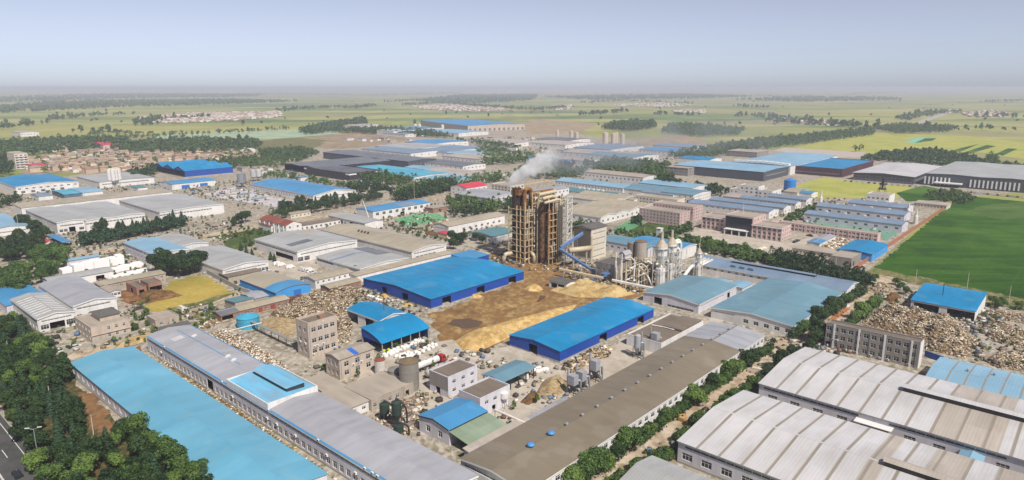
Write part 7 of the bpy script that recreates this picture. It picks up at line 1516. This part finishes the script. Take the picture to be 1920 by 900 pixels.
hedge('shrubs around the lawns beside the columned office', [(420, 452), (470, 430), (500, 440), (470, 470)], 4, 2.0, 2, LEAFM, 310)
hedge('scrub along the lower edge of the green field', [(1690, 545), (1800, 560), (1925, 582)], 1.6, 1.8, 1.6, LEAFM, 311)
S = 1
def bl(label, px, d, h, **k):
    global S
    S += 1; belt(label, px, d, h, seed=S, **k)
bl('tree belt behind the turquoise hall', [(665, 332), (700, 325), (790, 332), (770, 342), (700, 345)], 7, 8)
bl('hedge of trees left of the red roofed building', [(745, 352), (790, 342), (850, 336), (920, 328), (960, 332), (880, 342), (845, 352), (790, 362), (755, 362)], 6, 8)
bl('trees around the bright blue roofed open hall', [(965, 320), (1010, 312), (1100, 318), (1090, 330), (1000, 330)], 7, 9)
bl('trees in the drifting smoke beside the far road', [(1090, 308), (1160, 300), (1260, 308), (1250, 322), (1230, 345), (1215, 325), (1130, 320)], 7, 10)
bl('scattered trees behind the tower', [(1000, 380), (1060, 372), (1065, 385), (1010, 395)], 8, 7)
bl('trees beside the sawtooth roofs', [(1065, 418), (1120, 425), (1110, 435), (1070, 432)], 5, 6)
bl('planting around the green sports court', [(1150, 440), (1195, 436), (1260, 446), (1300, 450), (1290, 462), (1200, 452)], 5, 5)
bl('dense green planting between the forecourt of the pink office and the long blue grey hall', [(1285, 440), (1330, 450), (1400, 467), (1450, 480), (1458, 494), (1400, 486), (1330, 470), (1290, 456)], 3.0, 4, n=80, size=.6)
bl('dense dark belt below the cream row of rooms', [(1448, 474), (1500, 484), (1580, 504), (1640, 524), (1622, 540), (1540, 520), (1460, 500)], 3.2, 6.5, mt=LEAFD, n=80, size=.6)
bl('dense wood behind the conifer row by the white factory', [(150, 448), (240, 432), (345, 412), (348, 418), (245, 438), (155, 455)], 3.0, 7, mt=LEAFC, n=80, size=.6)
bl('dense foliage of the hedge left of the red roofed building', [(735, 366), (790, 352), (850, 342), (855, 350), (800, 362), (750, 372)], 4, 8, mt=LEAFD, n=70, size=.7)
bl('mixed bushes around the bottom lane and white hall', [(1395, 735), (1440, 705), (1445, 712), (1400, 742)], 2.6, 3.2, n=80, size=.45)
bl('broad bluish wood on the far left plain', [(-40, 202), (100, 190), (420, 186), (560, 189), (420, 194), (200, 200), (0, 210)], 34, 13, n=24, size=2.6)
bl('faint broad wood near the left horizon', [(-40, 184), (200, 176), (500, 176), (480, 180), (200, 184), (0, 190)], 70, 14, n=20, size=4)
bl('faint broad wood near the middle horizon', [(780, 188), (860, 178), (1010, 177), (1000, 186), (900, 192)], 50, 14, n=20, size=3.5)
bl('faint broad wood right of the middle horizon', [(1020, 181), (1280, 176), (1420, 180), (1300, 184), (1100, 186)], 70, 14, n=20, size=4)
bl('faint broad wood near the right horizon', [(1380, 186), (1500, 181), (1660, 182), (1700, 186), (1500, 190)], 60, 13, n=20, size=3.5)
bl('shrubs beside the dormitory', [(1250, 432), (1275, 425), (1300, 418), (1302, 428), (1265, 440)], 4, 5)
bl('shrubs and trees in front of the grey hall by the red roof', [(835, 372), (870, 365), (950, 385), (960, 395), (880, 395), (840, 390)], 6, 6)
bl('trees and shrubs around the pole hedge', [(880, 380), (960, 372), (958, 385), (890, 392)], 6, 6)
bl('low shrubs on the slope above the white factory', [(380, 300), (470, 292), (500, 300), (470, 312), (400, 315)], 8, 6, mt=LEAFM)
bl('green thicket right of the village', [(480, 282), (560, 275), (600, 284), (560, 300), (500, 300)], 7, 6, mt=LEAFM)
bl('trees between the village and the netted field', [(200, 272), (330, 262), (480, 262), (490, 275), (360, 282), (250, 285)], 9, 11)
bl('dense trees among the left part of the village', [(-20, 268), (60, 262), (150, 258), (240, 258), (235, 268), (160, 278), (60, 285), (-20, 290)], 10, 11)
bl('dark tree line in front of the netted field', [(245, 258), (330, 252), (420, 248), (545, 240)], 6, 9, poly=False, wid=8)
bl('dark tree line below the far plain at left', [(165, 252), (200, 245), (240, 250), (300, 248)], 6, 9, poly=False, wid=8)
bl('dark wood left of the far blue roof', [(560, 244), (610, 232), (680, 222), (690, 230), (640, 240), (580, 248)], 9, 12)
bl('dark tree belt along the building plots in the far middle', [(610, 244), (700, 248), (780, 252), (850, 256), (790, 244), (700, 240)], 8, 10)
bl('trees around the far works', [(890, 276), (960, 284), (1010, 292), (1000, 300), (900, 305)], 8, 9)
bl('trees below the far works', [(850, 262), (900, 270), (960, 276), (1080, 285), (1000, 280), (900, 262)], 8, 8)
bl('big dark wood behind the chimneys', [(1128, 238), (1160, 228), (1225, 227), (1232, 237), (1180, 243)], 9, 11)
bl('bluish dark wood in the smoke right of the chimneys', [(1235, 244), (1265, 232), (1330, 236), (1395, 242), (1385, 250), (1300, 252)], 10, 11)
bl('tree lined far road', [(1250, 290), (1330, 276), (1420, 262), (1520, 252), (1640, 240), (1640, 250), (1500, 268), (1400, 280), (1300, 296)], 8, 9)
bl('far trees along the road to the horizon', [(1640, 240), (1700, 232), (1790, 238), (1780, 245), (1680, 248)], 10, 10)
bl('dark green plantation behind the white roofed hall', [(1610, 296), (1660, 284), (1750, 280), (1830, 294), (1850, 308), (1780, 308), (1680, 300)], 6, 6, size=1.3)
bl('dark hedge below the plain at right', [(1830, 300), (1930, 312), (1930, 322), (1850, 312)], 6, 6)
bl('bushes on the meadow before the huge dark hall', [(1300, 352), (1340, 345), (1370, 352), (1340, 358)], 6, 5)
bl('dark green bushes before the huge grey roofed hall', [(1735, 362), (1790, 356), (1830, 372), (1810, 380), (1760, 378)], 5, 4, mt=LEAFM)
bl('hedge before the slate halls', [(1500, 392), (1530, 386), (1545, 392), (1470, 418), (1455, 416)], 4, 3)
bl('clump of trees on the plain at far right', [(1848, 296), (1860, 290), (1872, 298), (1858, 302)], 7, 9)
bl('small row of trees on the wheat field', [(1600, 280), (1622, 278)], 7, 9, poly=False, wid=3)
for i, pts in enumerate(([(97, 222), (170, 215), (240, 213)], [(260, 232), (300, 220), (400, 217)], [(525, 206), (560, 203), (636, 200)], [(655, 202), (700, 197)], [(735, 190), (860, 182), (960, 180)], [(760, 196), (830, 192), (900, 198), (1000, 205)],
  [(1000, 205), (1060, 200)], [(1100, 192), (1160, 188), (1300, 194)], [(1090, 214), (1170, 208)], [(1225, 212), (1310, 214)], [(1380, 215), (1440, 218), (1530, 225), (1600, 234)], [(1440, 225), (1560, 232), (1660, 238)], [(1690, 222), (1750, 210), (1790, 208)], [(1830, 215), (1920, 218)],
  [(0, 205), (60, 200), (140, 198)], [(0, 190), (150, 186), (260, 190), (400, 192)], [(60, 180), (240, 178), (420, 182)], [(1380, 198), (1440, 200)], [(1850, 190), (1930, 187)], [(1590, 176), (1700, 172)], [(500, 176), (700, 178), (860, 174)], [(1300, 178), (1500, 180)], [(1840, 240), (1900, 242)], [(170, 243), (225, 240)], [(0, 238), (60, 228)], [(1740, 235), (1790, 240)])):
    belt('distant tree line on the plain, %s' % ['left of the far village', 'behind the left village', 'behind the middle meadow', 'short and isolated', 'bluish, near the horizon centre', 'beside the far central village', 'right of the far central village', 'along the far right village', 'low and isolated at right', 'behind the smoke', 'right of the smoke', 'along the far road', 'at the bend of the far road', 'at the far right edge', 'at the far left', 'pale at the far left', 'palest at the far left', 'short at right', 'pale at the right edge', 'faint near the right horizon', 'faint near the middle horizon', 'faint right of the middle', 'small at the right edge', 'small in the left meadow', 'beside the left edge', 'right of the far road'][i], pts, 9 if pts[0][1] > 195 else 16, 13, seed=200+i, poly=False, wid=16 if pts[0][1] > 195 else 40, n=26, size=1.7, maxn=600)
# lone far trees
fq = [(u, random.uniform(190, 236)) for u in np.linspace(20, 1900, 90)]; fq = [P(u+random.uniform(-15, 15), v).xy for u, v in fq]
np_tree_mass('lone_trees', 'scattered single trees dotted over the far plain', fq, [random.uniform(6, 12) for _ in fq], 26, 1.5, LEAFD, seed=77)
for i, (lab, px, d, h, m_) in enumerate((('trees between the grey silo and the charcoal hall', [(470, 330), (530, 322), (640, 342), (700, 350), (660, 352), (560, 336)], 8, 7, LEAFM), ('trees below the charcoal hall', [(640, 345), (690, 340), (740, 352), (735, 362), (680, 358)], 6, 7, LEAFD), ('trees left of the bright blue sawtooth hall', [(240, 320), (290, 312), (292, 325), (250, 332)], 7, 9, LEAFD), ('dark trees right of the bright blue sawtooth hall', [(440, 300), (500, 296), (545, 302), (520, 312), (450, 312)], 8, 7, LEAFM),
  ('trees along the drive of the far works', [(1000, 300), (1080, 306), (1080, 312), (990, 308)], 7, 7, LEAFD), ('bushes around the pink dormitory', [(1180, 408), (1205, 405), (1205, 420), (1185, 415)], 4, 5, LEAFD), ('trees between the slate halls and the big dark hall', [(1300, 345), (1380, 352), (1370, 362), (1330, 362)], 7, 6, LEAFD), ('verge trees below the white factory road', [(80, 470), (130, 462), (140, 468), (90, 480)], 6, 5, LEAFM),
  ('trees left of the turquoise shed', [(0, 372), (30, 366), (40, 376), (0, 385)], 6, 6, LEAFD), ('weeds at the building site by the crane', [(720, 425), (800, 440), (840, 450), (780, 440)], 5, 2.5, LEAFM), ('trees behind the tan roofed white shed', [(835, 398), (900, 385), (925, 392), (860, 405)], 6, 6, LEAFD), ('trees right of the dark office', [(965, 372), (1000, 385), (960, 396), (945, 388)], 6, 7, LEAFD), ('trees beside the long white block', [(1232, 335), (1262, 330), (1275, 345), (1245, 350)], 6, 9, LEAFD), ('trees beside the yellow block', [(1288, 382), (1310, 378), (1312, 384)], 4, 5, LEAFD), ('dense wood at the left edge of the village', [(-20, 300), (20, 292), (20, 320), (-20, 330)], 8, 11, LEAFD))):
    belt(lab, px, d, h, m_, seed=400+i, n=44, size=.8)
CL = [lin(c)[:3] for c in ('c4bfb8', 'aaa298', '8c857c', '5a544e', '3f3b38', '76584a', '5a7490', 'a0907a', 'b9b3a8', '6f6a62', '97805f', '4c4742', '857a6c')]
EXCL = [world_poly(q_) for q_ in ([(272, 578), (298, 548), (318, 528), (378, 512), (402, 526), (442, 548), (400, 568), (330, 584), (286, 590)], [(1290, 438), (1320, 425), (1480, 452), (1560, 448), (1480, 492), (1380, 465)], [(850, 560), (985, 515), (1090, 560), (1030, 610), (950, 645), (860, 665), (815, 600)])]
def clutter(label, px, n, lo=.4, hi=1.8, bush=0):
    poly = world_poly(px); q = sample_poly(poly, n); k = RNG.uniform(lo, hi, (n, 1)); S_ = k*RNG.uniform(.5, 1.3, (n, 3)); S_[:, 2] *= .7
    cen = spaced(poly, 26, .9); cen = cen if len(cen) else q[:1]; pull = RNG.uniform(0, 1, (n, 1)) < .55; q = np.where(pull, cen[RNG.integers(0, len(cen), n)]+RNG.normal(0, 5.5, (n, 2)), q)
    ok = np.ones(len(q), bool)
    for ex in EXCL: ok &= ~inpoly(q, ex)
    q, S_ = q[ok], S_[ok]; n = len(q)
    V, F, C = scatter_boxes(np.column_stack([q, S_[:, 2]/2+.12]), S_, .08, np.array(CL)[RNG.integers(0, len(CL), n)]*RNG.uniform(.7, 1.15, (n, 1)))
    tag(link('yard_clutter', np_mesh('yard_clutter', V, F, attr_mat('yard clutter'), C)), 'loose crates, drums and scraps '+label, 'clutter', kind='stuff')
    if bush:
        w_ = sample_poly(poly, bush)
        for ex in EXCL: w_ = w_[~inpoly(w_, ex)]
        bush = len(w_); np_tree_mass('weeds', 'weeds and low bushes '+label, w_, RNG.uniform(.8, 2.8, bush), 30, .34, LEAFM, 'weeds', int(px[0][0])+7)
for lab, px, n, bs in (('around the grey boxy buildings', [(560, 690), (650, 660), (720, 640), (860, 650), (1000, 690), (1060, 720), (980, 790), (860, 840), (760, 800), (640, 760)], 480, 60), ('around the twin halls and beige house', [(20, 640), (70, 610), (200, 590), (280, 560), (420, 580), (400, 610), (250, 650), (100, 670)], 350, 120), ('in the yards left of the car park', [(120, 530), (200, 470), (330, 480), (480, 500), (600, 530), (560, 560), (420, 560), (300, 540)], 420, 160), ('in front of the white factory', [(0, 470), (90, 430), (350, 405), (480, 415), (420, 460), (200, 480), (60, 500)], 420, 260), ('between the far left halls', [(0, 385), (60, 360), (300, 345), (460, 340), (560, 370), (480, 400), (440, 385), (330, 360), (60, 385)], 420, 200),
  ('around the crane and the green netted site', [(560, 440), (640, 400), (760, 385), (900, 380), (960, 410), (900, 450), (830, 455), (720, 430)], 600, 260), ('beside the larger blue shed', [(590, 560), (680, 540), (800, 580), (760, 600), (660, 570)], 200, 30), ('around the foot of the drying tower', [(880, 470), (950, 440), (1060, 470), (1150, 500), (1240, 545), (1200, 560), (1060, 520), (920, 500)], 700, 30), ('between the plant and the pink office', [(1070, 440), (1150, 430), (1290, 450), (1330, 480), (1250, 470), (1130, 455)], 260, 260), ('along the dusty lane', [(1180, 870), (1400, 715), (1560, 620), (1660, 545), (1680, 550), (1560, 640), (1420, 730), (1230, 880)], 240, 120),
  ('in the wood yard', [(1640, 560), (1700, 545), (1920, 590), (1925, 690), (1830, 690), (1800, 600), (1700, 580)], 420, 60), ('between the far works', [(880, 262), (1010, 256), (1180, 270), (1330, 275), (1250, 310), (1100, 320), (960, 310)], 420, 300), ('around the slate halls', [(1290, 400), (1300, 360), (1420, 350), (1540, 370), (1720, 385), (1700, 440), (1480, 420), (1380, 400)], 320, 220), ('between the pale halls right of the tower', [(1050, 380), (1060, 340), (1240, 335), (1340, 350), (1300, 400), (1200, 400), (1140, 420)], 260, 260), ('around the charcoal hall', [(480, 320), (560, 300), (700, 330), (860, 320), (960, 330), (900, 350), (700, 370), (560, 345)], 400, 300)):
    clutter(lab, px, n, .5, 1.7 if px[0][1] > 420 else 2.4, bs)
random.seed(8)
for px, n, lab, grp in (([(900, 262), (1010, 258), (1100, 270), (1180, 278), (1200, 292), (1100, 300), (960, 292)], 34, 'small pale shed squeezed between the far works', 'small sheds at the far works'), ([(640, 262), (760, 256), (790, 262), (700, 272)], 8, 'small pale hut on the bare brown far plot', 'huts on the brown plot'), ([(440, 312), (530, 318), (620, 340), (560, 345), (470, 335)], 16, 'small pale shed near the grey silos', 'small sheds near the grey silos'), ([(640, 346), (700, 340), (760, 365), (700, 372)], 8, 'small pale shed under the trees below the charcoal hall', 'small sheds below the charcoal hall'), ([(340, 345), (440, 352), (560, 385), (500, 385), (390, 365)], 14, 'low pale stone stack in the white yard', 'stacks in the white stone yard')):
    for x, y in sample_poly(world_poly(px), n):
        e = empty('small_shed' if 'stack' not in lab else 'stone_stack', (x, y, 0), GRID+random.choice((0, math.pi/2)), lab, 'shed' if 'stack' not in lab else 'stack', grp); a, b_, h = random.uniform(3, 9), random.uniform(2.5, 4.5), random.uniform(2.6, 4.6)
        if 'stack' in lab: a, b_, h = random.uniform(2, 8), random.uniform(.8, 1.6), random.uniform(.8, 1.6)
        MB().box(-a, a, -b_, b_, 0, h).build('wall', random.choice((W['white'], W['cream'], W['plaster'], W['lav'])), e); m = MB(); m.quad((-a-.3, -b_-.3, h+.05), (a+.3, -b_-.3, h+.05), (a+.3, b_+.3, h+.6), (-a-.3, b_+.3, h+.6)); m.build('roof', random.choice((R['dusty'], R['sky'], R['tan'], R['grey'], R['bluegrey'])), e)
# ================================================================ VILLAGES
random.seed(21)
WC = [wall_mat('village wall %d' % i, c, .3) for i, c in enumerate(('c4ae94', 'd0c0a8', 'b8a08a', 'dcd4c8'))]; RC = [roof_mat('village roof %d' % i, c, .4, '6f5a48', .85, var=.12) for i, c in enumerate(('a08c78', 'b3a28c', '8f7866', 'c4b8a4', '8a8780', '9c7460'))]
HM = []
for i in range(8):
    a, b_, h, r = (5.2, 3.2, 3.2, 1.4) if i % 2 else (6.5, 3.4, 5.6, 1.5)
    m = MB(); m.box(-a, a, -b_, b_, 0, h); m.poly([(-a, -b_, h), (-a, b_, h), (-a, 0, h+r)]); m.poly([(a, -b_, h), (a, b_, h), (a, 0, h+r)]); wm_ = m.mesh('wall', WC[i % 4])
    m = MB()
    for s_ in (-1, 1): m.quad((-a-.3, s_*(b_+.4), h-.15), (a+.3, s_*(b_+.4), h-.15), (a+.3, 0, h+r+.1), (-a-.3, 0, h+r+.1))
    rm_ = m.mesh('roof', RC[i % 6]); HM.append((wm_, rm_, window_mesh(1.4, 1.3), a, b_, h))
RN = ('brown', 'tan', 'dark tan', 'cream', 'grey', 'reddish')
VIL = [[(40, 304), (110, 290), (190, 283), (260, 288), (330, 290), (420, 292), (470, 288), (480, 296), (400, 302), (300, 300), (280, 318), (170, 322), (110, 318), (60, 322)], [(270, 276), (330, 268), (420, 270), (410, 282), (320, 286), (270, 288)], [(60, 275), (110, 268), (170, 272), (120, 282), (70, 284)], [(400, 276), (470, 278), (490, 290), (430, 296), (395, 288)]]
nh = 0
for pi, px in enumerate(VIL):
    for x, y in spaced(world_poly(px, 2), 15.5 if pi == 0 else 19, .35):
        if nh >= 300: break
        wm_, rm_, wn, a, b_, h = random.choice(HM); e = empty('village_house', (x, y, 0), GRID+random.choice((0, 0, math.pi/2))+random.uniform(-.06, .06), '%s roofed house in the %s of the %s village rows' % (RN[HM.index((wm_, rm_, wn, a, b_, h)) % 6], 'left third' if x < -560 else ('middle' if x < -430 else 'right third'), 'front' if pi == 0 else 'rear'), 'house', 'village houses %s' % ('front' if pi == 0 else 'back'))
        link('wall', wm_, e); link('roof', rm_, e); nh += 1
print('HOUSES', nh)
vt = []
for px in VIL: vt += list(spaced(world_poly(px, 3), 23, .9))
np_tree_mass('village_trees', 'dark trees growing between the village houses', vt, [random.uniform(5, 9) for _ in vt], 40, .9, LEAFM, seed=91)
def far_village(label, px, d, seed, hh=4):
    q = spaced(world_poly(px), d, .6); n = len(q); V, F, C = scatter_boxes(np.column_stack([q, np.full(n, hh/2)]), np.column_stack([RNG.uniform(6, 16, n), RNG.uniform(6, 9, n), np.full(n, hh)*RNG.uniform(.7, 1.4, n)]), 0, np.array([lin(c)[:3] for c in ('b0a08c', '9c8470', 'bdb4a8', '8f7664', 'c4bfb8')])[RNG.integers(0, 5, n)])
    tag(link('far_village', np_mesh('far_village', V, F, attr_mat('far houses'), C)), label, 'village', kind='stuff')
for i_, px in enumerate(VIL[1:]): far_village('tiny pale outbuildings packed between the rear village houses, %s cluster' % ('middle', 'left', 'right')[i_], px, 17, i_, 3.4)
far_village('tiny pale outbuildings packed between the front village houses', VIL[0], 21, 5, 3.0)
for i, (px, d, lab) in enumerate((([(255, 222), (320, 215), (420, 210), (520, 212), (500, 222), (430, 228), (330, 232), (270, 230)], 20, 'far village with pinkish roofs on the left plain'), ([(480, 214), (520, 208), (530, 218), (500, 224)], 20, 'far cluster of red roofed houses right of the left village'),
  ([(770, 200), (860, 196), (940, 200), (960, 208), (880, 210), (800, 206)], 26, 'far village in the middle of the plain'), ([(1040, 200), (1070, 197), (1075, 205), (1040, 208)], 24, 'tiny far hamlet left of the centre right'), ([(1150, 196), (1250, 192), (1300, 198), (1240, 202), (1160, 200)], 30, 'far village under the smoke'), ([(1260, 208), (1320, 207), (1325, 212), (1265, 213)], 22, 'far hamlet right of the smoke'),
  ([(1800, 212), (1860, 207), (1900, 214), (1880, 220), (1820, 220)], 24, 'far village at the end of the far road'), ([(1450, 228), (1480, 222), (1540, 226), (1600, 236), (1560, 238)], 30, 'far houses along the tree belt right of the smoke'), ([(1750, 210), (1790, 206), (1780, 214)], 26, 'far houses at the bend of the far road'),
  ([(30, 172), (120, 169), (320, 172), (480, 170), (460, 176), (250, 178), (60, 178)], 110, 'pale far town near the left horizon'), ([(860, 172), (960, 168), (980, 176), (880, 178)], 90, 'pale far town near the middle horizon'), ([(960, 168), (1300, 170), (1290, 176), (1000, 176)], 150, 'pale far buildings right of the middle horizon'))): far_village(lab, px, d, i, 5 if i < 9 else 12)
# ================================================================ STEAM AND SMOKE
def smoke(name, label, p0, size, rotz, dens, col, r0, r1, rise, thresh, scale, aniso=.2):
    """x runs 0..1 down wind; a noisy tube of steam that widens"""
    sx, sy, sz = size; m = MB(); m.box(0, sx, -sy/2, sy/2, 0, sz); mat = bpy.data.materials.new(name); mat.use_nodes = True; nt = mat.node_tree
    nt.nodes.remove(nt.nodes['Principled BSDF']); vol = N(nt, 'ShaderNodeVolumePrincipled'); vol.inputs['Color'].default_value = lin(col); vol.inputs['Anisotropy'].default_value = aniso
    def M(op, a, b=None, clamp=False):
        n = nt.nodes.new('ShaderNodeMath'); n.operation = op; n.use_clamp = clamp
        for i, x in enumerate((a, b)):
            if x is None: continue
            if isinstance(x, (int, float)): n.inputs[i].default_value = x
            else: nt.links.new(x, n.inputs[i])
        return n.outputs[0]
    tc = N(nt, 'ShaderNodeTexCoord'); sp = N(nt, 'ShaderNodeSeparateXYZ'); nt.links.new(tc.outputs['Object'], sp.inputs[0])
    x = M('DIVIDE', sp.outputs[0], sx); cz = M('ADD', M('MULTIPLY', M('POWER', M('MAXIMUM', x, .0001), rise[1]), rise[0]), r0*1.2)
    r = M('ADD', M('MULTIPLY', x, r1-r0), r0); dz = M('SUBTRACT', sp.outputs[2], cz); d2 = M('SQRT', M('ADD', M('MULTIPLY', dz, dz), M('MULTIPLY', sp.outputs[1], sp.outputs[1])))
    core = M('SUBTRACT', 1.0, M('DIVIDE', d2, r)); nz = noise(nt, tc.outputs['Object'], scale, 5, .6)
    v = M('MULTIPLY', M('ADD', core, M('MULTIPLY', M('SUBTRACT', nz, .5), 2.6)), 1.0); v = M('SUBTRACT', v, thresh); v = M('MULTIPLY', v, 2.2, True)
    edge = M('MULTIPLY', M('SUBTRACT', 1.0, x), M('MULTIPLY', M('ADD', core, .9), 1.4, True), True); inx = M('MULTIPLY', x, 20.0, True)
    dd = M('MULTIPLY', M('MULTIPLY', v, M('POWER', edge, 1.3)), M('MULTIPLY', inx, dens)); nt.links.new(dd, vol.inputs['Density']); nt.links.new(vol.outputs[0], nt.nodes['Material Output'].inputs['Volume'])
    o = m.build(name, mat, None, p0, rotz); mat.cycles.volume_step_rate = .5; return tag(o, label, 'smoke', kind='stuff')
tp = Vector((T.location.x-9.5, T.location.y, ztop-5))
smoke('steam_plume', 'white steam billowing from the top of the drying tower', tp, (32, 24, 36), .1, .8, 'ffffff', 3.4, 8.5, (20, .5), .02, .24)
smoke('thin_smoke', 'thin bluish smoke drifting right from the drying tower over the far halls', Vector((tp.x+16, tp.y+6, tp.z+8)), (230, 90, 54), .42, .034, 'c4c8d6', 8, 24, (20, .8), .1, .05)
# ================================================================ HAZE
m = MB(); m.box(-26500, 26500, -900, 26500, -1.5, 104); hz = bpy.data.materials.new('haze'); hz.use_nodes = True; nt = hz.node_tree; nt.nodes.remove(nt.nodes['Principled BSDF'])
vol = N(nt, 'ShaderNodeVolumePrincipled'); vol.inputs['Color'].default_value = (0.64, 0.66, 0.83, 1); vol.inputs['Density'].default_value = 0.00015; vol.inputs['Anisotropy'].default_value = 0.0
nt.links.new(vol.outputs[0], nt.nodes['Material Output'].inputs['Volume']); tag(m.build('haze', hz), 'pale haze over the plain', 'haze', kind='stuff')
